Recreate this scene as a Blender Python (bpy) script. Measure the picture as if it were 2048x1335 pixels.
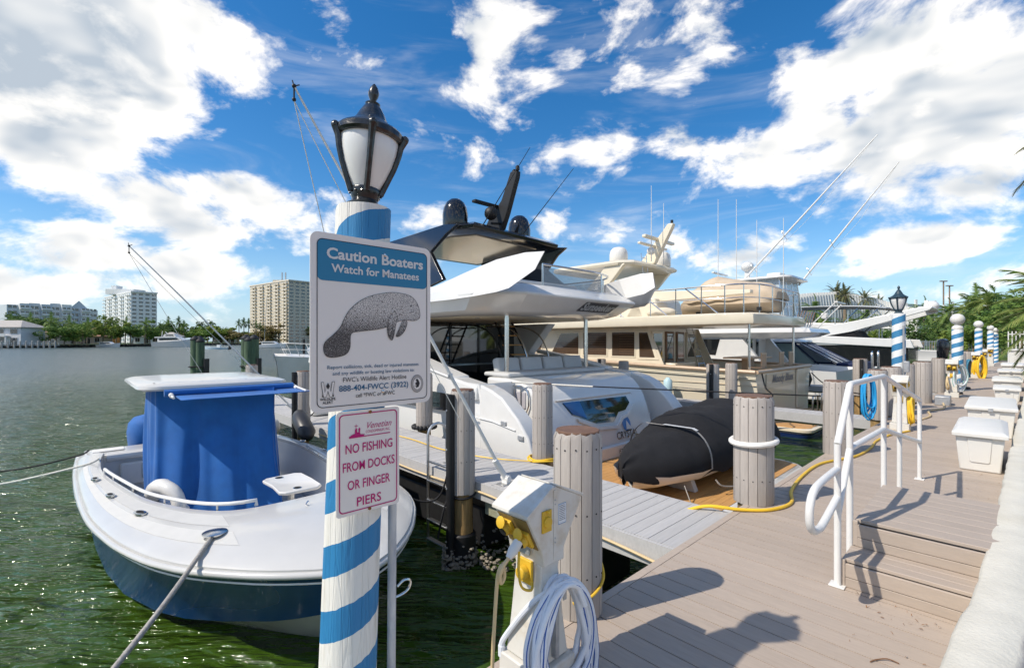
import bpy, bmesh, math, random
from mathutils import Vector, Matrix
import numpy as np
random.seed(7); np.random.seed(7)
R = math.radians; PI = math.pi
for o in list(bpy.data.objects): bpy.data.objects.remove(o)
S = bpy.context.scene; COL = S.collection
# ------------------------------------------------------------------ camera
EYE = 1.65
cam = bpy.data.cameras.new('camera'); camo = bpy.data.objects.new('camera', cam); COL.objects.link(camo)
camo.location = (0, 0, EYE); camo.rotation_euler = (R(90), 0, 0)
cam.sensor_width = 36; cam.lens = 36*930/2048; cam.shift_y = 14.5/2048; cam.clip_start = .05; cam.clip_end = 6000
S.camera = camo
# ------------------------------------------------------------------ sun and sky
SUN_EL = R(47.3); SUNV = Vector((-.85, -.355, 1)).normalized()
sl = bpy.data.lights.new('sun', 'SUN'); slo = bpy.data.objects.new('sun', sl); COL.objects.link(slo)
sl.energy = 3.7; sl.angle = R(.53); sl.color = (1, .92, .80); slo.location = (-20, -10, 40)
slo.rotation_euler = SUNV.to_track_quat('Z', 'Y').to_euler()
S.view_settings.view_transform = 'Standard'; S.view_settings.look = 'None'; S.view_settings.gamma = 1
S.view_settings.exposure = 0.38
W = bpy.data.worlds.new('World'); S.world = W; W.use_nodes = True
def world():
    nt = W.node_tree; N = nt.nodes; L = nt.links; N.clear()
    def n(t, **k):
        x = N.new(t)
        for a, b in k.items(): setattr(x, a, b)
        return x
    def m(op, a, b=None, c=None, cl=False):
        x = n('ShaderNodeMath', operation=op); x.use_clamp = cl
        for i, q in enumerate((a, b, c)):
            if q is None: continue
            if isinstance(q, (int, float)): x.inputs[i].default_value = q
            else: L.new(q, x.inputs[i])
        return x.outputs[0]
    sky = n('ShaderNodeTexSky', sky_type='NISHITA'); sky.sun_disc = False
    sky.sun_elevation = SUN_EL; sky.sun_rotation = math.atan2(SUNV.x, SUNV.y)
    sky.air_density = 1.0; sky.dust_density = .3; sky.ozone_density = 3.0; sky.altitude = 0
    hs = n('ShaderNodeHueSaturation'); hs.inputs['Saturation'].default_value = 1.36; hs.inputs['Value'].default_value = .120
    L.new(sky.outputs[0], hs.inputs['Color'])
    tc = n('ShaderNodeTexCoord'); sx = n('ShaderNodeSeparateXYZ'); L.new(tc.outputs['Generated'], sx.inputs[0])
    az = m('ARCTAN2', sx.outputs[0], sx.outputs[1]); el = m('ARCSINE', sx.outputs[2])
    # where banks of cloud stand: azimuth and elevation come from (x, y) on a 16 mm frame facing north
    B = [(140, 110, 400, 215, 0, .70), (40, 245, 250, 90, 0, .50), (400, 130, 170, 150, 0, .42), (430, 235, 120, 70, 0, .30),
         (430, 412, 210, 90, 0, .70), (600, 455, 190, 80, 0, .50), (850, 450, 90, 60, 0, .40), (170, 500, 180, 52, 0, .52), (60, 575, 180, 40, 0, .42), (430, 540, 170, 46, 0, .46), (270, 570, 260, 36, 0, .35), (590, 540, 130, 50, 0, .35),
         (1330, 70, 175, 150, -.1, .44), (1000, 30, 130, 70, .2, .36), (1180, 95, 80, 45, .3, .24), (1390, 240, 95, 55, .3, .42), (1220, 300, 75, 38, .2, .36), (1205, 358, 85, 30, .2, .36), (1100, 175, 70, 28, .2, .24),
         (1700, 150, 260, 66, .42, .54), (1560, 190, 100, 70, .5, .34), (1870, 220, 350, 140, .36, .78), (1620, 290, 200, 90, .15, .64), (1930, 40, 200, 36, .5, .28), (1960, 340, 170, 64, .15, .52), (1720, 340, 190, 55, .1, .50),
         (1790, 512, 200, 48, .12, .58), (1890, 575, 190, 38, .05, .46), (1500, 492, 120, 46, .1, .46), (1100, 445, 62, 34, .1, .36), (1190, 467, 70, 34, .2, .38), (1400, 505, 120, 50, 0, .36), (1250, 545, 130, 30, 0, .30), (1650, 580, 130, 26, 0, .30)]
    cb = n('ShaderNodeCombineXYZ'); L.new(az, cb.inputs[0]); L.new(el, cb.inputs[1])
    bias = None
    for x, y, hw, hh, t, w in B:
        a_ = math.atan((x-1024)/930); e_ = math.atan((682-y)/930*math.cos(a_)); k = math.cos(a_)**2/930
        mp = n('ShaderNodeMapping', vector_type='TEXTURE'); mp.inputs['Location'].default_value = (a_, e_, 0); mp.inputs['Rotation'].default_value = (0, 0, math.atan(t)); mp.inputs['Scale'].default_value = (hw*k*1.35, hh*k*1.35/math.cos(a_), 1)
        L.new(cb.outputs[0], mp.inputs[0]); g = n('ShaderNodeTexGradient', gradient_type='SPHERICAL'); L.new(mp.outputs[0], g.inputs[0])
        q = m('MULTIPLY', m('MINIMUM', g.outputs['Fac'], .62), w*.93/.62); bias = q if bias is None else m('SMOOTH_MAX', bias, q, .08)
    # broken cloud added out of view, behind the camera, for neutral fill light
    bk = n('ShaderNodeMapRange', interpolation_type='SMOOTHSTEP'); bk.inputs[1].default_value = .35; bk.inputs[2].default_value = -.15; bk.inputs[4].default_value = .24; L.new(sx.outputs[1], bk.inputs[0]); bias = m('MAXIMUM', bias, bk.outputs[0])
    def cloud(off, det):
        mp = n('ShaderNodeMapping'); mp.inputs['Scale'].default_value = (1, 1, 1.75); mp.inputs['Location'].default_value = off
        L.new(tc.outputs['Generated'], mp.inputs[0])
        a = n('ShaderNodeTexNoise'); a.inputs['Scale'].default_value = 5.2; a.inputs['Detail'].default_value = det; a.inputs['Roughness'].default_value = .60; a.inputs['Distortion'].default_value = .25
        L.new(mp.outputs[0], a.inputs['Vector'])
        return a.outputs['Fac']
    n0 = cloud((0, 0, 0), 8); n1 = cloud((.022, .012, -.06), 3)
    def dens(x): return m('ADD', m('MULTIPLY', m('SUBTRACT', x, .5), 2.25), bias)
    d0 = dens(n0); d1 = dens(n1)
    mr = n('ShaderNodeMapRange', interpolation_type='SMOOTHSTEP'); mr.inputs[1].default_value = .20; mr.inputs[2].default_value = .56
    L.new(d0, mr.inputs[0])
    # thin high streaks
    mp = n('ShaderNodeMapping'); mp.inputs['Scale'].default_value = (1.0, 2.0, 6.5); mp.inputs['Rotation'].default_value = (.12, .1, .3); L.new(tc.outputs['Generated'], mp.inputs[0])
    s = n('ShaderNodeTexNoise'); s.inputs['Scale'].default_value = 2.6; s.inputs['Detail'].default_value = 5; s.inputs['Roughness'].default_value = .6; s.inputs['Distortion'].default_value = .6
    L.new(mp.outputs[0], s.inputs['Vector'])
    st = n('ShaderNodeMapRange', interpolation_type='SMOOTHSTEP'); st.inputs[1].default_value = .47; st.inputs[2].default_value = .78; st.inputs[4].default_value = .24
    L.new(s.outputs['Fac'], st.inputs[0])
    hz = m('MULTIPLY', m('POWER', m('SUBTRACT', 1, m('MULTIPLY', m('ABSOLUTE', el), 3.2), cl=True), 2), .80)   # milky air low down
    hx = n('ShaderNodeMix', data_type='RGBA'); L.new(hz, hx.inputs[0]); L.new(hs.outputs[0], hx.inputs[6]); hx.inputs[7].default_value = (.36, .52, .70, 1)
    mask = m('MAXIMUM', mr.outputs[0], st.outputs[0])
    sh = m('ADD', .84, m('MULTIPLY', m('SUBTRACT', d0, d1), 1.6)); thick = n('ShaderNodeMapRange'); thick.inputs[1].default_value = .42; thick.inputs[2].default_value = .80; thick.inputs[3].default_value = .0; thick.inputs[4].default_value = .62
    L.new(d0, thick.inputs[0])
    sh = m('SUBTRACT', sh, thick.outputs[0]); sh = m('MINIMUM', m('MAXIMUM', sh, .0), 1)
    cr = n('ShaderNodeMix', data_type='RGBA'); L.new(sh, cr.inputs[0]); cr.inputs[6].default_value = (.40, .46, .53, 1); cr.inputs[7].default_value = (1.05, 1.0, .93, 1)
    mx = n('ShaderNodeMix', data_type='RGBA'); L.new(mask, mx.inputs[0]); L.new(hx.outputs[2], mx.inputs[6]); L.new(cr.outputs[2], mx.inputs[7])
    bg = n('ShaderNodeBackground'); bg.inputs[1].default_value = 1.0; L.new(mx.outputs[2], bg.inputs[0])
    out = n('ShaderNodeOutputWorld'); L.new(bg.outputs[0], out.inputs[0])
world(); W.cycles.sampling_method = 'MANUAL'; W.cycles.sample_map_resolution = 256
C = S.cycles; C.max_bounces = 6; C.diffuse_bounces = 3; C.glossy_bounces = 3; C.transmission_bounces = 3; C.transparent_max_bounces = 10; C.use_adaptive_sampling = True; C.adaptive_threshold = .02
# ------------------------------------------------------------------ frames and builders
ANG = R(43.6175); CU, SU = math.cos(ANG), math.sin(ANG)
def D(u, v, z=0): return Vector((u*CU - v*SU, u*SU + v*CU, z))
ORG = {}
def thing(name, label, cat, org=(0, 0, 0), group=None, dock=True, kind=None, rz=0):
    o = bpy.data.objects.new(name, None); COL.objects.link(o); o.empty_display_size = .2
    ORG[o.name] = Vector(org)
    if dock: o.location = D(*org); o.rotation_euler = (0, 0, ANG + rz)
    else: o.location = org; o.rotation_euler = (0, 0, rz)
    return tag(o, label, cat, group, kind)
def tag(o, label=None, cat=None, group=None, kind=None):
    if label: o['label'] = label
    if cat: o['category'] = cat
    if group: o['group'] = group
    if kind: o['kind'] = kind
    return o
def kids(o): return [c for c in bpy.data.objects if c.parent == o]
def copy_tree(o, parent=None, ch=None):
    c = o.copy(); COL.objects.link(c); c.parent = parent
    for k in (ch if ch is not None else kids(o)): copy_tree(k, c)
    return c
class MB:
    def __init__(s): s.v = []; s.f = []; s.m = []
    def add(s, vs, fs, m=0):
        b = len(s.v); s.v += [tuple(q) for q in vs]
        for q in fs: s.f.append(tuple(b+i for i in q)); s.m.append(m)
        return s
    def box(s, c, d, rot=None, m=0, taper=1, tz=None):
        x, y, z = d[0]/2, d[1]/2, d[2]/2; t = taper; t2 = t if tz is None else tz
        vs = [Vector(p) for p in ((-x, -y, -z), (x, -y, -z), (x, y, -z), (-x, y, -z), (-x*t, -y*t2, z), (x*t, -y*t2, z), (x*t, y*t2, z), (-x*t, y*t2, z))]
        if rot is not None: vs = [rot @ q for q in vs]
        c = Vector(c)
        return s.add([q+c for q in vs], [(3, 2, 1, 0), (4, 5, 6, 7), (0, 1, 5, 4), (1, 2, 6, 5), (2, 3, 7, 6), (3, 0, 4, 7)], m)
    def b2(s, a, b, m=0):
        return s.box([(a[i]+b[i])/2 for i in range(3)], [abs(b[i]-a[i]) for i in range(3)], m=m)
    def tube(s, pts, r, n=8, closed=False, m=0, caps=True):
        P = [Vector(p) for p in pts]; k = len(P); rs = r if isinstance(r, (list, tuple)) else [r]*k
        rings = []; up = None
        for i in range(k):
            a = P[(i-1) % k] if (closed or i > 0) else P[i]; b = P[(i+1) % k] if (closed or i < k-1) else P[i]
            t = (b-a)
            if t.length < 1e-9: t = Vector((0, 0, 1))
            t.normalize()
            if up is None:
                up = Vector((0, 0, 1)) if abs(t.z) < .9 else Vector((1, 0, 0))
            x = t.cross(up)
            if x.length < 1e-4: x = t.cross(Vector((0, 1, 0)))
            x.normalize(); y = x.cross(t).normalized(); up = y
            rings.append([P[i] + (x*math.cos(2*PI*j/n) + y*math.sin(2*PI*j/n))*rs[i] for j in range(n)])
        return s.loft(rings, closed=closed, caps=caps, m=m)
    def loft(s, rings, closed=False, caps=True, m=0, ring_closed=True):
        k = len(rings); n = len(rings[0]); vs = [p for r in rings for p in r]; fs = []
        for i in range(k if closed else k-1):
            for j in range(n if ring_closed else n-1):
                a = i*n+j; b = i*n+(j+1) % n; c = ((i+1) % k)*n+(j+1) % n; d = ((i+1) % k)*n+j
                fs.append((a, b, c, d))
        if caps and not closed and ring_closed:
            fs.append(tuple(reversed(range(n)))); fs.append(tuple((k-1)*n+j for j in range(n)))
        return s.add(vs, fs, m)
    def lathe(s, prof, n=24, c=(0, 0, 0), m=0, caps=True, ax=None):
        c = Vector(c); rings = []
        for r, z in prof:
            ring = [Vector((r*math.cos(2*PI*j/n), r*math.sin(2*PI*j/n), z)) for j in range(n)]
            if ax is not None: ring = [ax @ q for q in ring]
            rings.append([q+c for q in ring])
        return s.loft(rings, caps=caps, m=m)
    def prism(s, poly, axis, a, b, m=0):
        # poly: 2D points; axis 0/1/2 is the extrusion axis, remaining axes in order
        def mk(p, t):
            q = [0, 0, 0]; q[axis] = t; r = [i for i in range(3) if i != axis]; q[r[0]] = p[0]; q[r[1]] = p[1]; return tuple(q)
        n = len(poly); vs = [mk(p, a) for p in poly]+[mk(p, b) for p in poly]
        fs = [tuple(reversed(range(n))), tuple(range(n, 2*n))]+[(i, (i+1) % n, n+(i+1) % n, n+i) for i in range(n)]
        return s.add(vs, fs, m)
    def slab(s, poly3, nrm, m=0):
        # thin solid from a 3D polygon, thickened along nrm
        nrm = Vector(nrm); P = [Vector(p) for p in poly3]; n = len(P)
        return s.add(P+[p+nrm for p in P], [tuple(reversed(range(n))), tuple(range(n, 2*n))]+[(i, (i+1) % n, n+(i+1) % n, n+i) for i in range(n)], m)
    def grid(s, fn, nu, nv, m=0):
        vs = [fn(i/nu, j/nv) for i in range(nu+1) for j in range(nv+1)]
        return s.add(vs, [(i*(nv+1)+j, (i+1)*(nv+1)+j, (i+1)*(nv+1)+j+1, i*(nv+1)+j+1) for i in range(nu) for j in range(nv)], m)
    def ball(s, c, r, n=12, k=8, sc=(1, 1, 1), m=0):
        return s.loft([[Vector(c)+Vector((r*sc[0]*math.sin(PI*i/k)*math.cos(2*PI*j/n), r*sc[1]*math.sin(PI*i/k)*math.sin(2*PI*j/n), -r*sc[2]*math.cos(PI*i/k))) for j in range(n)] for i in range(1, k)], m=m)
    def text(s, st, o, rt, up, size, bold=0, depth=.0012, align='CENTER', shear=0, m=0, width=None, space=1):
        cu = bpy.data.curves.new('t', 'FONT'); cu.body = st; cu.size = 1; cu.offset = bold; cu.shear = shear; cu.align_x = align; cu.resolution_u = 3; cu.space_character = space
        ob = bpy.data.objects.new('t', cu); COL.objects.link(ob); dg = bpy.context.evaluated_depsgraph_get(); me = bpy.data.meshes.new_from_object(ob.evaluated_get(dg))
        bpy.data.objects.remove(ob); bpy.data.curves.remove(cu)
        rt = Vector(rt).normalized(); up = Vector(up).normalized(); nn = rt.cross(up); o = Vector(o)
        xs = [q.co.x for q in me.vertices]; wx = (max(xs)-min(xs)) if xs else 1
        kx = size if width is None else width/wx
        s.add([o + rt*q.co.x*kx + up*q.co.y*size + nn*depth for q in me.vertices], [tuple(p.vertices) for p in me.polygons], m)
        bpy.data.meshes.remove(me); return s
    def mesh(s, name, mats, smooth=35, org=Vector((0, 0, 0))):
        me = bpy.data.meshes.new(name); me.from_pydata([(q[0]-org[0], q[1]-org[1], q[2]-org[2]) for q in s.v], [], s.f)
        for x in (mats if isinstance(mats, (list, tuple)) else [mats]): me.materials.append(x)
        if any(s.m): me.polygons.foreach_set('material_index', s.m)
        bm = bmesh.new(); bm.from_mesh(me); bmesh.ops.recalc_face_normals(bm, faces=bm.faces); bm.to_mesh(me); bm.free()
        if smooth:
            me.polygons.foreach_set('use_smooth', [True]*len(me.polygons)); me.set_sharp_from_angle(angle=R(smooth))
        me.update(); return me
    def build(s, name, mats, parent=None, smooth=35, bevel=0, seg=2, sub=0, label=None, kind=None):
        org = ORG.get(parent.name, Vector((0, 0, 0))) if parent else Vector((0, 0, 0))
        o = bpy.data.objects.new(name, s.mesh(name, mats, smooth, org)); COL.objects.link(o)
        if parent: o.parent = parent; ORG[o.name] = org
        if bevel:
            b = o.modifiers.new('b', 'BEVEL'); b.width = bevel; b.segments = seg; b.limit_method = 'ANGLE'; b.angle_limit = R(40); b.harden_normals = False
        if sub:
            b = o.modifiers.new('s', 'SUBSURF'); b.levels = sub; b.render_levels = sub
        if label: o['label'] = label
        if kind: o['kind'] = kind
        return o
def dockmesh(name, mb, mat, label=None, cat=None, kind=None, **k):   # one mesh given in dock coordinates, top level
    o = mb.build(name, mat, None, **k); o.rotation_euler = (0, 0, ANG); return tag(o, label, cat, None, kind)
def spline(pts, n=8, closed=False):
    P = [Vector(p) for p in pts]; k = len(P); out = []
    for i in range(k if closed else k-1):
        g = lambda j: P[j % k] if closed else P[min(max(j, 0), k-1)]
        a, b, c, d = g(i-1), g(i), g(i+1), g(i+2)
        for j in range(n):
            t = j/n; out.append(.5*((2*b)+(c-a)*t+(2*a-5*b+4*c-d)*t*t+(3*b-3*c+d-a)*t**3))
    if not closed: out.append(P[-1])
    return out
def sag(a, b, s, n=14):
    a, b = Vector(a), Vector(b); return [a.lerp(b, i/n)-Vector((0, 0, s*4*(i/n)*(1-i/n))) for i in range(n+1)]
def lerp(t, a, b): return a+(b-a)*t
def interp(x, xs, ys): return float(np.interp(x, xs, ys))
# ------------------------------------------------------------------ materials
MT = {}
def mat(name, col, rough=.5, metal=0, var=0, scale=6, bump=0, bscale=None, coat=0, spec=.5, rnd=0, stretch=(1, 1, 1), dirt=None, dirt_amt=.5, dirt_scale=2, trans=0, ior=1.45, alpha=1, sheen=0, emis=0):
    m = bpy.data.materials.new(name); m.use_nodes = True; nt = m.node_tree; b = nt.nodes['Principled BSDF']; L = nt.links
    b.inputs['Base Color'].default_value = (*col, 1); b.inputs['Roughness'].default_value = rough; b.inputs['Metallic'].default_value = metal
    b.inputs['Coat Weight'].default_value = coat; b.inputs['Coat Roughness'].default_value = .05; b.inputs['Specular IOR Level'].default_value = spec; b.inputs['IOR'].default_value = ior
    b.inputs['Transmission Weight'].default_value = trans; b.inputs['Alpha'].default_value = alpha
    if sheen: b.inputs['Sheen Weight'].default_value = sheen
    src = None
    if var or bump or rnd or dirt:
        tc = nt.nodes.new('ShaderNodeTexCoord'); mp = nt.nodes.new('ShaderNodeMapping'); mp.inputs['Scale'].default_value = stretch; L.new(tc.outputs['Object'], mp.inputs[0])
        ns = nt.nodes.new('ShaderNodeTexNoise'); ns.inputs['Scale'].default_value = scale; ns.inputs['Detail'].default_value = 6; ns.inputs['Roughness'].default_value = .6; L.new(mp.outputs[0], ns.inputs['Vector'])
        mr = nt.nodes.new('ShaderNodeMapRange'); mr.inputs[1].default_value = .3; mr.inputs[2].default_value = .7; mr.inputs[3].default_value = 1-var; mr.inputs[4].default_value = 1+var; L.new(ns.outputs['Fac'], mr.inputs[0])
        val = mr.outputs[0]
        if rnd:
            oi = nt.nodes.new('ShaderNodeObjectInfo'); r2 = nt.nodes.new('ShaderNodeMapRange'); r2.inputs[3].default_value = 1-rnd; r2.inputs[4].default_value = 1+rnd; L.new(oi.outputs['Random'], r2.inputs[0])
            mu = nt.nodes.new('ShaderNodeMath'); mu.operation = 'MULTIPLY'; L.new(val, mu.inputs[0]); L.new(r2.outputs[0], mu.inputs[1]); val = mu.outputs[0]
        vm = nt.nodes.new('ShaderNodeVectorMath'); vm.operation = 'SCALE'; vm.inputs[0].default_value = col; L.new(val, vm.inputs['Scale']); src = vm.outputs[0]
        if dirt:
            n2 = nt.nodes.new('ShaderNodeTexNoise'); n2.inputs['Scale'].default_value = dirt_scale; n2.inputs['Detail'].default_value = 8; n2.inputs['Roughness'].default_value = .65; L.new(mp.outputs[0], n2.inputs['Vector'])
            m2 = nt.nodes.new('ShaderNodeMapRange'); m2.inputs[1].default_value = .5; m2.inputs[2].default_value = .72; m2.inputs[4].default_value = dirt_amt; L.new(n2.outputs['Fac'], m2.inputs[0])
            mx = nt.nodes.new('ShaderNodeMix'); mx.data_type = 'RGBA'; L.new(m2.outputs[0], mx.inputs[0]); L.new(src, mx.inputs[6]); mx.inputs[7].default_value = (*dirt, 1); src = mx.outputs[2]
        L.new(src, b.inputs['Base Color'])
        if bump:
            bn = nt.nodes.new('ShaderNodeTexNoise'); bn.inputs['Scale'].default_value = bscale or scale*3; bn.inputs['Detail'].default_value = 5; L.new(mp.outputs[0], bn.inputs['Vector'])
            bp = nt.nodes.new('ShaderNodeBump'); bp.inputs['Strength'].default_value = bump; bp.inputs['Distance'].default_value = .01; L.new(bn.outputs['Fac'], bp.inputs['Height']); L.new(bp.outputs[0], b.inputs['Normal'])
    MT[name] = m; return m
gel = mat('white_gelcoat', (.69, .68, .655), .22, var=.03, scale=3, coat=.5, dirt=(.62, .59, .52), dirt_amt=.22, dirt_scale=1.3)
gel2 = mat('warm_gelcoat', (.72, .70, .66), .3, var=.04, scale=5, coat=.3, bump=.03, bscale=60)
nonskid = mat('nonskid', (.56, .55, .52), .6, var=.04, scale=8, bump=.12, bscale=140)
oldgel = mat('off_white_gelcoat', (.55, .54, .515), .25, var=.03, scale=3, coat=.4, dirt=(.48, .46, .41), dirt_amt=.3, dirt_scale=1.3)
cream = mat('cream_gelcoat', (.76, .68, .53), .25, var=.03, scale=2, coat=.4, dirt=(.56, .48, .34), dirt_amt=.2, dirt_scale=1.2)
creamd = mat('cream_deck', (.62, .555, .42), .5, var=.05, scale=4)
tan = mat('tan_rail', (.50, .36, .24), .4, var=.08, scale=5)
blackg = mat('black_gloss', (.008, .009, .012), .13, coat=.5)
blackm = mat('black_rubber', (.012, .012, .013), .55, var=.25, scale=12, bump=.1)
glass = mat('dark_glass', (.012, .014, .016), .03, spec=1.0, coat=1)
glassb = mat('brown_glass', (.07, .042, .024), .06, spec=.9, coat=1)
clear = mat('clear_vinyl', (.62, .70, .76), .12, alpha=.42, spec=.8)
smoke = mat('smoked_acrylic', (.30, .33, .36), .08, alpha=.45, spec=.8)
steel = mat('stainless_steel', (.62, .62, .61), .18, metal=1)
alum = mat('aluminium', (.55, .55, .54), .38, metal=1, var=.12, scale=20, bump=.03)
galv = mat('galvanised', (.42, .43, .44), .5, metal=.6, var=.15, scale=15)
canvasb = mat('blue_canvas', (.003, .10, .36), .75, var=.12, scale=5, bump=.10, bscale=14, sheen=.2, dirt=(.01, .15, .45), dirt_amt=.3, dirt_scale=3)
canvask = mat('black_canvas', (.010, .010, .012), .9, var=.2, scale=8, bump=.3, bscale=14)
canvast = mat('tan_canvas', (.52, .42, .31), .85, var=.08, scale=3, bump=.2, bscale=6)
canvasg = mat('grey_canvas', (.50, .51, .52), .8, var=.06, scale=3, bump=.1, bscale=6)
navyc = mat('navy_canvas', (.012, .022, .075), .8, var=.1, scale=6, bump=.1)
teak = mat('teak', (.50, .27, .095), .5, var=.16, scale=5, stretch=(.6, 14, 6), bump=.06, rnd=.06)
wood = mat('brown_wood', (.20, .10, .045), .45, var=.2, scale=6)
deckm = mat('taupe_composite', (.40, .33, .27), .62, var=.07, scale=7, stretch=(9, .8, 4), bump=.16, bscale=22, rnd=.055, dirt=(.27, .22, .18), dirt_amt=.28, dirt_scale=1.1)
stepm = mat('taupe_step', (.38, .315, .26), .6, var=.06, scale=8, stretch=(7, .8, 5), bump=.12, rnd=.05)
pierm = mat('grey_composite', (.43, .42, .41), .62, var=.07, scale=7, stretch=(.8, 9, 4), bump=.14, rnd=.05, dirt=(.30, .29, .28), dirt_amt=.3, dirt_scale=1.3)
slatm = mat('grey_slat', (.36, .325, .295), .6, var=.10, scale=5, stretch=(8, 8, .7), bump=.2, bscale=14, rnd=.07, dirt=(.28, .245, .215), dirt_amt=.35, dirt_scale=1.5)
capm = mat('brown_cap', (.155, .085, .055), .7, var=.2, scale=10, bump=.2)
pilew = mat('pile_timber', (.30, .19, .075), .8, var=.35, scale=7, stretch=(4, 4, .6), bump=.5, bscale=12, dirt=(.06, .05, .03), dirt_amt=.7, dirt_scale=2)
pileg = mat('green_timber', (.075, .12, .07), .8, var=.3, scale=4, stretch=(3, 3, .6), bump=.5, dirt=(.03, .04, .03), dirt_amt=.6, dirt_scale=1.3)
treated = mat('treated_lumber', (.33, .34, .24), .75, var=.15, scale=5, stretch=(1, 1, 3), bump=.2, dirt=(.10, .06, .03), dirt_amt=.5, dirt_scale=6)
whitep = mat('white_paint', (.68, .67, .645), .35, var=.03, scale=6, bump=.05, bscale=20)
whitepl = mat('white_plastic', (.66, .65, .615), .4, var=.03, scale=4, dirt=(.66, .62, .54), dirt_amt=.25, dirt_scale=2.5)
beigepl = mat('aged_fibreglass', (.62, .60, .55), .42, var=.05, scale=6, dirt=(.42, .30, .16), dirt_amt=.55, dirt_scale=7, bump=.05)
yellow = mat('yellow_plastic', (.64, .40, .03), .45, var=.08, scale=10)
hosew = mat('white_hose', (.70, .73, .78), .4, var=.04, scale=20)
hoseb = mat('blue_stripe', (.03, .10, .35), .4)
hosey = mat('yellow_hose', (.80, .50, .03), .45, var=.15, scale=3, dirt=(.42, .25, .05), dirt_amt=.6, dirt_scale=1)
cord = mat('tan_cord', (.62, .47, .26), .6, var=.1)
ropew = mat('white_rope', (.64, .62, .56), .8, var=.2, scale=60, bump=.4, bscale=120)
ropeg = mat('grey_rope', (.33, .31, .28), .85, var=.3, scale=60, bump=.5, bscale=120)
ropek = mat('black_rope', (.012, .012, .014), .8, var=.3, scale=60, bump=.4)
blueh = mat('bright_blue_hose', (.02, .30, .62), .5, var=.1)
signw = mat('sign_white', (.82, .77, .71), .35, var=.02, scale=3)
signb = mat('sign_blue', (.022, .20, .36), .35)
signp = mat('sign_pink', (.50, .008, .16), .4)
ink = mat('ink_black', (.02, .02, .022), .5)
inkb = mat('ink_blue', (.015, .11, .22), .5)
iron = mat('black_iron', (.010, .012, .014), .3, var=.3, scale=20, bump=.35, bscale=30, coat=.4, dirt=(.10, .105, .11), dirt_amt=.5, dirt_scale=14)
iron2 = mat('blue_grey_iron', (.018, .045, .065), .45, var=.3, scale=20, bump=.35, bscale=30, dirt=(.12, .14, .15), dirt_amt=.5, dirt_scale=10)
lampg = mat('lamp_milk_glass', (.74, .75, .73), .25, var=.02, coat=.3)
plaster = mat('white_plaster', (.60, .575, .50), .88, var=.08, scale=5, bump=.45, bscale=60, dirt=(.50, .46, .36), dirt_amt=.5, dirt_scale=1.7)
concrete = mat('concrete', (.42, .40, .36), .85, var=.1, scale=5, bump=.2)
brick = mat('red_brick', (.33, .13, .07), .8, var=.25, scale=8, bump=.3, rnd=.2)
rock = mat('dark_rock', (.055, .05, .042), .9, var=.4, scale=1.2, bump=.5)
shell = mat('oyster_shell', (.33, .29, .23), .7, var=.35, scale=20, bump=.4, rnd=.3)
lawn = mat('lawn', (.065, .11, .03), .9, var=.3, scale=.8)
sand = mat('ground', (.20, .18, .13), .9, var=.2, scale=.3)
dark = mat('dark_gap', (.010, .010, .010), .9)
upho = mat('grey_upholstery', (.50, .50, .49), .7, var=.05)
palmt = mat('palm_trunk', (.22, .17, .12), .9, var=.3, scale=3, stretch=(1, 1, 6), bump=.4)
def leafmat(name, a, b):
    m = mat(name, a, .6, spec=.3); nt = m.node_tree; L = nt.links; p = nt.nodes['Principled BSDF']
    g = nt.nodes.new('ShaderNodeNewGeometry'); cr = nt.nodes.new('ShaderNodeMix'); cr.data_type = 'RGBA'; L.new(g.outputs['Random Per Island'], cr.inputs[0]); cr.inputs[6].default_value = (*a, 1); cr.inputs[7].default_value = (*b, 1); L.new(cr.outputs[2], p.inputs['Base Color'])
    tr = nt.nodes.new('ShaderNodeBsdfTranslucent'); L.new(cr.outputs[2], tr.inputs[0]); ms = nt.nodes.new('ShaderNodeMixShader'); ms.inputs[0].default_value = .3
    L.new(p.outputs[0], ms.inputs[1]); L.new(tr.outputs[0], ms.inputs[2]); L.new(ms.outputs[0], nt.nodes['Material Output'].inputs[0]); return m
leafg = leafmat('leaf_green', (.07, .14, .028), (.20, .30, .065))
leafd = leafmat('leaf_dark', (.04, .09, .026), (.12, .19, .05))
leafy = leafmat('leaf_yellow_green', (.11, .17, .028), (.25, .31, .06))
leafb = leafmat('leaf_brownish', (.15, .125, .05), (.28, .23, .09))
palmg = leafmat('palm_green', (.08, .15, .035), (.22, .30, .08))
palmy = leafmat('palm_bright', (.09, .16, .03), (.27, .30, .09))
palmd = leafmat('palm_grey_green', (.10, .12, .055), (.24, .23, .11))
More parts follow.
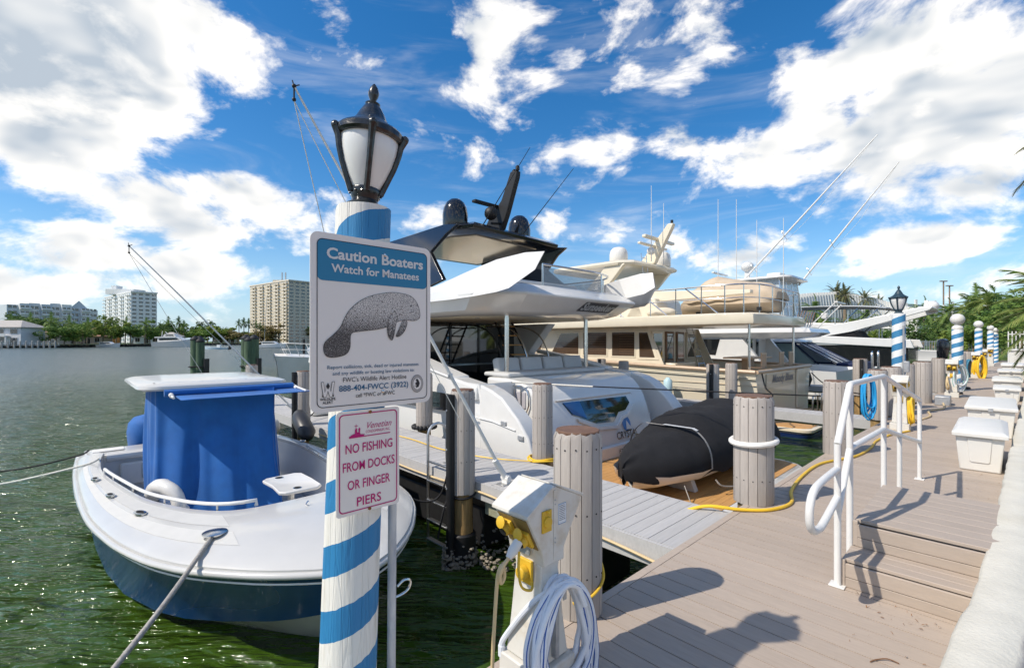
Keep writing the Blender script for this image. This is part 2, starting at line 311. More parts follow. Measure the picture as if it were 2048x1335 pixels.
def stripe_mat(name, pitch, duty, blue, white, wear=.5):
    m = mat(name, white, .55); nt = m.node_tree; L = nt.links; p = nt.nodes['Principled BSDF']; N = nt.nodes.new
    tc = N('ShaderNodeTexCoord'); sx = N('ShaderNodeSeparateXYZ'); L.new(tc.outputs['Object'], sx.inputs[0])
    def mm(op, a, b=None, cl=False):
        x = N('ShaderNodeMath'); x.operation = op; x.use_clamp = cl
        for i, q in enumerate((a, b)):
            if q is None: continue
            if isinstance(q, (int, float)): x.inputs[i].default_value = q
            else: L.new(q, x.inputs[i])
        return x.outputs[0]
    ns = N('ShaderNodeTexNoise'); ns.inputs['Scale'].default_value = 22; ns.inputs['Detail'].default_value = 6; L.new(tc.outputs['Object'], ns.inputs['Vector'])
    an = mm('DIVIDE', mm('ARCTAN2', sx.outputs[1], sx.outputs[0]), 2*PI)
    ph = mm('FRACT', mm('ADD', mm('SUBTRACT', mm('DIVIDE', sx.outputs[2], pitch), an), mm('ADD', mm('MULTIPLY', mm('SUBTRACT', ns.outputs['Fac'], .5), .10*wear), 49.82 if name == 'striped_paint' else 50.0)))
    isb = mm('LESS_THAN', ph, duty)
    mp = N('ShaderNodeMapping'); mp.inputs['Scale'].default_value = (26, 26, 2.2); L.new(tc.outputs['Object'], mp.inputs[0])
    gr = N('ShaderNodeTexNoise'); gr.inputs['Scale'].default_value = 1.6; gr.inputs['Detail'].default_value = 8; gr.inputs['Roughness'].default_value = .65; L.new(mp.outputs[0], gr.inputs['Vector'])
    mx = N('ShaderNodeMix'); mx.data_type = 'RGBA'; L.new(isb, mx.inputs[0]); mx.inputs[6].default_value = (*white, 1); mx.inputs[7].default_value = (*blue, 1)
    # weathering: bluish or grey wood where the paint has worn
    wr = N('ShaderNodeMapRange'); wr.inputs[1].default_value = .56; wr.inputs[2].default_value = .70; wr.inputs[4].default_value = wear; L.new(gr.outputs['Fac'], wr.inputs[0])
    m2 = N('ShaderNodeMix'); m2.data_type = 'RGBA'; L.new(wr.outputs[0], m2.inputs[0]); L.new(mx.outputs[2], m2.inputs[6]); 
    ag = N('ShaderNodeMix'); ag.data_type = 'RGBA'; L.new(isb, ag.inputs[0]); ag.inputs[6].default_value = (.55, .51, .42, 1); ag.inputs[7].default_value = (blue[0]*.55, blue[1]*.7, blue[2]*.8, 1); L.new(ag.outputs[2], m2.inputs[7]); L.new(m2.outputs[2], p.inputs['Base Color'])
    vo = N('ShaderNodeTexVoronoi'); vo.feature = 'DISTANCE_TO_EDGE'; vo.inputs['Scale'].default_value = 1.0; mv = N('ShaderNodeMapping'); mv.inputs['Scale'].default_value = (30, 30, 1.6); L.new(tc.outputs['Object'], mv.inputs[0]); L.new(mv.outputs[0], vo.inputs['Vector'])
    cr = mm('MULTIPLY', mm('MINIMUM', vo.outputs['Distance'], .05), 6)
    bp = N('ShaderNodeBump'); bp.inputs['Strength'].default_value = .7; bp.inputs['Distance'].default_value = .008; L.new(mm('ADD', gr.outputs['Fac'], cr), bp.inputs['Height']); L.new(bp.outputs[0], p.inputs['Normal'])
    return m
stripe = stripe_mat('striped_paint', .2348, .49, (.028, .205, .43), (.76, .74, .68))
stripef = stripe_mat('striped_paint_far', .30, .50, (.045, .21, .40), (.74, .76, .76), .35)
def hull_band(name, top, bands, rough=.2, coat=.6):
    # paint bands by height above the waterline (object z): bands [(z, colour)] below that height
    m = mat(name, top, rough, coat=coat); nt = m.node_tree; L = nt.links; p = nt.nodes['Principled BSDF']; N = nt.nodes.new
    tc = N('ShaderNodeTexCoord'); sx = N('ShaderNodeSeparateXYZ'); L.new(tc.outputs['Object'], sx.inputs[0]); rgb = N('ShaderNodeRGB'); rgb.outputs[0].default_value = (*top, 1); cur = rgb.outputs[0]
    for z, c in bands:
        lt = N('ShaderNodeMath'); lt.operation = 'LESS_THAN'; L.new(sx.outputs[2], lt.inputs[0]); lt.inputs[1].default_value = z
        mx = N('ShaderNodeMix'); mx.data_type = 'RGBA'; L.new(lt.outputs[0], mx.inputs[0]); L.new(cur, mx.inputs[6]); mx.inputs[7].default_value = (*c, 1); cur = mx.outputs[2]
    L.new(cur, p.inputs['Base Color']); return m
navyh = hull_band('navy_hull', (.003, .045, .165), [(.03, (.62, .62, .60))], .2, .1)
yhull = hull_band('white_hull', (.80, .79, .77), [(.10, (.02, .025, .05))])
chull = hull_band('cream_hull', (.76, .68, .53), [(.16, (.012, .03, .12))])
def manatee_mat():
    m = mat('manatee_print', (.3, .27, .25), .5); nt = m.node_tree; L = nt.links; p = nt.nodes['Principled BSDF']; N = nt.nodes.new
    tc = N('ShaderNodeTexCoord'); a = N('ShaderNodeTexNoise'); a.inputs['Scale'].default_value = 520; a.inputs['Detail'].default_value = 2; L.new(tc.outputs['Object'], a.inputs['Vector'])
    b = N('ShaderNodeTexVoronoi'); b.feature = 'DISTANCE_TO_EDGE'; b.inputs['Scale'].default_value = 130; b.inputs['Randomness'].default_value = 1; L.new(tc.outputs['Object'], b.inputs['Vector'])
    sx = N('ShaderNodeSeparateXYZ'); L.new(tc.outputs['Object'], sx.inputs[0])
    z = N('ShaderNodeMapRange'); z.inputs[1].default_value = .36; z.inputs[2].default_value = .26; z.inputs[3].default_value = .36; z.inputs[4].default_value = .62; L.new(sx.outputs[2], z.inputs[0])
    t = N('ShaderNodeMath'); t.operation = 'LESS_THAN'; L.new(a.outputs['Fac'], t.inputs[0]); L.new(z.outputs[0], t.inputs[1])
    e = N('ShaderNodeMath'); e.operation = 'LESS_THAN'; L.new(b.outputs['Distance'], e.inputs[0]); e.inputs[1].default_value = .045
    mxx = N('ShaderNodeMath'); mxx.operation = 'MAXIMUM'; L.new(t.outputs[0], mxx.inputs[0]); L.new(e.outputs[0], mxx.inputs[1])
    mx = N('ShaderNodeMix'); mx.data_type = 'RGBA'; L.new(mxx.outputs[0], mx.inputs[0]); mx.inputs[6].default_value = (.66, .62, .57, 1); mx.inputs[7].default_value = (.075, .065, .06, 1); L.new(mx.outputs[2], p.inputs['Base Color']); return m
manm = manatee_mat()
def water_mat():
    m = mat('water', (.03, .075, .02), .06, ior=1.333, spec=.5); nt = m.node_tree; L = nt.links; p = nt.nodes['Principled BSDF']; N = nt.nodes.new
    tc = N('ShaderNodeTexCoord'); g = N('ShaderNodeNewGeometry'); hs = None
    for sc, w, st, ro in ((.45, .50, (1, 2.2, 1), .5), (1.25, .42, (.9, 2.8, 1), -.12), (3.6, .17, (.8, 3.2, 1), -.2), (11, .022, (1, 2.2, 1), .1)):
        mp = N('ShaderNodeMapping'); mp.inputs['Scale'].default_value = st; mp.inputs['Rotation'].default_value = (0, 0, ro); L.new(g.outputs['Position'], mp.inputs[0])
        n = N('ShaderNodeTexNoise'); n.inputs['Scale'].default_value = sc; n.inputs['Detail'].default_value = 2.5; n.inputs['Roughness'].default_value = .45; n.inputs['Distortion'].default_value = .5; L.new(mp.outputs[0], n.inputs['Vector'])
        k = N('ShaderNodeMath'); k.operation = 'MULTIPLY'; L.new(n.outputs['Fac'], k.inputs[0]); k.inputs[1].default_value = w
        if hs is None: hs = k.outputs[0]
        else:
            q = N('ShaderNodeMath'); q.operation = 'ADD'; L.new(hs, q.inputs[0]); L.new(k.outputs[0], q.inputs[1]); hs = q.outputs[0]
    bp = N('ShaderNodeBump'); bp.inputs['Strength'].default_value = 1.0; bp.inputs['Distance'].default_value = .62; L.new(hs, bp.inputs['Height']); L.new(bp.outputs[0], p.inputs['Normal'])
    # silt: murkier patches of the water itself
    n = N('ShaderNodeTexNoise'); n.inputs['Scale'].default_value = .35; n.inputs['Detail'].default_value = 3; L.new(g.outputs['Position'], n.inputs['Vector'])
    mx = N('ShaderNodeMix'); mx.data_type = 'RGBA'; L.new(n.outputs['Fac'], mx.inputs[0]); mx.inputs[6].default_value = (.024, .056, .003, 1); mx.inputs[7].default_value = (.042, .080, .008, 1); 
    # open channel: rougher for fine wind ripples, blue-grey sky reflection put into the colour
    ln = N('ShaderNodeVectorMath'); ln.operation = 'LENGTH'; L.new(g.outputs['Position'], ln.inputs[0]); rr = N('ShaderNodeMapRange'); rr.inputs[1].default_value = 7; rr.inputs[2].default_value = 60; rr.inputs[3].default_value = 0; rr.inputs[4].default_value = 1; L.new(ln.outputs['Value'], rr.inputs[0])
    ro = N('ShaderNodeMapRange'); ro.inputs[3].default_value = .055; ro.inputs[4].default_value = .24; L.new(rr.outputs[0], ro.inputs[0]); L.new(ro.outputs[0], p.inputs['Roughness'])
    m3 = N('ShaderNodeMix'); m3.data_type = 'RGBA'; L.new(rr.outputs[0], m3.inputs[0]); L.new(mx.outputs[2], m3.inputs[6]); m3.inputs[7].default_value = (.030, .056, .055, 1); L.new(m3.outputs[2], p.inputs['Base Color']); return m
waterm = water_mat()
# ------------------------------------------------------------------ the setting
WZ = -.95
def water():
    mb = MB(); nr, na = 240, 300; rr = [1.0*(1.0305**i) for i in range(nr)]
    k = np.array([(1.3, .9, .012, .3), (2.1, -.6, .009, 1.9), (-.9, 2.4, .010, 4.), (3.7, 1.6, .005, 2.2), (.35, .5, .03, .5), (.18, .42, .04, 1.1), (5.2, -3.1, .0035, .7), (4.1, 5.5, .003, 3.3)])
    vs = []
    for i in range(nr):
        for j in range(na):
            a = R(-40)+R(260)*j/(na-1); x, y = rr[i]*math.cos(a), rr[i]*math.sin(a)
            fade = min(1, 12/rr[i]) if rr[i] > 12 else 1
            z = sum(q[2]*math.sin(q[0]*x+q[1]*y+q[3]) for q in k)*fade
            vs.append((x, y, WZ+z*.9))
    mb.add(vs, [(i*na+j, (i+1)*na+j, (i+1)*na+j+1, i*na+j+1) for i in range(nr-1) for j in range(na-1)])
    # the sheet runs on beyond to the horizon
    b = len(mb.v); far = [(4500*math.cos(R(-40)+R(260)*j/(na-1)), 4500*math.sin(R(-40)+R(260)*j/(na-1)), WZ) for j in range(na)]
    mb.v += far
    for j in range(na-1): mb.f.append(((nr-1)*na+j, b+j, b+j+1, (nr-1)*na+j+1)); mb.m.append(0)
    tag(mb.build('water', waterm, smooth=180), kind='structure')
water()
def ve(u): return 1.79-max(0, u-9)*.0377
WU = [-6, 1.5, 2.47, 2.88, 3.2, 3.71, 5.45, 6.67, 9, 60]; WV = [.40, .185, .165, .15, .11, .075, .01, -.03, -.11, -2.05]
def vw(u): return interp(u, WU, WV)
# --- main dock: one board after another, a border board and a fascia at the water side
dock = thing('dock', None, None, (0, 0, 0), kind='structure')
pw = .1425
plank_me = {}
for i in range(300):
    u0 = .6+i*pw; u1 = u0+pw-.006
    a0, b0 = vw(u0)-.02, ve(u0)-.062; mb = MB()
    mb.add([(0, a0-vw(u0), -.03), (pw-.006, a0-vw(u0), -.03), (pw-.006, b0-vw(u0), -.03), (0, b0-vw(u0), -.03), (0.001, a0-vw(u0), 0), (pw-.007, a0-vw(u0), 0), (pw-.007, b0-vw(u0), 0), (.001, b0-vw(u0), 0)],
           [(3, 2, 1, 0), (4, 5, 6, 7), (0, 1, 5, 4), (1, 2, 6, 5), (2, 3, 7, 6), (3, 0, 4, 7)])
    o = mb.build('plank', deckm, None, smooth=0); o.parent = dock; o.location = (u0, vw(u0), random.uniform(-.0012, .0012))
for i in range(14):
    u0 = .6+i*3.05; mb = MB(); a, b = u0, u0+3.045
    mb.add([(a, ve(a)-.058, -.03), (b, ve(b)-.058, -.03), (b, ve(b), -.03), (a, ve(a), -.03), (a, ve(a)-.058, .001), (b, ve(b)-.058, .001), (b, ve(b), .001), (a, ve(a), .001)], [(3, 2, 1, 0), (4, 5, 6, 7), (0, 1, 5, 4), (1, 2, 6, 5), (2, 3, 7, 6), (3, 0, 4, 7)])
    mb.build('border_board', deckm, dock, smooth=0)
    mb = MB(); mb.add([(a, ve(a)-.035, -.26), (b, ve(b)-.035, -.26), (b, ve(b)-.003, -.26), (a, ve(a)-.003, -.26), (a, ve(a)-.035, -.032), (b, ve(b)-.035, -.032), (b, ve(b)-.003, -.032), (a, ve(a)-.003, -.032)], [(3, 2, 1, 0), (4, 5, 6, 7), (0, 1, 5, 4), (1, 2, 6, 5), (2, 3, 7, 6), (3, 0, 4, 7)])
    mb.build('fascia_board', pierm, dock, smooth=0)
mb = MB()
for k in range(4):
    for a in range(15):
        u0 = .6+a*3; f = .12+.27*k; v0 = lerp(f, vw(u0), ve(u0)); v1 = lerp(f, vw(u0+3), ve(u0+3))
        mb.add([(u0, v0-.04, -.28), (u0+3, v1-.04, -.28), (u0+3, v1+.04, -.28), (u0, v0+.04, -.28), (u0, v0-.04, -.034), (u0+3, v1-.04, -.034), (u0+3, v1+.04, -.034), (u0, v0+.04, -.034)], [(3, 2, 1, 0), (4, 5, 6, 7), (0, 1, 5, 4), (1, 2, 6, 5), (2, 3, 7, 6), (3, 0, 4, 7)])
mb.build('joist', treated, dock, smooth=0)
# far stretch of the dock and the bulkhead under it
mb = MB(); mb.add([(43.4, vw(43.4), 0), (58, vw(58), 0), (58, ve(58), 0), (43.4, ve(43.4), 0), (43.4, vw(43.4), -.3), (58, vw(58), -.3), (58, ve(58), -.3), (43.4, ve(43.4), -.3)], [(0, 1, 2, 3), (7, 6, 5, 4), (3, 2, 6, 7), (0, 3, 7, 4), (1, 2, 6, 5)])
mb.build('far_deck', deckm, dock, smooth=0)
# --- seawall with a rough plaster cap
def wall():
    t = thing('seawall', 'rough white plastered seawall along the land side of the dock', 'wall', (0, 0, 0))
    mb = MB(); us = list(np.linspace(-4, 12, 130))+list(np.linspace(12.6, 58, 40)); rings = []
    rn = random.Random(3)
    for u in us:
        w = vw(u)+rn.uniform(-.006, .006); wd = .215+rn.uniform(-.008, .008); h = .372+rn.uniform(-.004, .004)
        rings.append([(u, w, -2), (u, w, h-.02), (u, w-.018, h), (u, w-.10, h+.004), (u, w-wd+.02, h), (u, w-wd, h-.02), (u, w-wd, -2)])
    mb.loft(rings, caps=False, ring_closed=False); mb.build('wall_cap', plaster, t, smooth=50)
wall()
# --- land: ground sheet to the horizon on the right, brick path beside the wall
mb = MB(); us = [-40, -4, 3, 9, 58, 62]
vs = [(u, vw(u)-.19, .30) for u in us]; far = [(-40, -300, .30), (-4, -400, .30), (3, -600, .3), (9, -900, .30), (600, -900, .30), (900, -600, .30)]
mb.add(vs+far, [(i, 6+i, 7+i, i+1) for i in range(5)])
dockmesh('ground', mb, sand, kind='structure', smooth=0)
mb = MB(); mb.add([(58, vw(58)+.4, .302), (900, -600, .302), (1500, 900, .302), (700, 900, .302), (100, 45, .302), (62, 24, .302), (58, ve(58)+1, .302)], [(0, 1, 2, 3, 4, 5, 6)])
mb.add([(58, ve(58)+1, .302), (62, 24, .302), (100, 45, .302), (700, 900, .302), (700, 900, -2), (100, 45, -2), (62, 24, -2), (58, ve(58)+1, -2)], [(0, 1, 6, 7), (1, 2, 5, 6), (2, 3, 4, 5)])
mb.add([(58, vw(58)+.4, .302), (58, ve(58)+1, .302), (58, ve(58)+1, -2), (58, vw(58)+.4, -2)], [(0, 1, 2, 3)])
dockmesh('lawn', mb, lawn, kind='structure', smooth=0)
path = thing('brick_path', None, None, (0, 0, 0), kind='structure')
def brick_sheet():
    m = mat('brick_paving', (.33, .13, .07), .85); nt = m.node_tree; L = nt.links; tc = nt.nodes.new('ShaderNodeTexCoord'); b = nt.nodes.new('ShaderNodeTexBrick'); b.inputs['Scale'].default_value = 1; b.inputs['Brick Width'].default_value = .2; b.inputs['Row Height'].default_value = .105; b.inputs['Mortar Size'].default_value = .006
    b.inputs['Color1'].default_value = (.34, .14, .075, 1); b.inputs['Color2'].default_value = (.25, .095, .05, 1); b.inputs['Mortar'].default_value = (.16, .13, .10, 1); L.new(tc.outputs['Object'], b.inputs['Vector']); L.new(b.outputs['Color'], nt.nodes['Principled BSDF'].inputs['Base Color']); return m
mb = MB(); us = [-5, 1.1, 2.5, 3.7, 5.5, 9, 30, 56]; mb.loft([[(u, vw(u)-.2, .306), (u, vw(u)-5.5, .306)] for u in us], ring_closed=False, caps=False); mb.build('far_paving', brick_sheet(), path, smooth=0)
bm_me = None
for i in range(40):
    for j in range(5):
        u = 1.2+i*.105; v = vw(u)-.225-.105-j*.21-(.105 if i % 2 else 0)
        if bm_me is None: bm_me = MB().box((0, 0, 0), (.098, .2, .06)).mesh('brick', brick, 0)
        o = bpy.data.objects.new('brick', bm_me); COL.objects.link(o); o.parent = path; o.location = (u, v, .306+random.uniform(-.004, .004)); o.rotation_euler = (0, 0, R(-2)+random.uniform(-.01, .01))
# --- finger piers
def pier(name, label, u0, u1, v0, v1, z, width=.125, fasc=.2):
    t = thing(name, label, 'pier', ((u0+u1)/2, v0, z), group='finger piers'); n = int((v1-v0)/width); me = None
    for i in range(n):
        if me is None: me = MB().box((0, 0, 0), (u1-u0, width-.005, .03)).mesh('plank', pierm, 0)
        o = bpy.data.objects.new('plank', me); COL.objects.link(o); o.parent = t; o.location = (random.uniform(-.004, .004), (i+.5)*width, -.015+random.uniform(-.001, .001))
    L = v0+n*width
    for s, u in ((0, u0), (1, u1)):
        MB().b2((u-.035 if not s else u+.003, v0, z-fasc), (u-.003 if not s else u+.035, L, z-.004)).build('fascia_board', pierm, t, smooth=0)
    MB().b2((u0, L+.002, z-fasc), (u1, L+.034, z-.004)).build('end_board', pierm, t, smooth=0)
    for k in (.18, .5, .82): MB().b2((lerp(k, u0, u1)-.04, v0, z-.26), (lerp(k, u0, u1)+.04, L-.05, z-.034)).build('stringer', treated, t, smooth=0)
    return t
P1 = pier('finger_pier', 'wide grey plank finger pier running out beside the blue boat', 3.535, 4.62, 1.80, 16.5, -.012)
P2 = pier('finger_pier', 'narrow grey finger pier between the white yacht and the cream trawler', 12.35, 13.0, 1.62, 15, -.02, .14)
P3 = pier('finger_pier', 'far finger pier between the cream trawler and the sportfishing boat', 20.2, 20.9, 1.32, 14, -.02, .28)
# pale hose along the near edge of the first pier
mb = MB(); mb.tube(spline([(3.47, 1.9, -.16), (3.475, 2.4, -.12), (3.48, 3.0, -.10), (3.47, 3.5, -.13), (3.475, 4.2, -.11), (3.47, 5.5, -.14), (3.475, 7, -.12), (3.47, 9, -.13)], 8), .013, 6)
dockmesh('water_hose', mb, cord, 'pale hose clipped under the near edge of the wide finger pier', 'hose')
# ------------------------------------------------------------------ pilings clad in grey slats
def piling_proto(r, zb, n=14):
    t = thing('dock_piling', 'x', 'piling', (0, 0, 0), dock=False)
    h = 1.09-zb
    MB().lathe([(r*.86, zb), (r*.86, 1.085)], 16).build('core', dark, t)
    w = 2*r*math.tan(PI/n)*.93
    sm = MB(); P = [(r-.022, -w*.46), (r, -w/2), (r+.003, 0), (r, w/2), (r-.022, w*.46)]
    sm.loft([[(p[0], p[1], zb) for p in P], [(p[0], p[1], 1.055) for p in P], [(p[0]-.018, p[1]*.93, 1.095) for p in P]])
    for zz in (1.0, .62, .25): sm.box((r+.004, 0, zz), (.004, .008, .008), m=1)
    me = sm.mesh('slat', [slatm, dark], 30)
    for i in range(n):
        o = bpy.data.objects.new('slat', me); COL.objects.link(o); o.parent = t; o.rotation_euler = (0, 0, 2*PI*i/n); o.location = (0, 0, random.uniform(-.006, .006))
    MB().lathe([(r*.93, 1.07), (r*.93, 1.098), (r*.90, 1.103), (.004, 1.106)], n).build('cap', capm, t, smooth=20)
    MB().lathe([(r*.84, -3), (r*.86, -.55), (r*.82, -.5), (r*.82, zb+.01)], 14).build('timber', pilew, t)
    return t
plist = [  # u, v, radius, top, cladding bottom, label
 (2.275, 1.80, .146, 1.105, 0, 'tall grey slatted piling right behind the white power pedestal'),
 (5.13, 1.76, .185, 1.09, 0, 'grey slatted piling with a white rope ring around it'),
 (8.2, 1.66, .170, 1.07, 0, 'grey slatted piling behind the white handrail at the dock edge'),
 (4.80, 4.42, .140, 1.06, 0, 'grey slatted piling with a yellow hose coiled round its foot'),
 (3.385, 4.40, .142, 1.08, -.14, 'grey slatted piling above bare timber, next to the pier ladder'),
 (4.84, 7.47, .150, 1.05, 0, 'grey slatted piling with dark rope round its base beside the white yacht hull'),
 (3.385, 9.59, .130, 1.06, -.05, 'grey slatted piling behind the blue boat awning'),
 (3.385, 13.2, .135, 1.05, -.05, 'farthest grey slatted piling out beyond the blue boat'),
 (13.12, 9.36, .15, 1.05, 0, 'dark sided piling beyond the aft rail of the white yacht'),
 (12.22, 7.9, .15, 1.05, 0, 'grey piling seen between white yacht and trawler hull'),
 (12.23, 5.2, .155, 1.06, 0, 'piling with a black rubber strip on the narrow pier'),
 (13.12, 5.07, .15, 1.06, 0, 'plain grey piling on the trawler side of the narrow pier'),
 (12.40, 1.79, .17, 1.05, 0, 'grey piling beside the hanging bright blue hose'),
 (13.3, 1.68, .19, 1.08, 0, 'broad grey piling just left of the second lamp post'),
 (14.9, 1.60, .17, 1.10, 0, 'grey piling just right of the second lamp post'),
 (16.7, 1.45, .20, 1.10, 0, 'grey piling with a black line tied around its middle'),
 (20.4, 1.38, .17, 1.10, 0, 'grey piling wrapped by a black band near the second pedestal'),
 (17.5, 2.95, .18, 1.12, 0, 'piling standing out in front of the blue canvas cruiser'),
 (25.4, 1.22, .17, 1.15, 0, 'first of three pilings past the ball topped pole'),
 (27.4, 1.15, .17, 1.15, 0, 'second of three pilings past the ball topped pole'),
 (29.9, 1.02, .18, 1.18, 0, 'third of three pilings past the ball topped pole'),
]
protos = {}
for (u, v, r, top, zb, lab) in plist:
    k = zb
    if k not in protos: t = piling_proto(.15, zb); protos[k] = (t, kids(t), [False])
    t, ch, used = protos[k]
    o = t if not used[0] else copy_tree(t, None, ch); used[0] = True
    o.location = D(u, v, 0); o.rotation_euler = (0, 0, random.random()*.4); o.scale = (r/.15, r/.15, top/1.10); o['label'] = lab; o['group'] = 'slatted dock pilings'
def rub(name, u, v, r, z0, z1, a, label):   # black rubbing strip / pipe with bolts strapped to a piling
    t = thing(name, label, 'rub strip', (u, v, z0)); du, dv = math.cos(a), math.sin(a); b = Matrix.Rotation(a, 3, 'Z')
    mb = MB(); c = Vector((u+du*(r+.035), v+dv*(r+.035), 0))
    mb.tube([c+Vector((0, 0, z0)), c+Vector((0, 0, z1))], .05, 14); mb.build('pipe', blackm, t)
    mb = MB(); z = z0+.35
    while z < z1: mb.box(c+Vector((du*.05, dv*.05, z)), (.012, .02, .02), b); z += .45
    mb.build('bolt', galv, t)
rub('rubbing_pipe', 3.385, 4.40, .142, -1.3, 1.03, R(178), 'black rubbing pipe strapped to the timber piling by the ladder')
rub('rubbing_pipe', 3.385, 9.59, .13, -.9, 1.04, R(175), 'black rubbing pipe on the piling behind the blue boat')
rub('rubbing_pipe', 12.23, 5.2, .13, -.9, 1.05, R(190), 'black rubbing strip on the narrow pier piling')
rub('rubbing_pipe', 17.5, 2.95, .16, -.9, 1.1, R(200), 'black rubbing strip on the piling by the blue canvas cruiser')
rub('rubbing_pipe', 13.12, 9.36, .12, -.9, 1.05, R(190), 'black rubbing strip on the piling past the white yacht rail')
# timber piles in black wrap under the ladder piling, oysters at the waterline
mb = MB().lathe([(.155, -2.5), (.155, -.62), (.14, -.6)], 18, (3.385, 4.40, 0)); dockmesh('pile_wrap', mb, blackm, 'black plastic wrap round the foot of the timber piling', 'pile wrap')
mb = MB(); rn = random.Random(5)
for i in range(420):
    a = rn.uniform(0, 2*PI); q = rn.choice([(3.385, 4.40, .16), (3.18, 4.41, .06), (3.385, 4.40, .16), (3.7, 4.1, .22)]); z = -.98+abs(rn.gauss(0, .12)); s = rn.uniform(.012, .034)
    c = (q[0]+math.cos(a)*q[2], q[1]+math.sin(a)*q[2], z)
    mb.ball(c, s, 6, 4, (rn.uniform(.6, 1.2), rn.uniform(.6, 1.2), rn.uniform(.4, .9)))
dockmesh('oyster_crust', mb, shell, 'crust of pale oysters on the piling foot at the waterline', 'oysters', 'stuff')
mb = MB(); mb.box((3.62, 4.02, -.30), (.06, .42, .2)); dockmesh('cross_beam', mb, treated, 'short greenish timber beam bolted beside the piling', 'beam', smooth=0)
mb = MB(); mb.box((4.05, 3.3, -.62), (.7, 1.1, .5)).box((4.05, 5.6, -.66), (.7, 2.4, .5)); dockmesh('pier_float', mb, blackm, 'black float blocks in the shade beneath the wide finger pier', 'float', bevel=.03)
# ------------------------------------------------------------------ striped lamp post with lamp
def lamp(t, c, s, im, tilt):
    Rm = Matrix.Rotation(tilt[0], 3, 'Y') @ Matrix.Rotation(tilt[1], 3, 'X'); c = Vector(c)
    def L(prof, n=24): return MB().lathe([(r*s, z*s) for r, z in prof], n, c, ax=Rm)
    L([(.07, 0), (.072, .012), (.058, .02), (.05, .035), (.056, .05), (.062, .07), (.06, .078)]).build('cup', im, t)
    L([(.056, .078), (.078, .12), (.098, .17), (.112, .22), (.118, .262), (.117, .28)], 32).build('globe', lampg, t)
    rf = L([(.128, .275), (.136, .285), (.136, .305), (.128, .315), (.122, .318), (.095, .335), (.075, .352), (.062, .37), (.05, .395), (.036, .42), (.028, .43), (.03, .437), (.018, .445)], 32).build('roof', im, t)
    L([(.010, .44), (.012, .452), (.020, .47), (.022, .485), (.016, .505), (.004, .522)], 12).build('finial', im, rf)
    for i in range(5):
        a = 2*PI*i/5+.55; pr = [(.060, .06), (.084, .12), (.104, .17), (.118, .22), (.125, .262), (.138, .292)]
        mb = MB(); mb.tube([c+Rm @ Vector((r*s*math.cos(a), r*s*math.sin(a), z*s)) for r, z in pr], [.012*s, .012*s, .012*s, .013*s, .014*s, .016*s], 8)
        mb.ball(c+Rm @ Vector((.14*s*math.cos(a), .14*s*math.sin(a), .298*s)), .017*s, 8, 6); mb.build('rib', im, t)
    for i in range(14):
        a = 2*PI*i/14
        MB().ball(c+Rm @ Vector((.061*s*math.cos(a), .061*s*math.sin(a), .058*s)), .0045*s, 6, 4).build('rivet', im, t)
LP = thing('lamp_post', 'blue and white striped timber lamp post with black lantern nearest the camera', 'lamp post', (.772, 1.715, -2.2), group='striped dock poles')
mb = MB(); n = 40; rn = random.Random(9)
kk = 60; rings = []
for i in range(kk+1):
    z = -2.2+(2.165+2.2)*i/kk; lean = (z-.8)*.036
    rings.append([(.785+lean+(.106-.002*(z))*(1+.02*math.sin(5*j+z*2))*math.cos(2*PI*j/n), 1.715+(.106-.002*z)*(1+.015*math.sin(3*j-z))*math.sin(2*PI*j/n), z) for j in range(n)])
mb.loft(rings); po = mb.build('pole', stripe, LP, smooth=60)
lamp(LP, (.836, 1.715, 2.165), .97, iron, (.085, 0))
mb = MB(); mb.tube([(.928, 1.70, -2), (.95, 1.70, 1.02)], .017, 12); mb.build('conduit', mat('worn_blue_conduit', (.55, .55, .54), .5, var=.15, scale=20, dirt=(.10, .16, .30), dirt_amt=.7, dirt_scale=9, stretch=(1, 1, .25)), LP)
mb = MB(); mb.tube(spline([(.94, 1.715, .60), (1.0, 1.715, .60), (1.035, 1.715, .615), (1.04, 1.715, .645), (1.01, 1.715, .655), (.98, 1.715, .64)], 5), .005, 8); mb.build('hook', steel, LP)
# ------------------------------------------------------------------ signs
RT = (1, 0, 0); UP = (0, 0, 1)
def rrect(u0, u1, z0, z1, r, v, n=5):
    P = []
    for cx, cz, a0 in ((u1-r, z0+r, -90), (u1-r, z1-r, 0), (u0+r, z1-r, 90), (u0+r, z0+r, 180)):
        for i in range(n+1): a = R(a0+90*i/n); P.append((cx+r*math.cos(a), v, cz+r*math.sin(a)))
    return P
def ring(mb, outer, inner, m=0):
    n = len(outer); mb.add(outer+inner, [(i, (i+1) % n, n+(i+1) % n, n+i) for i in range(n)], m)
V1 = 1.592
SG = thing('manatee_sign', 'white and blue sign with a manatee drawing, Caution Boaters', 'sign', (.82, V1, 1.41))
MB().slab(rrect(.584, 1.060, 1.407, 2.022, .028, V1), (0, .003, 0)).build('panel', signw, SG, smooth=0)
MB().slab(rrect(.606, 1.043, 1.858, 2.000, .020, V1-.0012), (0, .0008, 0)).build('blue_header', signb, SG, smooth=0)
mb = MB(); ring(mb, rrect(.6055, 1.0435, 1.4225, 2.0005, .020, V1-.0016), rrect(.608, 1.041, 1.425, 1.998, .018, V1-.0016)); mb.build('border_line', ink, SG, smooth=0)
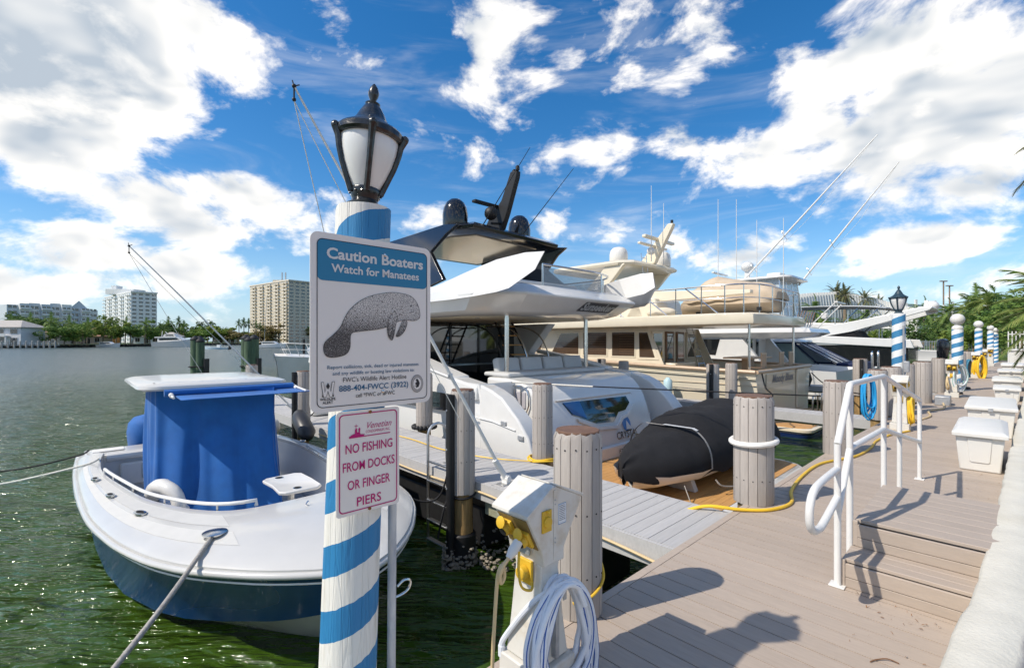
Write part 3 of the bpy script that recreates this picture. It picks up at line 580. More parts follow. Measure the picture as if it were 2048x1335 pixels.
def txt(name, s, u, z, width, size, m, t, v, bold=0, shear=0, space=1):
    mb = MB().text(s, (u, v, z), RT, UP, size, bold=bold, width=width, shear=shear, space=space, depth=0)
    par = list(range(len(mb.v)))
    def fd(a):
        while par[a] != a: par[a] = par[par[a]]; a = par[a]
        return a
    for f in mb.f:
        for q in f[1:]: par[fd(q)] = fd(f[0])
    isl = {}
    for i in range(len(mb.v)): isl.setdefault(fd(i), []).append(mb.v[i][0])
    rg = sorted((min(x), max(x), k) for k, x in isl.items()); word = {}; w = 0; end = None
    for a, b, k in rg:      # a gap wider than a quarter of the letter height starts a new word
        if end is not None and a-end > size*.15*(width/(.55*size*len(s))): w += 1
        word[k] = w; end = b if end is None else max(end, b)
    for i in range(w+1):
        o = MB(); idx = {}
        for f in mb.f:
            if word[fd(f[0])] == i:
                for q in f:
                    if q not in idx: idx[q] = len(o.v); o.v.append(mb.v[q])
                o.f.append(tuple(idx[q] for q in f)); o.m.append(0)
        if o.f: o.build(name, m, t, smooth=0)
vt = V1-.0022
txt('lettering', 'Caution Boaters', .831, 1.936, .385, .052, whitep, SG, vt, .028)
txt('lettering', 'Watch for Manatees', .831, 1.890, .350, .040, whitep, SG, vt, .022)
txt('lettering', 'Report collisions, sick, dead or injured manatees', .822, 1.554, .362, .0175, inkb, SG, vt, .006)
txt('lettering', 'and any wildlife or boating law violations to:', .822, 1.532, .325, .0175, inkb, SG, vt, .006)
txt('lettering', "FWC's Wildlife Alert Hotline", .822, 1.506, .252, .0235, ink, SG, vt, 0)
txt('lettering', '888-404-FWCC (3922)', .820, 1.474, .275, .029, inkb, SG, vt, .012)
txt('lettering', 'cell *FWC or #FWC', .821, 1.449, .155, .0205, ink, SG, vt, .004)
txt('lettering', 'WILDLIFE', .643, 1.447, .054, .0125, ink, SG, vt, .02)
txt('lettering', 'ALERT', .643, 1.4355, .036, .0125, ink, SG, vt, .02)
def flat(name, polys, m, t, v):
    mb = MB()
    for P in polys: mb.add([(p[0], v, p[1]) for p in P], [tuple(range(len(P)))])
    o = mb.build(name, m, t, smooth=0); bm = bmesh.new(); bm.from_mesh(o.data); bmesh.ops.triangulate(bm, faces=bm.faces[:]); bm.to_mesh(o.data); bm.free(); return o
def sp2(P, n=4): return [(q.x, q.z) for q in spline([(p[0], 0, p[1]) for p in P], n, True)]
body = [(.628, 1.631), (.632, 1.607), (.648, 1.595), (.68, 1.596), (.709, 1.606), (.722, 1.63), (.726, 1.676), (.761, 1.686), (.825, 1.694), (.877, 1.708), (.916, 1.727), (.947, 1.732), (.983, 1.731), (1.004, 1.739), (1.01, 1.754), (1.004, 1.785), (.988, 1.811), (.962, 1.828), (.921, 1.834), (.882, 1.834), (.843, 1.827), (.797, 1.814), (.757, 1.793), (.722, 1.762), (.701, 1.729), (.686, 1.698), (.66, 1.671), (.637, 1.651)]
f1 = [(.896, 1.762), (.877, 1.739), (.867, 1.703), (.872, 1.668), (.887, 1.654), (.896, 1.678), (.903, 1.713), (.909, 1.744)]
f2 = [(.936, 1.732), (.916, 1.696), (.903, 1.669), (.921, 1.671), (.941, 1.691), (.952, 1.723)]
def outline(name, P, w, v):
    Q = sp2(P); n = len(Q); c = []
    mb = MB(); o3 = []; i3 = []
    for i in range(n):
        a, b = Q[i-1], Q[(i+1) % n]; tx, tz = b[0]-a[0], b[1]-a[1]; l = math.hypot(tx, tz) or 1; nx, nz = tz/l, -tx/l
        o3.append((Q[i][0]+nx*w, v, Q[i][1]+nz*w)); i3.append((Q[i][0]-nx*w, v, Q[i][1]-nz*w))
    ring(mb, o3, i3); mb.build(name, ink, SG, smooth=0)
flat('manatee_drawing', [sp2(body)], manm, SG, vt); flat('manatee_drawing', [sp2(f2)], manm, SG, vt-.0003); flat('manatee_drawing', [sp2(f1)], manm, SG, vt-.0006)
outline('drawing_outline', body, .0008, vt-.0002); outline('drawing_outline', f2, .0007, vt-.0005); outline('drawing_outline', f1, .0007, vt-.0008)
flat('drawing_outline', [[(.968+.004*math.cos(a), 1.788+.003*math.sin(a)) for a in np.linspace(0, 6, 8)]], ink, SG, vt-.001)
flat('wildlife_logo', [[(.619, 1.511), (.629, 1.511), (.633, 1.478), (.640, 1.497), (.646, 1.497), (.652, 1.478), (.657, 1.511), (.667, 1.511), (.659, 1.458), (.649, 1.458), (.643, 1.476), (.637, 1.458), (.627, 1.458)]], ink, SG, vt)
flat('wildlife_logo', [[(.6208, 1.5095), (.6278, 1.5095), (.632, 1.474), (.6395, 1.4955), (.6465, 1.4955), (.6535, 1.474), (.6582, 1.5095), (.6652, 1.5095), (.6578, 1.4595), (.6498, 1.4595), (.643, 1.481), (.6362, 1.4595), (.6282, 1.4595)]], signw, SG, vt-.0004)
flat('wildlife_logo', [[(.6365, 1.4955), (.643, 1.508), (.6495, 1.4955), (.643, 1.484)], [(.6225, 1.4595), (.6285, 1.4595), (.626, 1.474)], [(.6575, 1.4595), (.6635, 1.4595), (.660, 1.474)]], ink, SG, vt-.0008)
def circ(cx, cz, r, n=28, k=1.25): return [(cx+r*math.cos(2*PI*i/n), cz+r*k*math.sin(2*PI*i/n)) for i in range(n)]
flat('round_seal', [circ(.997, 1.483, .0275)], ink, SG, vt); flat('round_seal', [circ(.997, 1.483, .0262)], mat('seal_grey', (.42, .39, .36), .5), SG, vt-.0003); flat('round_seal', [circ(.997, 1.483, .0195)], ink, SG, vt-.0006)
flat('round_seal', [circ(.997, 1.483, .0185)], signw, SG, vt-.0009); flat('round_seal', [[(.990, 1.466), (1.003, 1.470), (1.008, 1.484), (1.002, 1.497), (.996, 1.503), (.989, 1.498), (.994, 1.490), (.986, 1.484), (.992, 1.478)], [(.984, 1.470), (.989, 1.474), (.987, 1.479)]], ink, SG, vt-.0012)
for u, z in ((.857, 1.972), (.849, 1.463)): MB().lathe([(.006, 0), (.006, .003), (.003, .0045)], 12, (u, V1-.001, z), ax=Matrix.Rotation(R(90), 3, 'X')).build('screw', steel, SG)
V2 = 1.600
SP = thing('no_fishing_sign', 'small white sign with pink lettering, No fishing from docks or finger piers', 'sign', (.8, V2, 1.03))
MB().slab(rrect(.676, .923, 1.028, 1.400, .012, V2), (0, .003, 0)).build('panel', signw, SP, smooth=0)
mb = MB(); ring(mb, rrect(.6855, .9135, 1.040, 1.390, .016, V2-.0016), rrect(.6895, .9095, 1.044, 1.386, .013, V2-.0016)); mb.build('border_line', signp, SP, smooth=0)
v2 = V2-.002
for s, u, z, w in (('NO FISHING', .801, 1.250, .184), ('FROM DOCKS', .800, 1.186, .203), ('OR FINGER', .799, 1.120, .166), ('PIERS', .798, 1.056, .095)): txt('lettering', s, u, z, w, .0465, signp, SP, v2, .009)
txt('lettering', 'Venetian', .835, 1.331, .098, .034, signp, SP, v2, -.004, .45)
txt('lettering', 'CONDOMINIUM, INC.', .834, 1.315, .098, .0145, signp, SP, v2, 0)
flat('ship_emblem', [[(.722, 1.303), (.774, 1.303), (.782, 1.312), (.765, 1.314), (.762, 1.322), (.752, 1.322), (.752, 1.336), (.749, 1.336), (.749, 1.352), (.7475, 1.352), (.7475, 1.336), (.744, 1.332), (.744, 1.318), (.734, 1.316), (.722, 1.309)], [(.758, 1.322), (.763, 1.322), (.764, 1.334), (.761, 1.339), (.757, 1.334)], [(.742, 1.344), (.755, 1.344), (.755, 1.346), (.742, 1.346)], [(.774, 1.303), (.884, 1.303), (.884, 1.3065), (.774, 1.3065)]], signp, SP, v2)
for u, z in ((.802, 1.391), (.800, 1.037)): MB().lathe([(.006, 0), (.006, .003), (.003, .0045)], 12, (u, V2-.0015, z), ax=Matrix.Rotation(R(90), 3, 'X')).build('screw', mat('rusty', (.25, .10, .03), .8, var=.3), SP)
# ------------------------------------------------------------------ power pedestals
def pedestal(label, c, detail):
    u, v = c; t = thing('power_pedestal', label, 'power pedestal', (u, v, 0), group='dock power pedestals')
    a, b = v-.115, v+.115
    head = [(-.07, .60), (-.085, .675), (-.175, .845), (-.18, .862), (-.012, .962), (.012, .962), (.20, .880), (.205, .862), (.07, .66), (.07, .60)]
    MB().prism([(u+x, z) for x, z in head], 1, a, b).build('head', beigepl, t, bevel=.006, smooth=30)
    # flaring body: lower part of the column
    mb = MB()
    rings = []
    for x, y, z in ((.066, .092, .60), (.062, .085, .56), (.085, .098, .30), (.105, .108, .135)): rings.append([(u-x, v-y, z), (u+x, v-y, z), (u+x, v+y, z), (u-x, v+y, z)])
    mb.loft(rings); mb.build('column', beigepl, t, bevel=.006, smooth=30)
    MB().b2((u-.13, v-.135, 0), (u+.13, v+.135, .13)).build('plinth', beigepl, t, bevel=.008)
    # hood overhang: thin roof shells that shade the socket panels
    MB().prism([(u-.19, .852), (u-.188, .868), (u-.010, .972), (u-.0105, .9635)], 1, a-.006, b+.006).build('hood', beigepl, t, smooth=0, bevel=.003)
    MB().prism([(u+.215, .868), (u+.213, .886), (u+.010, .972), (u+.0105, .9635)], 1, a-.006, b+.006).build('hood', beigepl, t, smooth=0, bevel=.003)
    # sloping socket panel on the -u side
    nrm = Vector((-.884, 0, -.468)); tng = Vector((-.468, 0, .884)); pc = Vector((u-.131, v, .76))
    mb = MB(); Rm = Matrix((tng, Vector((0, 1, 0)), nrm)).transposed()
    mb.box(pc+nrm*.002, (.175, .19, .004), Rm); mb.build('socket_panel', mat('panel_brown', (.22, .15, .05), .5) if 'panel_brown' not in MT else MT['panel_brown'], t, smooth=0)
    for dv, dz in ((.045, .02), (-.05, -.02)):
        p = pc+Vector((0, dv, 0))+tng*dz; mb = MB(); mb.box(p+nrm*.014, (.082, .076, .018), Rm); mb.lathe([(.030, .02), (.028, .045), (.022, .05)], 18, p, ax=Rm); o = mb.build('socket', yellow, t, bevel=.003)
        MB().lathe([(.02, .0), (.02, .004)], 16, p+nrm*.05, ax=Rm).build('socket_face', dark, o)
        MB().lathe([(.027, 0), (.028, .006), (.018, .009)], 18, p+tng*.048+nrm*.038, ax=Matrix.Rotation(.7, 3, 'Y') @ Rm).build('flip_cover', yellow, o)
    # near side: seam, outlet cover, rating label
    MB().b2((u-.009, a-.003, .62), (u+.009, a-.0004, .945)).build('seam_strip', beigepl, t, smooth=0)
    for z in (.90, .88, .72, .70): MB().ball((u, a-.004, z), .004, 6, 4).build('rivet', galv, t)
    mb = MB(); mb.b2((u-.092, a-.008, .765), (u-.028, a-.0005, .865)); mb.lathe([(.027, 0), (.026, .012), (.02, .014)], 18, (u-.060, a-.006, .812), ax=Matrix.Rotation(R(90), 3, 'X')); mb.b2((u-.066, a-.022, .855), (u-.052, a-.006, .868)); mb.build('outlet_cover', yellow, t, bevel=.002)
    if detail:
        MB().b2((u+.025, a-.0016, .775), (u+.082, a-.0004, .872)).build('rating_label', mat('label_paper', (.70, .73, .76), .5), t, smooth=0)
        mb = MB(); 
        for q in ((.025, .082, .775, .778), (.025, .082, .869, .872), (.025, .0265, .775, .872), (.0805, .082, .775, .872)): mb.add([(u+q[0], a-.002, q[2]), (u+q[1], a-.002, q[2]), (u+q[1], a-.002, q[3]), (u+q[0], a-.002, q[3])], [(0, 1, 2, 3)])
        mb.build('label_border', mat('label_blue', (.10, .25, .45), .5), t, smooth=0)
        mb = MB(); rn = random.Random(2)
        for i in range(9):
            z = .861-i*.0085; x0 = .032; 
            while x0 < .072: w = rn.uniform(.004, .012); mb.add([(u+x0, a-.0022, z), (u+min(x0+w, .075), a-.0022, z), (u+min(x0+w, .075), a-.0022, z+.0028), (u+x0, a-.0022, z+.0028)], [(0, 1, 2, 3)]); x0 += w+.002
        mb.build('label_print', ink, t, smooth=0)
    # lower socket, on the -u face of the column
    mb = MB(); mb.box((u-.076, v+.0, .55), (.016, .085, .115)); mb.lathe([(.031, 0), (.030, .034), (.023, .038)], 18, (u-.085, v, .55), ax=Matrix.Rotation(R(-90), 3, 'Y')); mb.build('socket', yellow, t, bevel=.004)
    MB().b2((u-.0935, v-.04, .64), (u-.0875, v+.04, .69)).build('name_plate', galv, t, smooth=0)
    MB().b2((u-.012, v-.1335, .16), (u+.012, v-.105, .44)).build('strap', galv, t, smooth=0)
    mb = MB(); mb.b2((u+.005, v-.165, .49), (u+.03, v-.098, .505)); mb.b2((u+.005, v-.165, .44), (u+.03, v-.16, .50)); mb.build('hose_bracket', galv, t, bevel=.002)
    return t
PD = pedestal('weathered white power pedestal with yellow sockets in the foreground', (1.665, 1.57), True)
PD2 = pedestal('white power pedestal with a yellow cable, behind the handrail', (11.2, 1.28), False)
PD3 = pedestal('white power pedestal hung with a green and white hose, farther along the dock', (18.9, .98), False)
PD4 = pedestal('distant white power pedestal between blue and yellow coils', (29.5, .75), False)
PD5 = pedestal('small distant power pedestal second from the fence', (36.5, .62), False)
PD6 = pedestal('most distant power pedestal, nearest the white picket fence', (44.5, .45), False)
for q, s in ((PD3, 1.15), (PD2, 1.05), (PD4, 1.2), (PD5, 1.25), (PD6, 1.3)): q.scale = (s, s, s)
def coil(name, label, c, n, top, w, ln, m1, m2, r=.0095, seed=1, ax=(1, 0, 0), cat='hose', spread=.05, m3=None):
    # long loops hung over a bracket
    rn = random.Random(seed); t = thing(name, label, cat, c); ax = Vector(ax); ay = ax.cross(Vector((0, 0, 1)))
    mb = MB(); ms = MB(); C = Vector(c)+Vector((0, 0, top)); pts = []
    for i in range(n):
        l = ln*rn.uniform(.72, 1.08); ww = w*rn.uniform(.7, 1.1); dy = -spread*i/n+rn.uniform(-.01, .01); dx = rn.uniform(-.02, .02); P = []
        for k in range(24):
            a = 2*PI*k/24; s = math.sin(a); cc = math.cos(a)
            zz = -l/2*(1-cc); wx = ww*s*(.75+.45*(1-cc)/2)
            P.append(C+ax*(wx+dx+.03*math.sin(i*2)*(1-cc)/2)+ay*(dy+.012*math.sin(a*2+i)+ .05*(1-cc)/2*rn.uniform(.2, .5))+Vector((0, 0, zz+rn.uniform(-.002, .002))))
        P = spline(P, 2, True); mb.tube(P, r, 8, closed=True)
        if m2: ms.tube([p+ay*r*.62+ax*r*.55*(1 if i % 2 else -1) for p in P], r*.30, 5, closed=True)
    mb.build('coil_loops', m1, t, smooth=60)
    if m2: ms.build('stripe', m2, t, smooth=60)
    return t
H1 = coil('water_hose', 'coiled white water hose with blue stripe on the foreground pedestal', (1.69, 1.395, 0), 12, .515, .205, .62, hosew, hoseb, .0145, 3, (1, 0, 0), spread=.075)
mb = MB(); mb.tube(spline([(1.55, 1.70, .14), (1.555, 1.68, .2), (1.585, 1.52, .42), (1.66, 1.41, .515), (1.74, 1.39, .5), (1.80, 1.38, .38)], 8), .0145, 8); mb.lathe([(.018, 0), (.018, .05)], 10, (1.55, 1.70, .10)); mb.build('hose_end', hosew, H1)
t = thing('shore_power_lead', 'tan lead and clear plug hanging from the foreground pedestal', 'power lead', (1.45, 1.6, .6))
p0 = Vector((1.49, 1.52, .735)); mb = MB(); mb.lathe([(.022, 0), (.024, .05), (.018, .07), (.014, .085)], 14, p0, ax=Vector((-.75, 0, -.66)).to_track_quat('Z', 'Y').to_matrix()); mb.build('plug', whitepl, t)
mb = MB(); mb.tube(spline([(1.432, 1.52, .68), (1.405, 1.525, .655), (1.39, 1.535, .61), (1.405, 1.545, .565), (1.425, 1.545, .59), (1.415, 1.55, .64), (1.395, 1.555, .60), (1.395, 1.57, .48), (1.405, 1.60, .25), (1.41, 1.62, .06), (1.385, 1.64, .012), (1.36, 1.65, .008)], 8), .0085, 8); mb.build('cord', cord, t)
mb = MB(); mb.tube(spline([(1.475, 1.50, .70), (1.46, 1.49, .63), (1.47, 1.48, .55), (1.52, 1.47, .52), (1.56, 1.50, .53)], 6), .006, 8); mb.build('tie_cord', yellow, t)
mb = MB(); mb.tube(spline([(2.42, 1.76, .10), (2.45, 1.70, .06), (2.40, 1.62, .03), (2.25, 1.625, .16), (2.12, 1.68, .20)], 8), .009, 8)
mb = MB(); mb.tube(spline([(2.13, 1.72, .12), (2.22, 1.648, .16), (2.34, 1.655, .22), (2.41, 1.74, .30), (2.42, 1.84, .36), (2.38, 1.92, .33)], 8), .0085, 8); dockmesh('yellow_cable', mb, hosey, 'yellow cable looped round the near piling', 'cable')
# big yellow shore cable along the dock edge
mb = MB(); mb.tube(spline([(4.45, 2.15, -.03), (4.55, 1.98, .03), (4.72, 1.72, .02), (4.95, 1.53, .016), (5.3, 1.46, .016), (5.75, 1.58, .016), (6.5, 1.66, .016), (7.3, 1.65, .016), (8.1, 1.42, .016), (8.9, 1.37, .016), (9.6, 1.40, .016), (10.4, 1.32, .016), (11.1, 1.14, .016)], 10), .017, 8)
dockmesh('yellow_power_cable', mb, hosey, 'thick yellow shore power cable lying along the dock edge', 'cable')
mb = MB()
for k in range(3): mb.tube([(4.80+(.165+.02*k)*math.cos(a), 4.42+(.165+.02*k)*math.sin(a), .012+.02*(k % 2)+.008*math.sin(a*3+k)) for a in np.linspace(0, 2*PI, 33)[:-1]], .012, 8, closed=True)
mb.tube(spline([(4.63, 4.35, .012), (4.3, 4.9, .012), (4.1, 5.8, .012), (4.15, 7, .012), (3.95, 8.5, .012)], 8), .008, 6)
dockmesh('yellow_hose', mb, hosey, 'yellow hose wound round the piling foot and trailing along the pier', 'hose')
mb = MB(); mb.tube([(5.13+.208*math.cos(a), 1.76+.208*math.sin(a), .625+.02*math.cos(a+.6)) for a in np.linspace(0, 2*PI, 41)[:-1]], .028, 10, closed=True)
dockmesh('rope_ring', mb, mat('white_chafe', (.74, .72, .68), .6, var=.06, scale=12), 'white padded rope ring round the dock edge piling', 'rope ring')
mb = MB()
for k in range(18):
    a = 2*PI*k/18; mb.ball((4.84+.20*math.cos(a), 7.47+.20*math.sin(a), .05), .045, 8, 6)
dockmesh('roller_beads', mb, blackm, 'ring of black roller beads round the piling foot by the yacht', 'roller beads')
# ------------------------------------------------------------------ boarding steps, handrail
ST = thing('boarding_steps', 'taupe two-step platform leading up to the seawall', 'steps', (4.5, .4, 0))
def sbox(name, a, b): MB().b2(a, b).build(name, stepm, ST, smooth=0, bevel=.003, seg=1)
def step_block(u0, u1, z, vl):
    vr = min(vw(u0), vw(u1))-.06
    n = 3 if u1-u0 < .5 else 8; w = (u1-u0)/n
    for i in range(n): sbox('tread_board', (u0+i*w+.0015, vr, z-.025), (u0+(i+1)*w-.0015, vl, z))
    sbox('stringer', (u0+.005, vl-.028, .001), (u1, vl-.004, z-.0265))
step_block(3.80, 4.105, .185, .738); step_block(4.11, 5.285, .37, .722); step_block(5.29, 5.60, .185, .722)
for u, z0, z1 in ((3.79, .002, .065), (3.79, .068, .158), (4.085, .187, .25), (4.085, .253, .343)): sbox('riser_board', (u-.012, vw(u)-.06, z0), (u+.010, .716 if u > 4 else .732, z1))
sbox('corner_post', (4.072, .70, .19), (4.105, .728, .368)); sbox('corner_post', (3.772, .718, .003), (3.80, .742, .183))
HR = thing('handrail', 'white painted tube handrail with looped end beside the steps', 'handrail', (5, .72, 0))
hv = lambda u: .758-(u-3.76)*.026
def post(u, z0, z1, plate=True):
    mb = MB(); mb.tube([(u, hv(u), z0), (u, hv(u), z1)], .0215, 14); mb.build('post', whitep, HR)
    if plate: mb = MB(); mb.b2((u-.045, hv(u)-.045, z0), (u+.045, hv(u)+.045, z0+.009)); mb.build('foot_plate', whitep, HR, bevel=.002); MB().lathe([(.008, 0), (.008, .008)], 6, (u+.032, hv(u)-.03, z0+.009)).build('bolt', galv, HR)
post(3.763, .001, .955); post(4.086, .12, 1.335, False); post(5.28, .12, 1.335, False); post(6.05, .001, 1.19); post(7.363, .001, .945)
def rail(name, P): MB().tube([(u, hv(u), z) for u, z in P], .0225, 14).build(name, whitep, HR)
rail('top_rail', [(3.763, .955), (4.07, 1.315), (4.09, 1.335), (4.12, 1.338), (5.25, 1.338), (5.30, 1.332), (7.34, .955), (7.365, .945)])
rail('middle_rail', [(3.765, .49), (4.08, .865), (4.12, .875), (5.26, .865), (5.30, .855), (7.36, .45)])
lp = spline([(3.763, 0, .772), (3.50, 0, .772), (3.27, 0, .765), (3.185, 0, .73), (3.15, 0, .66), (3.165, 0, .57), (3.24, 0, .505), (3.36, 0, .475), (3.765, 0, .49)], 6)
rail('loop_end', [(q.x, q.z) for q in spline([(3.763, 0, .79), (3.40, 0, .775), (3.24, 0, .75), (3.165, 0, .68), (3.16, 0, .585), (3.215, 0, .52), (3.31, 0, .50), (3.42, 0, .505), (3.765, 0, .60)], 6)])
# ------------------------------------------------------------------ dock boxes
def dock_box(label, u0, u1, v0, v1, h, style):
    t = thing('dock_box', label, 'dock box', ((u0+u1)/2, (v0+v1)/2, 0), group='white dock boxes along the seawall'); i = .09; mb = MB()
    R4 = lambda d, z: [(u0+d, v0+d*.6, z), (u1-d, v0+d*.6, z), (u1-d, v1-d*.6, z), (u0+d, v1-d*.6, z)]
    mb.loft([R4(i+.02, .0), R4(i*.35+.02, h-.09)]); b = mb.build('body', whitepl, t, bevel=.015)
    mb = MB(); mb.loft([R4(0, h-.095), R4(-.005, h-.045), R4(.02, h-.035), R4(.10, h-.005 if style else h-.02), R4(.12, h if style else h-.018)]); mb.build('lid', whitepl, t, bevel=.008)
    vm = (v0+v1)/2
    fx = lambda z: u0+lerp(z/(h-.09), i+.02, i*.35+.02)
    P = [(-.11, h-.11), (-.09, .13), (-.075, .115), (.075, .115), (.09, .13), (.11, h-.11)]
    mb = MB(); mb.add([(fx(z)-.012, vm+y, z) for y, z in P]+[(fx(z)+.004, vm+y*1.06, z-.004) for y, z in P], [tuple(range(6))]+[(k, (k+1) % 6, 6+(k+1) % 6, 6+k) for k in range(6)]); mb.build('front_panel', whitepl, t, smooth=0, bevel=.004)
    MB().b2((u0-.012, vm-.03, h-.11), (u0+.01, vm+.03, h-.05)).build('latch', galv, t, bevel=.003) if not style else None
    return t
dock_box('nearest white dock box with a raised lid panel beside the seawall', 8.25, 9.75, -.075, .43, .535, 1)
dock_box('flat lidded white dock box, second from the steps', 11.35, 13.4, -.21, .43, .56, 0)
dock_box('white dock box with a round latch, third from the steps', 16.3, 17.5, -.35, .12, .55, 0)
dock_box('low white dock box, fourth from the steps', 18.6, 20.2, -.43, .16, .62, 1)
dock_box('white dock box, fifth from the steps', 22.5, 24.2, -.55, .06, .7, 0)
dock_box('distant white dock box near the pale cabinet', 27, 29, -.70, -.02, .75, 1)
dock_box('farthest white upright dock box before the picket fence', 31.5, 32.6, -.85, -.25, 1.3, 0)
# ------------------------------------------------------------------ aluminium ladder
LD = thing('boarding_ladder', 'aluminium boarding ladder with hooped rails on the finger pier', 'ladder', (3.45, 4.95, 0))
for v in (5.22, 4.72):
    P = [(3.44, v, -1.35), (3.44, v, .40)]+[(3.44+.15-.15*math.cos(a), v, .40+.15*math.sin(a)) for a in np.linspace(.2, PI, 9)]+[(3.74, v, .40), (3.74, v, .0)]
    MB().tube(P, .019, 10).build('rail', alum, LD)
    MB().b2((3.69, v-.03, -.012), (3.79, v+.03, -.004)).build('foot_plate', alum, LD)
for z in (-.18, -.435, -.69, -.945, .06): MB().b2((3.41 if z < 0 else 3.44, 4.73, z-.012), (3.475 if z < 0 else 3.47, 5.21, z+.012)).build('rung', alum, LD, bevel=.004)
MB().b2((3.72, 4.73, .05), (3.75, 5.21, .07)).build('tie_bar', alum, LD)
# ------------------------------------------------------------------ mooring whips
def whip(label, base, tip, ends, seed):
    t = thing('mooring_whip', label, 'mooring whip', base); b = Vector(base); e = Vector(tip); d = (e-b).normalized()
    MB().b2((b.x-.10, b.y-.06, b.z+.001), (b.x+.10, b.y+.06, b.z+.014)).build('base_plate', alum, t, bevel=.003)
    mb = MB(); mb.box(b+Vector((0, 0, .06)), (.06, .09, .10)); mb.tube([b+Vector((0, -.06, .07)), b+Vector((0, .06, .07))], .035, 12); mb.tube([b+Vector((0, 0, .07)), b+d*.30+Vector((0, 0, .03))], .034, 12); mb.build('socket', whitep, t, bevel=.004)
    s = b+d*.2+Vector((0, 0, .05)); L = (e-s).length
    mb = MB(); mb.tube([s, s.lerp(e, .35)+Vector((0, 0, .015)), s.lerp(e, .7)+Vector((0, 0, .02)), e], [.020, .018, .014, .010], 10); mb.build('rod', mat('whip_fibreglass', (.66, .65, .62), .4) if 'whip_fibreglass' not in MT else MT['whip_fibreglass'], t)
    mb = MB(); mb.ball(e, .022, 8, 6); mb.tube([e, e+Vector((.05, 0, .03))], .006, 6); mb.tube([e, e+Vector((-.01, .02, .06))], .006, 6); mb.tube([e, e-Vector((0, 0, .12))], .008, 6); mb.ball(e-Vector((0, 0, .13)), .02, 8, 6); mb.build('tip_fitting', blackm, t)
    q = s.lerp(e, .27); mb = MB(); mb.box(q, (.06, .02, .05)); mb.build('cleat', galv, t, bevel=.006)
    mb = MB()
    for x in ends: mb.tube(sag(e-Vector((0, 0, .14)), x, .03), .0045, 6)
    mb.build('line', ropew, t)
whip('long white mooring whip leaning over the blue boat, behind the lantern', (3.69, 3.974, -.012), (1.58, 4.72, 4.12), [(2.62, 4.95, .09), (3.2, 4.2, .75)], 1)
whip('farther white mooring whip leaning out past the blue boat canopy', (3.75, 11.07, -.012), (.84, 11.6, 3.49), [(3.45, 11.25, .35), (2.3, 11.0, .3)], 2)
# ------------------------------------------------------------------ boats: shared builders
def hull(t, top_m, bot_m, st, ctr, nt=8, names=('hull', 'hull_bottom'), p=1.6, flip=False, zw=WZ):
    # st: (v, half beam at sheer, sheer z, half beam at chine, chine z, keel z); ctr(v) = centreline u
    T = MB(); B = MB(); rt = []; rb = []
    for v, hs, zs, hc, zc, zk in st:
        c = ctr(v); side = [(hc+(hs-hc)*(k/nt)**p, lerp(k/nt, zc, zs)) for k in range(nt+1)]
        rt.append([(c-y, v, z) for y, z in reversed(side)]+[(c+y, v, z) for y, z in side])
        rb.append([(c-hc, v, zc), (c-hc*.93, v, zc-.012), (c-hc*.5, v, lerp(.45, zk, zc)), (c, v, zk), (c+hc*.5, v, lerp(.45, zk, zc)), (c+hc*.93, v, zc-.012), (c+hc, v, zc)])
    n = nt+1
    T.loft([r[:n] for r in rt], ring_closed=False, caps=False); T.loft([r[n:] for r in rt], ring_closed=False, caps=False)
    r0 = rt[0]; T.add(r0, [tuple(range(len(r0)))])
    B.loft(rb, ring_closed=False, caps=False); B.add(rb[0], [tuple(range(7))])
    a = T.build(names[0], top_m, t, smooth=50); b = B.build(names[1], bot_m, t, smooth=30)
    return a, b
def cleat(t, c, ax=(1, 0, 0), s=1, m=None, name='cleat'):
    c = Vector(c); ax = Vector(ax); mb = MB(); mb.tube([c-ax*.07*s+Vector((0, 0, .035*s)), c+Vector((0, 0, .04*s)), c+ax*.07*s+Vector((0, 0, .035*s))], [.008*s, .013*s, .008*s], 8)
    mb.tube([c+ax*.025*s, c+ax*.02*s+Vector((0, 0, .04*s))], .008*s, 6); mb.tube([c-ax*.025*s, c-ax*.02*s+Vector((0, 0, .04*s))], .008*s, 6); return mb.build(name, m or steel, t)
# ------------------------------------------------------------------ blue centre console boat
BB = thing('centre_console_boat', 'dark blue and white centre console boat with blue canvas curtain', 'boat', (1.5, 6.5, WZ), group='boats in the marina')
bv = [9.55, 8.6, 7.6, 6.66, 5.9, 5.22, 4.85, 4.51, 4.28, 4.08, 3.85, 3.62, 3.44, 3.30, 3.20, 3.14]
bh = [1.30, 1.36, 1.39, 1.39, 1.36, 1.28, 1.21, 1.12, 1.03, .93, .78, .61, .44, .28, .14, .01]
bc = lambda v: 1.60-.03*(v-3.2)
bs = lambda v: interp(v, [3.1, 4, 6, 9.6], [.05, .02, -.02, -.06])
def bst(v, h):
    hc = interp(v, [3.1, 3.5, 4.0, 4.4, 4.9, 5.6, 7, 9.6], [0.004, .10, .33, .56, .85, 1.10, 1.24, 1.22]); zc = interp(v, [3.1, 3.5, 4.0, 4.6, 5.5, 7, 9.6], [-.10, -.42, -.61, -.72, -.80, -.86, -.88])
    zk = interp(v, [3.1, 3.5, 4.0, 4.3, 5, 6, 9.6], [-.105, -.52, -.90, -1.02, -1.2, -1.3, -1.35]); return (v, h, bs(v)-.03, min(hc, h*.95), zc, zk)
hull(BB, navyh, oldgel, [bst(v, h) for v, h in zip(bv, bh)], bc, 10, p=1.15)
ihv = [9.15, 8.6, 7.67, 6.6, 5.9, 5.3, 5.09, 4.9, 4.78, 4.72]; ihh = [1.05, 1.12, 1.16, 1.05, .94, .76, .68, .58, .46, .30]
def outer(k=1, dz=0): return [(bc(v)-h*k, v, bs(v)+dz) for v, h in zip(bv, bh)]+[(bc(v)+h*k, v, bs(v)+dz) for v, h in reversed(list(zip(bv, bh)))][1:]
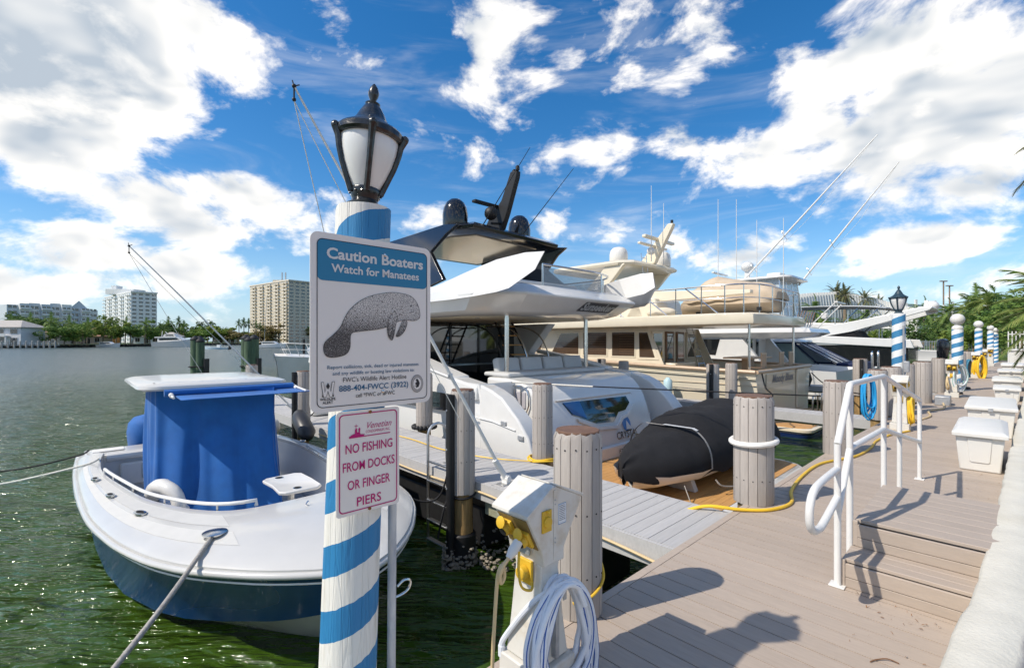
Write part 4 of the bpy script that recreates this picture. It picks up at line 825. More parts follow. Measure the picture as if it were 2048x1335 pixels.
# gunwale cap and foredeck: outline stepped inward to the cockpit opening
def dense(P, n=90):
    P = [Vector(p) for p in P]; d = [0]
    for a, b in zip(P, P[1:]): d.append(d[-1]+(b-a).length)
    out = []
    for i in range(n):
        s = d[-1]*i/(n-1); j = max(k for k in range(len(d)) if d[k] <= s+1e-9); j = min(j, len(P)-2); out.append(P[j].lerp(P[j+1], (s-d[j])/max(1e-6, d[j+1]-d[j])))
    return out
O = dense(spline(outer(), 4), 90); ib = lambda v: bs(v)+interp(v, [4.6, 5.5, 9.2], [.125, .085, .05])
I = dense(spline([(bc(v)-h, v, ib(v)) for v, h in zip(ihv, ihh)]+[(bc(4.70), 4.70, ib(4.7))]+[(bc(v)+h, v, ib(v)) for v, h in reversed(list(zip(ihv, ihh)))], 4), 90)
mb = MB(); n = 90
rows = [[p-Vector((0, 0, .06)) for p in O], [p-Vector((0, 0, .005)) for p in O]]
for f, dz in ((.05, .018), (.16, .025), (.22, .038), (.5, .055), (.8, .03), (.95, .008), (1, 0)):
    rows.append([o.lerp(i, f)+Vector((0, 0, dz*(.6+.6*min(1, max(0, (6-o.y)/3))))) for o, i in zip(O, I)])
rows.append([p-Vector((0, 0, .05)) for p in I])
mb.loft(rows, ring_closed=False, caps=False); mb.build('gunwale_cap', oldgel, BB, smooth=40)
for f0, f1, k0, k1 in ((.26, .46, 8, 40), (.56, .84, 10, 40), (.26, .46, 49, 82), (.56, .84, 49, 80)):
    r2 = []
    for f in (f0, (f0+f1)/2, f1):
        dz = interp(f, [0, .05, .16, .22, .5, .8, .95, 1], [0, .018, .025, .038, .055, .03, .008, 0]); r2.append([O[k].lerp(I[k], f)+Vector((0, 0, dz*(.6+.6*min(1, max(0, (6-O[k].y)/3)))+.0025)) for k in range(k0, k1)])
    mb = MB(); mb.loft(r2, ring_closed=False, caps=False); mb.build('nonskid_panel', nonskid, BB, smooth=60)
# cockpit liner and sole
mb = MB(); lo = [Vector((bc(p.y)+(p.x-bc(p.y))*.92, p.y, -.62)) for p in I]
mb.loft([[p-Vector((0, 0, .045)) for p in I], [Vector((bc(p.y)+(p.x-bc(p.y))*.985, p.y+.0, p.z-.25)) for p in I], [q+Vector((0, 0, .22)) for q in lo], lo], ring_closed=False, caps=False); mb.build('cockpit_liner', gel2, BB, smooth=40)
mb = MB(); mb.add([(p.x, p.y, -.62) for p in lo]+[(1.42, 9.3, -.62)], [tuple(range(91))]); mb.build('cockpit_sole', nonskid, BB, smooth=0)
# stern: aft deck, transom bulkhead, folding bench
mb = MB(); mb.b2((.16, 9.13, -.10), (2.66, 9.56, -.005)); mb.build('aft_deck', oldgel, BB, bevel=.03, seg=3)
mb = MB(); mb.b2((.36, 9.06, -.62), (2.5, 9.13, -.02)); mb.build('transom_bulkhead', gel2, BB, bevel=.01)
mb = MB(); mb.b2((.55, 8.98, -.50), (2.25, 9.055, -.16)); mb.build('bench_back', gel2, BB, bevel=.03, seg=3)
mb = MB(); mb.b2((.80, 8.965, -.42), (2.0, 8.985, -.20)); mb.build('bench_cushion', upho, BB, bevel=.01)
mb = MB(); mb.tube([(.40, 9.05, -.06), (2.45, 9.05, -.06)], .06, 10); mb.build('bolster', gel2, BB)
mb = MB(); mb.b2((.25, 9.22, -.002), (.62, 9.46, .012)); mb.build('hatch', gel2, BB, bevel=.02)
# rub rail
mb = MB(); mb.tube([p-Vector((0, 0, .045)) for p in dense(spline(outer(1.012), 4), 110)], .026, 8); mb.build('rub_rail', oldgel, BB, smooth=60)
mb = MB(); mb.tube([p-Vector((0, 0, .052)) for p in dense(spline(outer(1.026), 4), 110)], .011, 6); mb.build('rub_insert', steel, BB, smooth=60)
mb = MB(); mb.tube([p-Vector((0, 0, .105)) for p in dense(spline(outer(.992), 4), 110)], .007, 6); mb.build('pin_stripe', gel2, BB, smooth=60)
# grab rail on stand-offs round the opening, near side
gp = [i.lerp(o, -.03)+Vector((0, 0, .05)) for i, o in zip(I, O)]
for sl, nm in ((slice(14, 43), 'grab_rail'), (slice(48, 72), 'grab_rail')):
    seg = gp[sl]; mb = MB(); mb.tube([seg[0]-Vector((0, 0, .05))]+seg+[seg[-1]-Vector((0, 0, .05))], .017, 10); r = mb.build(nm, whitep, BB, smooth=60)
    for k in range(4, len(seg)-2, 7): MB().tube([seg[k], seg[k]-Vector((0, 0, .06))], .009, 8).build('standoff', steel, r)
# rod holders: flush oval fittings let into the cap
for fi, s in ((16, 1), (23, 1), (30, 1.15), (60, 1.1), (70, 1), (77, 1)):
    c = O[fi].lerp(I[fi], .52)+Vector((0, 0, .058)); tg = (O[fi+1]-O[fi-1]).normalized(); sd = Vector((-tg.y, tg.x, 0))
    mb = MB(); mb.loft([[c+tg*(.075*s*k*math.cos(a))+sd*(.036*s*k*math.sin(a))+Vector((0, 0, z)) for a in np.linspace(0, 2*PI, 21)[:-1]] for k, z in ((1, -.01), (1, .006), (.8, .009))], caps=True); rh = mb.build('rod_holder', steel, BB)
    mb = MB(); mb.loft([[c+tg*(.05*s*k*math.cos(a))+sd*(.022*s*k*math.sin(a))+Vector((0, 0, z)) for a in np.linspace(0, 2*PI, 17)[:-1]] for k, z in ((1, .006), (1, .0105))], caps=True); mb.build('bore', dark, rh)
# pop-up cleats with the bow line, hatch on the foredeck
c1 = Vector((.84, 4.31, .088)); mb = MB(); mb.lathe([(.075, 0), (.075, .008), (.05, .012)], 20, c1); mb.lathe([(.05, .03), (.085, .034), (.088, .046), (.03, .055)], 20, c1); mb.lathe([(.02, 0), (.02, .035)], 10, c1); mb.build('pop_up_cleat', steel, BB)
cleat(BB, (.30, 8.35, .03), (0, 1, 0), 1.1); cleat(BB, (2.62, 4.95, .06), (0, 1, 0), 1.1)
mb = MB(); mb.loft([[(1.75+x*k, 4.28+y*k, z) for x, y in ((-.28, .2), (.28, .2), (.17, -.24), (-.17, -.24))] for k, z in ((1, .09), (1, .128), (.96, .134))]); hb_ = mb.build('anchor_hatch', oldgel, BB, bevel=.012)
MB().lathe([(.03, 0), (.03, .006)], 14, (1.62, 4.36, .134)).build('latch', steel, hb_)
mb = MB(); mb.tube(spline([(1.60, 4.36, .14), (1.57, 4.38, .16), (1.60, 4.40, .18)], 4), .006, 6); mb.build('latch_ring', steel, hb_)
# T-top
mb = MB(); rings = []
def rr(u0, u1, v0, v1, r, z, n=5): return [(p[0], p[2], z) for p in rrect(u0, u1, v0, v1, r, 0, n)]
for ins, z in ((.10, 1.045), (.03, 1.05), (0, 1.075), (.01, 1.105), (.08, 1.13), (.25, 1.145), (.6, 1.15)): rings.append(rr(.58+ins, 2.26-ins, 6.9+ins, 9.0-ins, .22 if ins < .3 else .1, z))
mb.loft(rings); tt = mb.build('hard_top', oldgel, BB, smooth=50)
for k in range(6): MB().lathe([(.012, 0), (.012, .006)], 10, (.75+.25*k, 7.1, 1.136)).build('fastener', steel, tt)
for u, v1_ in ((1.12, 7.75), (1.85, 7.2)):
    for v in (v1_, 8.05): MB().tube([(u, v, -.62), (u, v, 1.05)], .024, 10).build('top_support', alum, BB)
mb = MB(); mb.tube([(.82, 6.86, 1.03), (2.28, 6.86, 1.03)], .042, 12); mb.build('rolled_canvas', canvasb, BB, smooth=60)
mb = MB(); mb.grid(lambda a, b: (lerp(a, .92, 2.36), lerp(b, 6.88, 6.38), lerp(b, 1.0, .985)-.02*math.sin(PI*a)*math.sin(PI*b)), 12, 6); sh = mb.build('sun_shade', canvasb, BB); md = sh.modifiers.new('t', 'SOLIDIFY'); md.thickness = .008
for u in (.88, 2.30):
    mb = MB(); mb.tube([(u, 7.0, 1.03), (u, 6.62 if u < 1 else 6.4, .99)], .014, 8); mb.tube([(u, 6.95, 1.03), (u, 6.75, 1.0)], .026, 8); mb.build('shade_arm', whitep, BB)
# hanging curtain: a closed sheet with folds
def curtain():
    mb = MB(); N = 260; K = 34; rn = random.Random(4); ph = [rn.uniform(0, 6) for _ in range(8)]
    rows = []
    for k in range(K+1):
        f = k/K; z = lerp(f, 1.03, -.60); row = []
        for i in range(N):
            s = i/N*4; e = int(s); q = s-e
            u0, u1, v0, v1 = .80-.02*f, 2.02+.03*f, lerp(q if e == 0 else (1 if e == 1 else 0), 7.40, 6.75)-.36*f**1.5, 8.2
            cu, cv = ((lerp(q, u0, u1), v0), (u1, lerp(q, v0, v1)), (lerp(q, u1, u0), v1), (u0, lerp(q, v1, v0)))[e]
            nu, nv = ((0, -1), (1, 0), (0, 1), (-1, 0))[e]
            g = sum(math.sin(s*w+ph[j]+f*tw)*am for j, (w, am, tw) in enumerate(((9, .042, 1.5), (17, .026, -2), (31, .020, 1.2), (5, .03, -1), (53, .008, 2))))
            sq = .12*(1-abs(2*q-1)**6)
            amp = (.25+.95*f)*(.5+.5*math.sin(PI*min(1, f+.15)))
            fold = .05*math.exp(-((q-.62-.25*f)/.05)**2)*f if e == 0 else (.04*math.exp(-((q-.3)/.06)**2) if e == 3 else 0)
            d = g*amp+sq*.4*math.sin(PI*q)-fold*.8+ (.07*math.exp(-((q-.25+.1*f)/.07)**2)*math.sin(PI*f) if e == 0 else 0)
            row.append((cu+nu*d, cv+nv*d, z))
        rows.append(row)
    mb.loft(rows, caps=False); o = mb.build('canvas_curtain', canvasb, BB, smooth=180); return o
curtain()
# table on its pedestal, leaning seat, outboards in covers
TB = Vector((1.78, 5.42, 0)); mb = MB()
def tab(k, z): return [(TB.x+x*k, TB.y+y*k, z) for x, y in ((-.16, .34), (.16, .36), (.22, .30), (.23, .0), (.22, -.30), (.16, -.36), (-.16, -.34), (-.21, -.28), (-.19, 0), (-.21, .28))]
mb.loft([tab(.97, .055), tab(1, .07), tab(1, .085), tab(.97, .093), tab(.93, .09)]); tbo = mb.build('table_top', gel2, BB, bevel=.004)
for dx, dy in ((-.04, .26), (-.02, -.26)):
    q = (TB.x+dx, TB.y+dy, .0885); MB().lathe([(.045, 0), (.045, .006), (.036, .007)], 18, q).build('cup_holder', steel, tbo); MB().lathe([(.034, .0), (.034, .0085)], 16, q).build('cup_well', dark, tbo)
mb = MB(); mb.tube([(TB.x, TB.y, -.62), (TB.x, TB.y, .06)], .035, 12); mb.build('table_post', alum, BB)
mb = MB(); mb.tube(spline([(.70, 6.9, -.25), (.72, 6.75, -.06), (.78, 6.55, -.0), (.88, 6.38, -.10), (.9, 6.3, -.35)], 5), [.05, .07, .08, .085, .085, .085, .085, .085, .085, .085, .085, .08, .08, .08, .075, .07, .07, .07, .06, .06, .05], 10); mb.build('seat_bolster', gel2, BB, smooth=60)
mb = MB(); mb.b2((.75, 6.35, -.62), (1.0, 6.9, -.22)); mb.build('seat_base', gel2, BB, bevel=.03)
for u in (.98, 1.78):
    mb = MB(); prof = [((.20, .16), 9.98, -.75), ((.22, .22), 9.99, -.35), ((.27, .33), 10.0, -.1), ((.29, .38), 9.98, .12), ((.27, .36), 9.95, .28), ((.20, .26), 9.92, .38), ((.08, .10), 9.9, .42)]
    mb.loft([[(u+a*math.cos(x)*(1+.03*math.sin(5*x)), v+b*math.sin(x), z) for x in np.linspace(0, 2*PI, 21)[:-1]] for (a, b), v, z in prof]); mb.build('outboard_cover', canvasb, BB, smooth=70)
    mb = MB(); mb.b2((u-.06, 9.85, -1.5), (u+.06, 10.1, -.7)); mb.build('outboard_leg', canvask, BB, bevel=.02)
mb = MB(); mb.lathe([(.055, 0), (.055, .008), (.03, .012)], 18, (2.66, 7.1, -.22), ax=Matrix.Rotation(R(-90), 3, 'Y')); mb.build('speaker', steel, BB)
for vq in (8.5, 5.9):
    mb = MB(); mb.b2((2.60 if vq > 8 else 2.42, vq-.14, -.30), (2.64 if vq > 8 else 2.46, vq+.14, -.14)); mb.build('side_pocket', upho, BB, bevel=.015)
# lines and fenders belonging to the slip
def rope(name, label, P, r, m, n=8): dockmesh(name, MB().tube(spline(P, n) if len(P) > 2 else P, r, 7), m, label, 'rope', smooth=60)
rope('bow_line', 'thick grey bow line running from the blue boat down to lower left', [(.84, 4.31, .12), (.77, 4.20, .10), (.42, 3.66, -.04), (-.02, 3.0, -.16), (-.6, 2.15, -.30), (-1.4, 1.1, -.35)], .017, ropeg)
rope('stern_line', 'white stern line leaving the blue boat to the left edge', [(.30, 8.35, .08), (.10, 8.38, .0), (-.8, 8.9, -.20), (-1.8, 9.5, -.22), (-3, 10.3, -.05)], .014, ropew)
rope('stern_line', 'black stern line leaving the blue boat to the left edge', [(.22, 9.35, .03), (.05, 9.4, -.05), (-.7, 9.9, -.22), (-1.8, 10.7, -.22), (-3.2, 11.7, 0)], .012, ropek)
rope('spring_line', 'dark spring line from the blue bow to the ladder piling', [(2.62, 4.95, .09), (2.72, 4.9, -.05), (3.0, 4.75, -.24), (3.2, 4.62, -.20), (3.26, 4.5, .2), (3.3, 4.46, .75)], .012, ropek)
rope('piling_line', 'black line hitched round the timber piling', [(3.22, 4.42, -.16), (3.30, 4.30, -.18), (3.42, 4.26, -.16), (3.55, 4.36, -.13), (3.5, 4.52, -.14), (3.36, 4.56, -.16), (3.22, 4.46, -.18), (3.14, 4.44, -.3), (3.1, 4.46, -.5), (3.08, 4.47, -.62)], .013, ropek)
mb = MB(); mb.tube([(3.15, 9.2, .32), (3.15, 9.15, .28), (3.12, 9.0, .20), (3.10, 8.6, .0), (3.08, 8.5, -.06), (3.08, 8.47, -.08)], [.03, .10, .15, .15, .09, .03], 16); dockmesh('fender', mb, mat('grey_fender', (.035, .035, .038), .4, var=.1), 'large dark grey fender hanging behind the blue curtain', 'fender', smooth=70)
mb = MB(); mb.ball((2.95, 10.0, -.05), .13, 14, 10, (1, 1, 1.3)); dockmesh('fender', mb, whitepl, 'small round white fender half hidden behind the blue curtain', 'fender', smooth=70)
# ------------------------------------------------------------------ white motor yacht with the black hardtop
YC = 7.75
YA = thing('motor_yacht', 'large white motor yacht with glossy black hardtop, stern to the dock', 'yacht', (YC, 6, WZ), group='boats in the marina')
def y2(mbf, name, m, **k):   # the same part on both sides
    for s in (-1, 1): mbf(s).build(name, m, YA, **k)
def yu(s, du): return YC+s*du
yst = [(6.25, 2.58, .90, 2.40, -.55, -1.5), (8, 2.62, .98, 2.46, -.6, -1.6), (11, 2.64, 1.10, 2.48, -.6, -1.7), (13, 2.5, 1.18, 2.2, -.5, -1.7), (15, 2.2, 1.26, 1.7, -.35, -1.6), (17, 1.65, 1.34, .95, -.1, -1.3), (18.9, .85, 1.42, .33, .2, -.9), (19.9, .05, 1.48, .02, .8, .4)]
hull(YA, yhull, yhull, yst, lambda v: YC, 6, p=1.2)
mb = MB(); mb.loft([[(YC-h+.03, v, z-.05), (YC+h-.03, v, z-.05)] for v, h, z, *_ in [(9.8, 2.64, 1.06)]+yst[2:]], ring_closed=False, caps=False); mb.build('foredeck', gel, YA)
# side wings sweeping down to the bathing platform
def wing(s):
    P = [(4.82, -.62), (4.975, -.12), (5.07, .137), (5.30, .40), (5.685, .714), (5.95, .82), (6.25, .90), (6.26, -.62)]
    mb = MB(); a, b = yu(s, 2.575), yu(s, 2.22)
    n = len(P); mb.add([(a, v, z) for v, z in P]+[(b, v+.04, z-.01) for v, z in P], [tuple(range(n)), tuple(reversed(range(n, 2*n)))]+[(i, n+i, n+(i+1) % n, (i+1) % n) for i in range(n)]); return mb
y2(wing, 'stern_wing', gel, bevel=.035, seg=3)
def wingline(s): return MB().tube([(yu(s, 2.585), v, z) for v, z in ((5.35, .22), (5.9, .30), (7, .34), (9.5, .38))], .012, 6)
y2(wingline, 'hull_crease', gel)
def hullwin(s):
    u = yu(s, 2.635); P = [(6.62, .425), (6.9, .66), (8.7, .70), (11.5, .72), (12, .60), (10.5, .36), (8, .33), (7, .34)]
    mb = MB(); mb.add([(yu(s, 2.60+.012*max(0, v-7)), v, z) for v, z in P]+[(yu(s, 2.45), v, z) for v, z in P], [tuple(range(8)), tuple(range(8, 16))]+[(i, (i+1) % 8, 8+(i+1) % 8, 8+i) for i in range(8)]); return mb
y2(hullwin, 'hull_window', glass, smooth=0)
for v, z in ((5.62, .30), (5.22, .12)):
    MB().b2((yu(-1, 2.60), v-.06, z-.035), (yu(-1, 2.57), v+.06, z+.035)).build('vent_grille', galv, YA, bevel=.005)
# transom block with garage door
P = [(5.30, -.66), (5.40, -.10), (5.50, .22), (5.60, .48), (5.72, .66), (5.86, .80), (6.1, .90), (6.5, .94), (7.05, .94), (7.05, -.66)]
MB().prism(P, 0, 6.02, 9.48).build('transom', gel, YA, bevel=.05, seg=3, smooth=40)
def tz(z): return interp(z, [-.66, -.10, .22, .48, .66, .8], [5.30, 5.40, 5.50, 5.60, 5.72, 5.86])
W0 = [(6.62, .50), (8.72, .47), (8.78, .33), (8.55, .20), (8.28, .18), (8.05, .02), (7.45, .05), (6.80, .27)]
mb = MB(); mb.add([(u, tz(z)-.012, z) for u, z in W0]+[(u, tz(z)+.05, z) for u, z in W0], [tuple(range(8)), tuple(range(8, 16))]+[(i, (i+1) % 8, 8+(i+1) % 8, 8+i) for i in range(8)]); mb.build('transom_window', glass, YA, smooth=0)
mb = MB(); mb.add([(u, tz(z)-.02, z) for u, z in ((6.64, .505), (7.12, .50), (7.20, .17), (6.82, .29))], [(0, 1, 2, 3)]); mb.build('blue_pane', mat('blue_tint', (.03, .10, .28), .08, coat=1), YA, smooth=0)
mb = MB(); mb.slab([(6.45, tz(.56)-.05, .56), (8.95, tz(.54)-.05, .54), (8.95, tz(.5)-.005, .5), (6.55, tz(.52)-.005, .52)], (0, .04, 0)); mb.build('window_brow', gel, YA, smooth=0, bevel=.008)
mb = MB(); mb.loft([[(u, tz(z)-o, z) for u, z in ((6.9, .20), (7.5, -.02), (8.1, -.06), (8.35, .10), (8.6, .14), (8.9, .30))] for o in (.004, .045)]+[[(u, tz(z)-.04, z) for u, z in ((6.92, .14), (7.5, -.08), (8.12, -.12), (8.37, .04), (8.62, .08), (8.92, .24))], [(u, tz(z)-.002, z) for u, z in ((6.92, .14), (7.5, -.08), (8.12, -.12), (8.37, .04), (8.62, .08), (8.92, .24))]], ring_closed=False, caps=False); mb.build('window_ledge', gel, YA, smooth=0)
for a, b in (((6.35, .55), (6.55, -.55)), ((6.35, -.02), (6.9, -.4)), ((8.98, .5), (9.2, -.6)), ((7.15, .0), (7.5, -.6))): MB().tube([(a[0], tz(a[1])-.004, a[1]), (b[0], tz(b[1])-.004, b[1])], .006, 5).build('door_seam', mat('seam_grey', (.45, .45, .44), .5) if 'seam_grey' not in MT else MT['seam_grey'], YA)
mb = MB(); mb.text('CRYSTAL', (8.42, tz(-.30)-.03, -.34), (1, 0, 0), (0, .15, .98), .21, bold=.01, width=.78, depth=0); mb.build('name_lettering', steel, YA, smooth=0); 
mb = MB(); mb.add([(8.45+r*math.cos(a), tz(-.06+r*math.sin(a))-.015, -.06+r*math.sin(a)) for r in (.15,) for a in np.linspace(0, 2*PI, 25)[:-1]], [tuple(range(24))]); em = mb.build('round_emblem', mat('emblem_blue', (.08, .22, .50), .4), YA, smooth=0)
mb = MB(); mb.add([(8.40, tz(-.2)-.022, -.18), (8.60, tz(-.2)-.022, -.18), (8.47, tz(.02)-.022, .0)], [(0, 1, 2)]); mb.build('emblem_peak', whitep, YA, smooth=0)
mb = MB(); mb.text('FT', (8.05, 5.25, -.60), (1, 0, 0), (0, 0, 1), .13, width=.14, depth=0); mb.build('port_lettering', ink, YA, smooth=0)
MB().prism([(5.30, -.66), (5.255, -.65), (5.27, -.44), (5.34, -.42)], 0, 7.2, 9.4).build('transom_step', gel2, YA)
mb = MB(); mb.b2((6.0, 5.95, .42), (6.018, 6.32, .72)); mb.build('locker_hatch', mat('locker_grey', (.42, .40, .42), .4), YA, bevel=.02)
mb = MB(); mb.tube(spline([(5.985, 5.9, .36), (5.985, 5.9, .78), (5.985, 6.38, .78), (5.985, 6.38, .36)], 3, True), .014, 8, closed=True); mb.build('gate_rail', steel, YA)
mb = MB(); [mb.tube([(5.985, v, .38), (5.985, v, .77)], .01, 6) for v in (6.05, 6.22)]; mb.build('gate_bar', steel, YA)
# passage steps both sides
for s in (-1, 1):
    for k in range(4):
        a, b = sorted((yu(s, 1.75), yu(s, 2.2))); MB().b2((a, 5.05+.32*k, -.66), (b, 5.4+.32*k, -.42+.2*k)).build('side_step', gel, YA, bevel=.01)
        MB().b2((a+.04, 5.07+.32*k, -.418+.2*k), (b-.04, 5.36+.32*k, -.408+.2*k)).build('teak_tread', teak, YA, smooth=0)
# bathing platform
def plat(ins, z): return [(p[0], p[2], z) for p in rrect(5.35+ins, 10.15-ins, 2.45+ins, 5.9-ins, .55, 0, 8)]
mb = MB(); mb.loft([plat(.35, -.98), plat(.04, -.86), plat(0, -.80), plat(0, -.70), plat(.03, -.665)]); mb.build('bathing_platform', gel, YA, smooth=40)
for k in range(24):
    v = 2.62+k*.112
    ins = .5*(1-math.sqrt(max(0, 1-((.55-min(.55, v-2.45))/.55)**2)))
    MB().b2((5.48+ins, v, -.664), (10.02-ins, v+.107, -.656)).build('teak_plank', teak, YA, smooth=0)
# main deck: cockpit sole, sofa, saloon doors, posts
MB().b2((5.4, 6.3, .18), (10.1, 10.4, .25)).build('cockpit_sole', teak, YA, smooth=0)
MB().b2((6.15, 6.55, .94), (9.35, 7.3, 1.03)).build('sun_pad', upho, YA, bevel=.04, seg=3)
MB().b2((6.3, 7.06, .25), (9.2, 7.7, .70)).build('sofa', canvask, YA, bevel=.04)
for k in range(4): MB().box((6.75+.72*k, 7.25, 1.13), (.66, .18, .34), Matrix.Rotation(R(-14), 3, 'X')).build('sofa_cushion', upho, YA, bevel=.06, seg=3)
MB().b2((5.6, 10.3, .25), (9.9, 10.36, 2.2)).build('saloon_doors', glass, YA, smooth=0)
for u in (6.5, 7.5, 8.5, 9.3): MB().b2((u-.03, 10.27, .25), (u+.03, 10.298, 2.2)).build('door_frame', blackg, YA, smooth=0)
for s in (-1, 1):
    a, b = sorted((yu(s, 2.15), yu(s, 2.5))); MB().prism([(10.3, .25), (10.0, 1.0), (8.9, 2.15), (12, 2.15), (14, 2.0), (14.5, 1.0)], 0, a, b).build('deckhouse_side', gel, YA, bevel=.03)
    g = yu(s, 2.51); P = [(10.4, 1.25), (9.9, 1.95), (12, 2.0), (13.2, 1.9), (13.6, 1.45), (12, 1.25)]
    MB().slab([(g, v, z) for v, z in P], (-.02*s, 0, 0)).build('saloon_window', glass, YA, smooth=0)
MB().prism([(13, 1.1), (14.5, 1.2), (16.2, 1.3), (14.5, 2.3), (12.5, 2.5)], 0, 6.1, 9.4).build('windscreen', glass, YA)
for s in (-1, 1):
    a, b = sorted((yu(s, 2.60), yu(s, 2.2))); MB().prism([(6.3, .86), (7.2, 1.0), (8.6, 1.22), (10.4, 1.30), (10.4, .6), (6.3, .6)], 0, a, b).build('bulwark', gel, YA, bevel=.04, seg=3)
    MB().loft([[(yu(s, 2.62), 7.0, .98), (yu(s, 2.2), 7.0, 1.0), (yu(s, 2.2), 7.0, .92), (yu(s, 2.6), 7.0, .90)], [(yu(s, 2.66), 8.4, 1.24), (yu(s, 2.1), 8.4, 1.28), (yu(s, 2.1), 8.4, 1.2), (yu(s, 2.6), 8.4, 1.16)], [(yu(s, 2.5), 9.4, 1.4), (yu(s, 2.2), 9.4, 1.42), (yu(s, 2.2), 9.4, 1.3), (yu(s, 2.45), 9.4, 1.3)]]).build('fairlead_cover', gel, YA, bevel=.03)
for u in (6.38, 8.97): MB().tube([(u, 6.85, .94), (u, 6.85, 2.2)], .048, 14).build('deck_post', steel, YA)
# stair from cockpit to flybridge
for k in range(7): MB().box((8.55+.0*k, 8.3+.16*k, .55+.25*k), (.55, .24, .035)).build('stair_tread', teak, YA, bevel=.006)
for u in (8.24, 8.86): MB().tube([(u, 8.15, .4), (u, 9.3, 2.15)], .03, 8).build('stair_stringer', blackm, YA)
for u in (8.15, 8.95, 7.3): MB().tube(spline([(u, 7.9, .5), (u, 7.95, 1.1), (u, 8.3, 1.75), (u, 8.9, 2.02), (u, 9.6, 2.05)], 6), .02, 8).build('stair_rail', steel if u > 8 else blackm, YA)
# flybridge moulding with a faceted overhang
def flyr(z, side, aft, fwd=10.8): 
    c = .75
    L = [(YC-side, fwd), (YC-side, aft+c), (YC-side+c*.9, aft), (YC+side-c*.9, aft), (YC+side, aft+c), (YC+side, fwd), (YC+side*.6, fwd+1.6), (YC-side*.6, fwd+1.6)]
    return [(u, v, z) for u, v in L]
mb = MB(); mb.loft([flyr(2.17, 2.02, 6.75), flyr(2.19, 2.2, 6.45), flyr(2.24, 2.30, 6.25), flyr(2.50, 2.47, 5.85), flyr(2.54, 2.47, 5.85), flyr(2.72, 2.30, 6.15), flyr(2.76, 2.24, 6.25)]); mb.build('flybridge', gel, YA, smooth=25, bevel=.02)
mb = MB(); mb.loft([flyr(2.162, 1.85, 6.95, 9.6), flyr(2.168, 1.86, 6.94, 9.6)]); mb.build('overhang_lining', creamd, YA)
for u in (6.4, 7.3, 8.2, 9.1): MB().lathe([(.06, 0), (.06, .012)], 14, (u, 7.8, 2.152)).build('downlight', steel, YA)
def flyw(s):
    # stations from forward to the tip: (v, z, half width) for lower edge, crease, top edge
    ST = [((11, 2.5, 2.42), (11, 2.7, 2.40), (11, 2.95, 2.2)), ((9.5, 2.46, 2.48), (9.5, 2.66, 2.46), (9.4, 2.90, 2.25)), ((8.1, 2.44, 2.50), (8.0, 2.62, 2.48), (8.0, 2.76, 2.34)), ((7.2, 2.44, 2.50), (7.0, 2.64, 2.46), (7.1, 3.00, 2.16)), ((6.5, 2.46, 2.48), (6.25, 2.68, 2.34), (6.5, 3.18, 1.95)), ((5.98, 2.50, 2.42), (5.75, 2.74, 2.16), (5.98, 3.27, 1.72)), ((5.80, 2.56, 2.30), (5.52, 2.88, 1.95), (5.66, 3.27, 1.55))]
    if s > 0: ST = [tuple((p[0], p[1], max(p[2], 2.02+.12*j) if i > 3 else p[2]) for j, p in enumerate(q)) for i, q in enumerate(ST)]
    mb = MB(); mb.loft([[(yu(s, p[2]), p[0], p[1]) for p in q]+[(yu(s, q[2][2]-.16*k), q[2][0]+.05*k, q[2][1]), (yu(s, q[1][2]-.30*k), q[1][0]+.1*k, q[1][1]+.02), (yu(s, q[0][2]-.35*k), q[0][0]+.1*k, q[0][1]+.1*k)] for q, k in zip(ST, (1, 1, 1, 1, .7, .35, .12))]); return mb
y2(flyw, 'flybridge_wing', gel, smooth=12)
def aftface(z): return lerp((z-2.24)/.26, 6.25, 5.85)
mb = MB(); tx = MB().text('Sunseeker', (8.35, 0, 2.315), (1, 0, 0), (0, 0, 1), .19, bold=.03, width=1.1, depth=0); tx.v = [(x, aftface(z)-.018, z) for x, y, z in tx.v]; tx.build('name_lettering', mat('bright_chrome', (.62, .62, .60), .3, metal=.5), YA, smooth=0)
mb = MB(); mb.add([(u, aftface(z)-.010, z) for u, z in ((7.74, 2.285), (8.92, 2.285), (8.96, 2.46), (7.78, 2.46))], [(0, 1, 2, 3)]); mb.build('name_plate', mat('plate_dark', (.05, .05, .05), .4), YA, smooth=0)
# fly rail with acrylic panes
def fr(z): return [(6.9, 6.35, z), (8.9, 6.35, z), (9.75, 6.9, z), (9.85, 8.2, z), (9.85, 9.2, z)]
mb = MB(); mb.tube(spline(fr(3.2), 5), .022, 8); mb.build('fly_rail', steel, YA)
for a, b in zip(fr(0), fr(0)[1:]):
    MB().slab([(a[0], a[1], 2.76), (b[0], b[1], 2.76), (b[0], b[1], 3.15), (a[0], a[1], 3.15)], (.004, .008, 0)).build('acrylic_pane', smoke, YA, smooth=0)
    MB().tube([(a[0], a[1], 2.74), (a[0], a[1], 3.2)], .018, 8).build('rail_post', steel, YA)
MB().b2((6.9, 7.4, 2.76), (9.4, 8.6, 3.05)).build('fly_sofa', upho, YA, bevel=.08, seg=3)
mb = MB(); mb.prism([(7.4, 2.76), (7.9, 3.45), (8.5, 3.5), (9.1, 2.76)], 0, 7.9, 8.6); mb.build('fly_bar_cover', canvask, YA, bevel=.05)
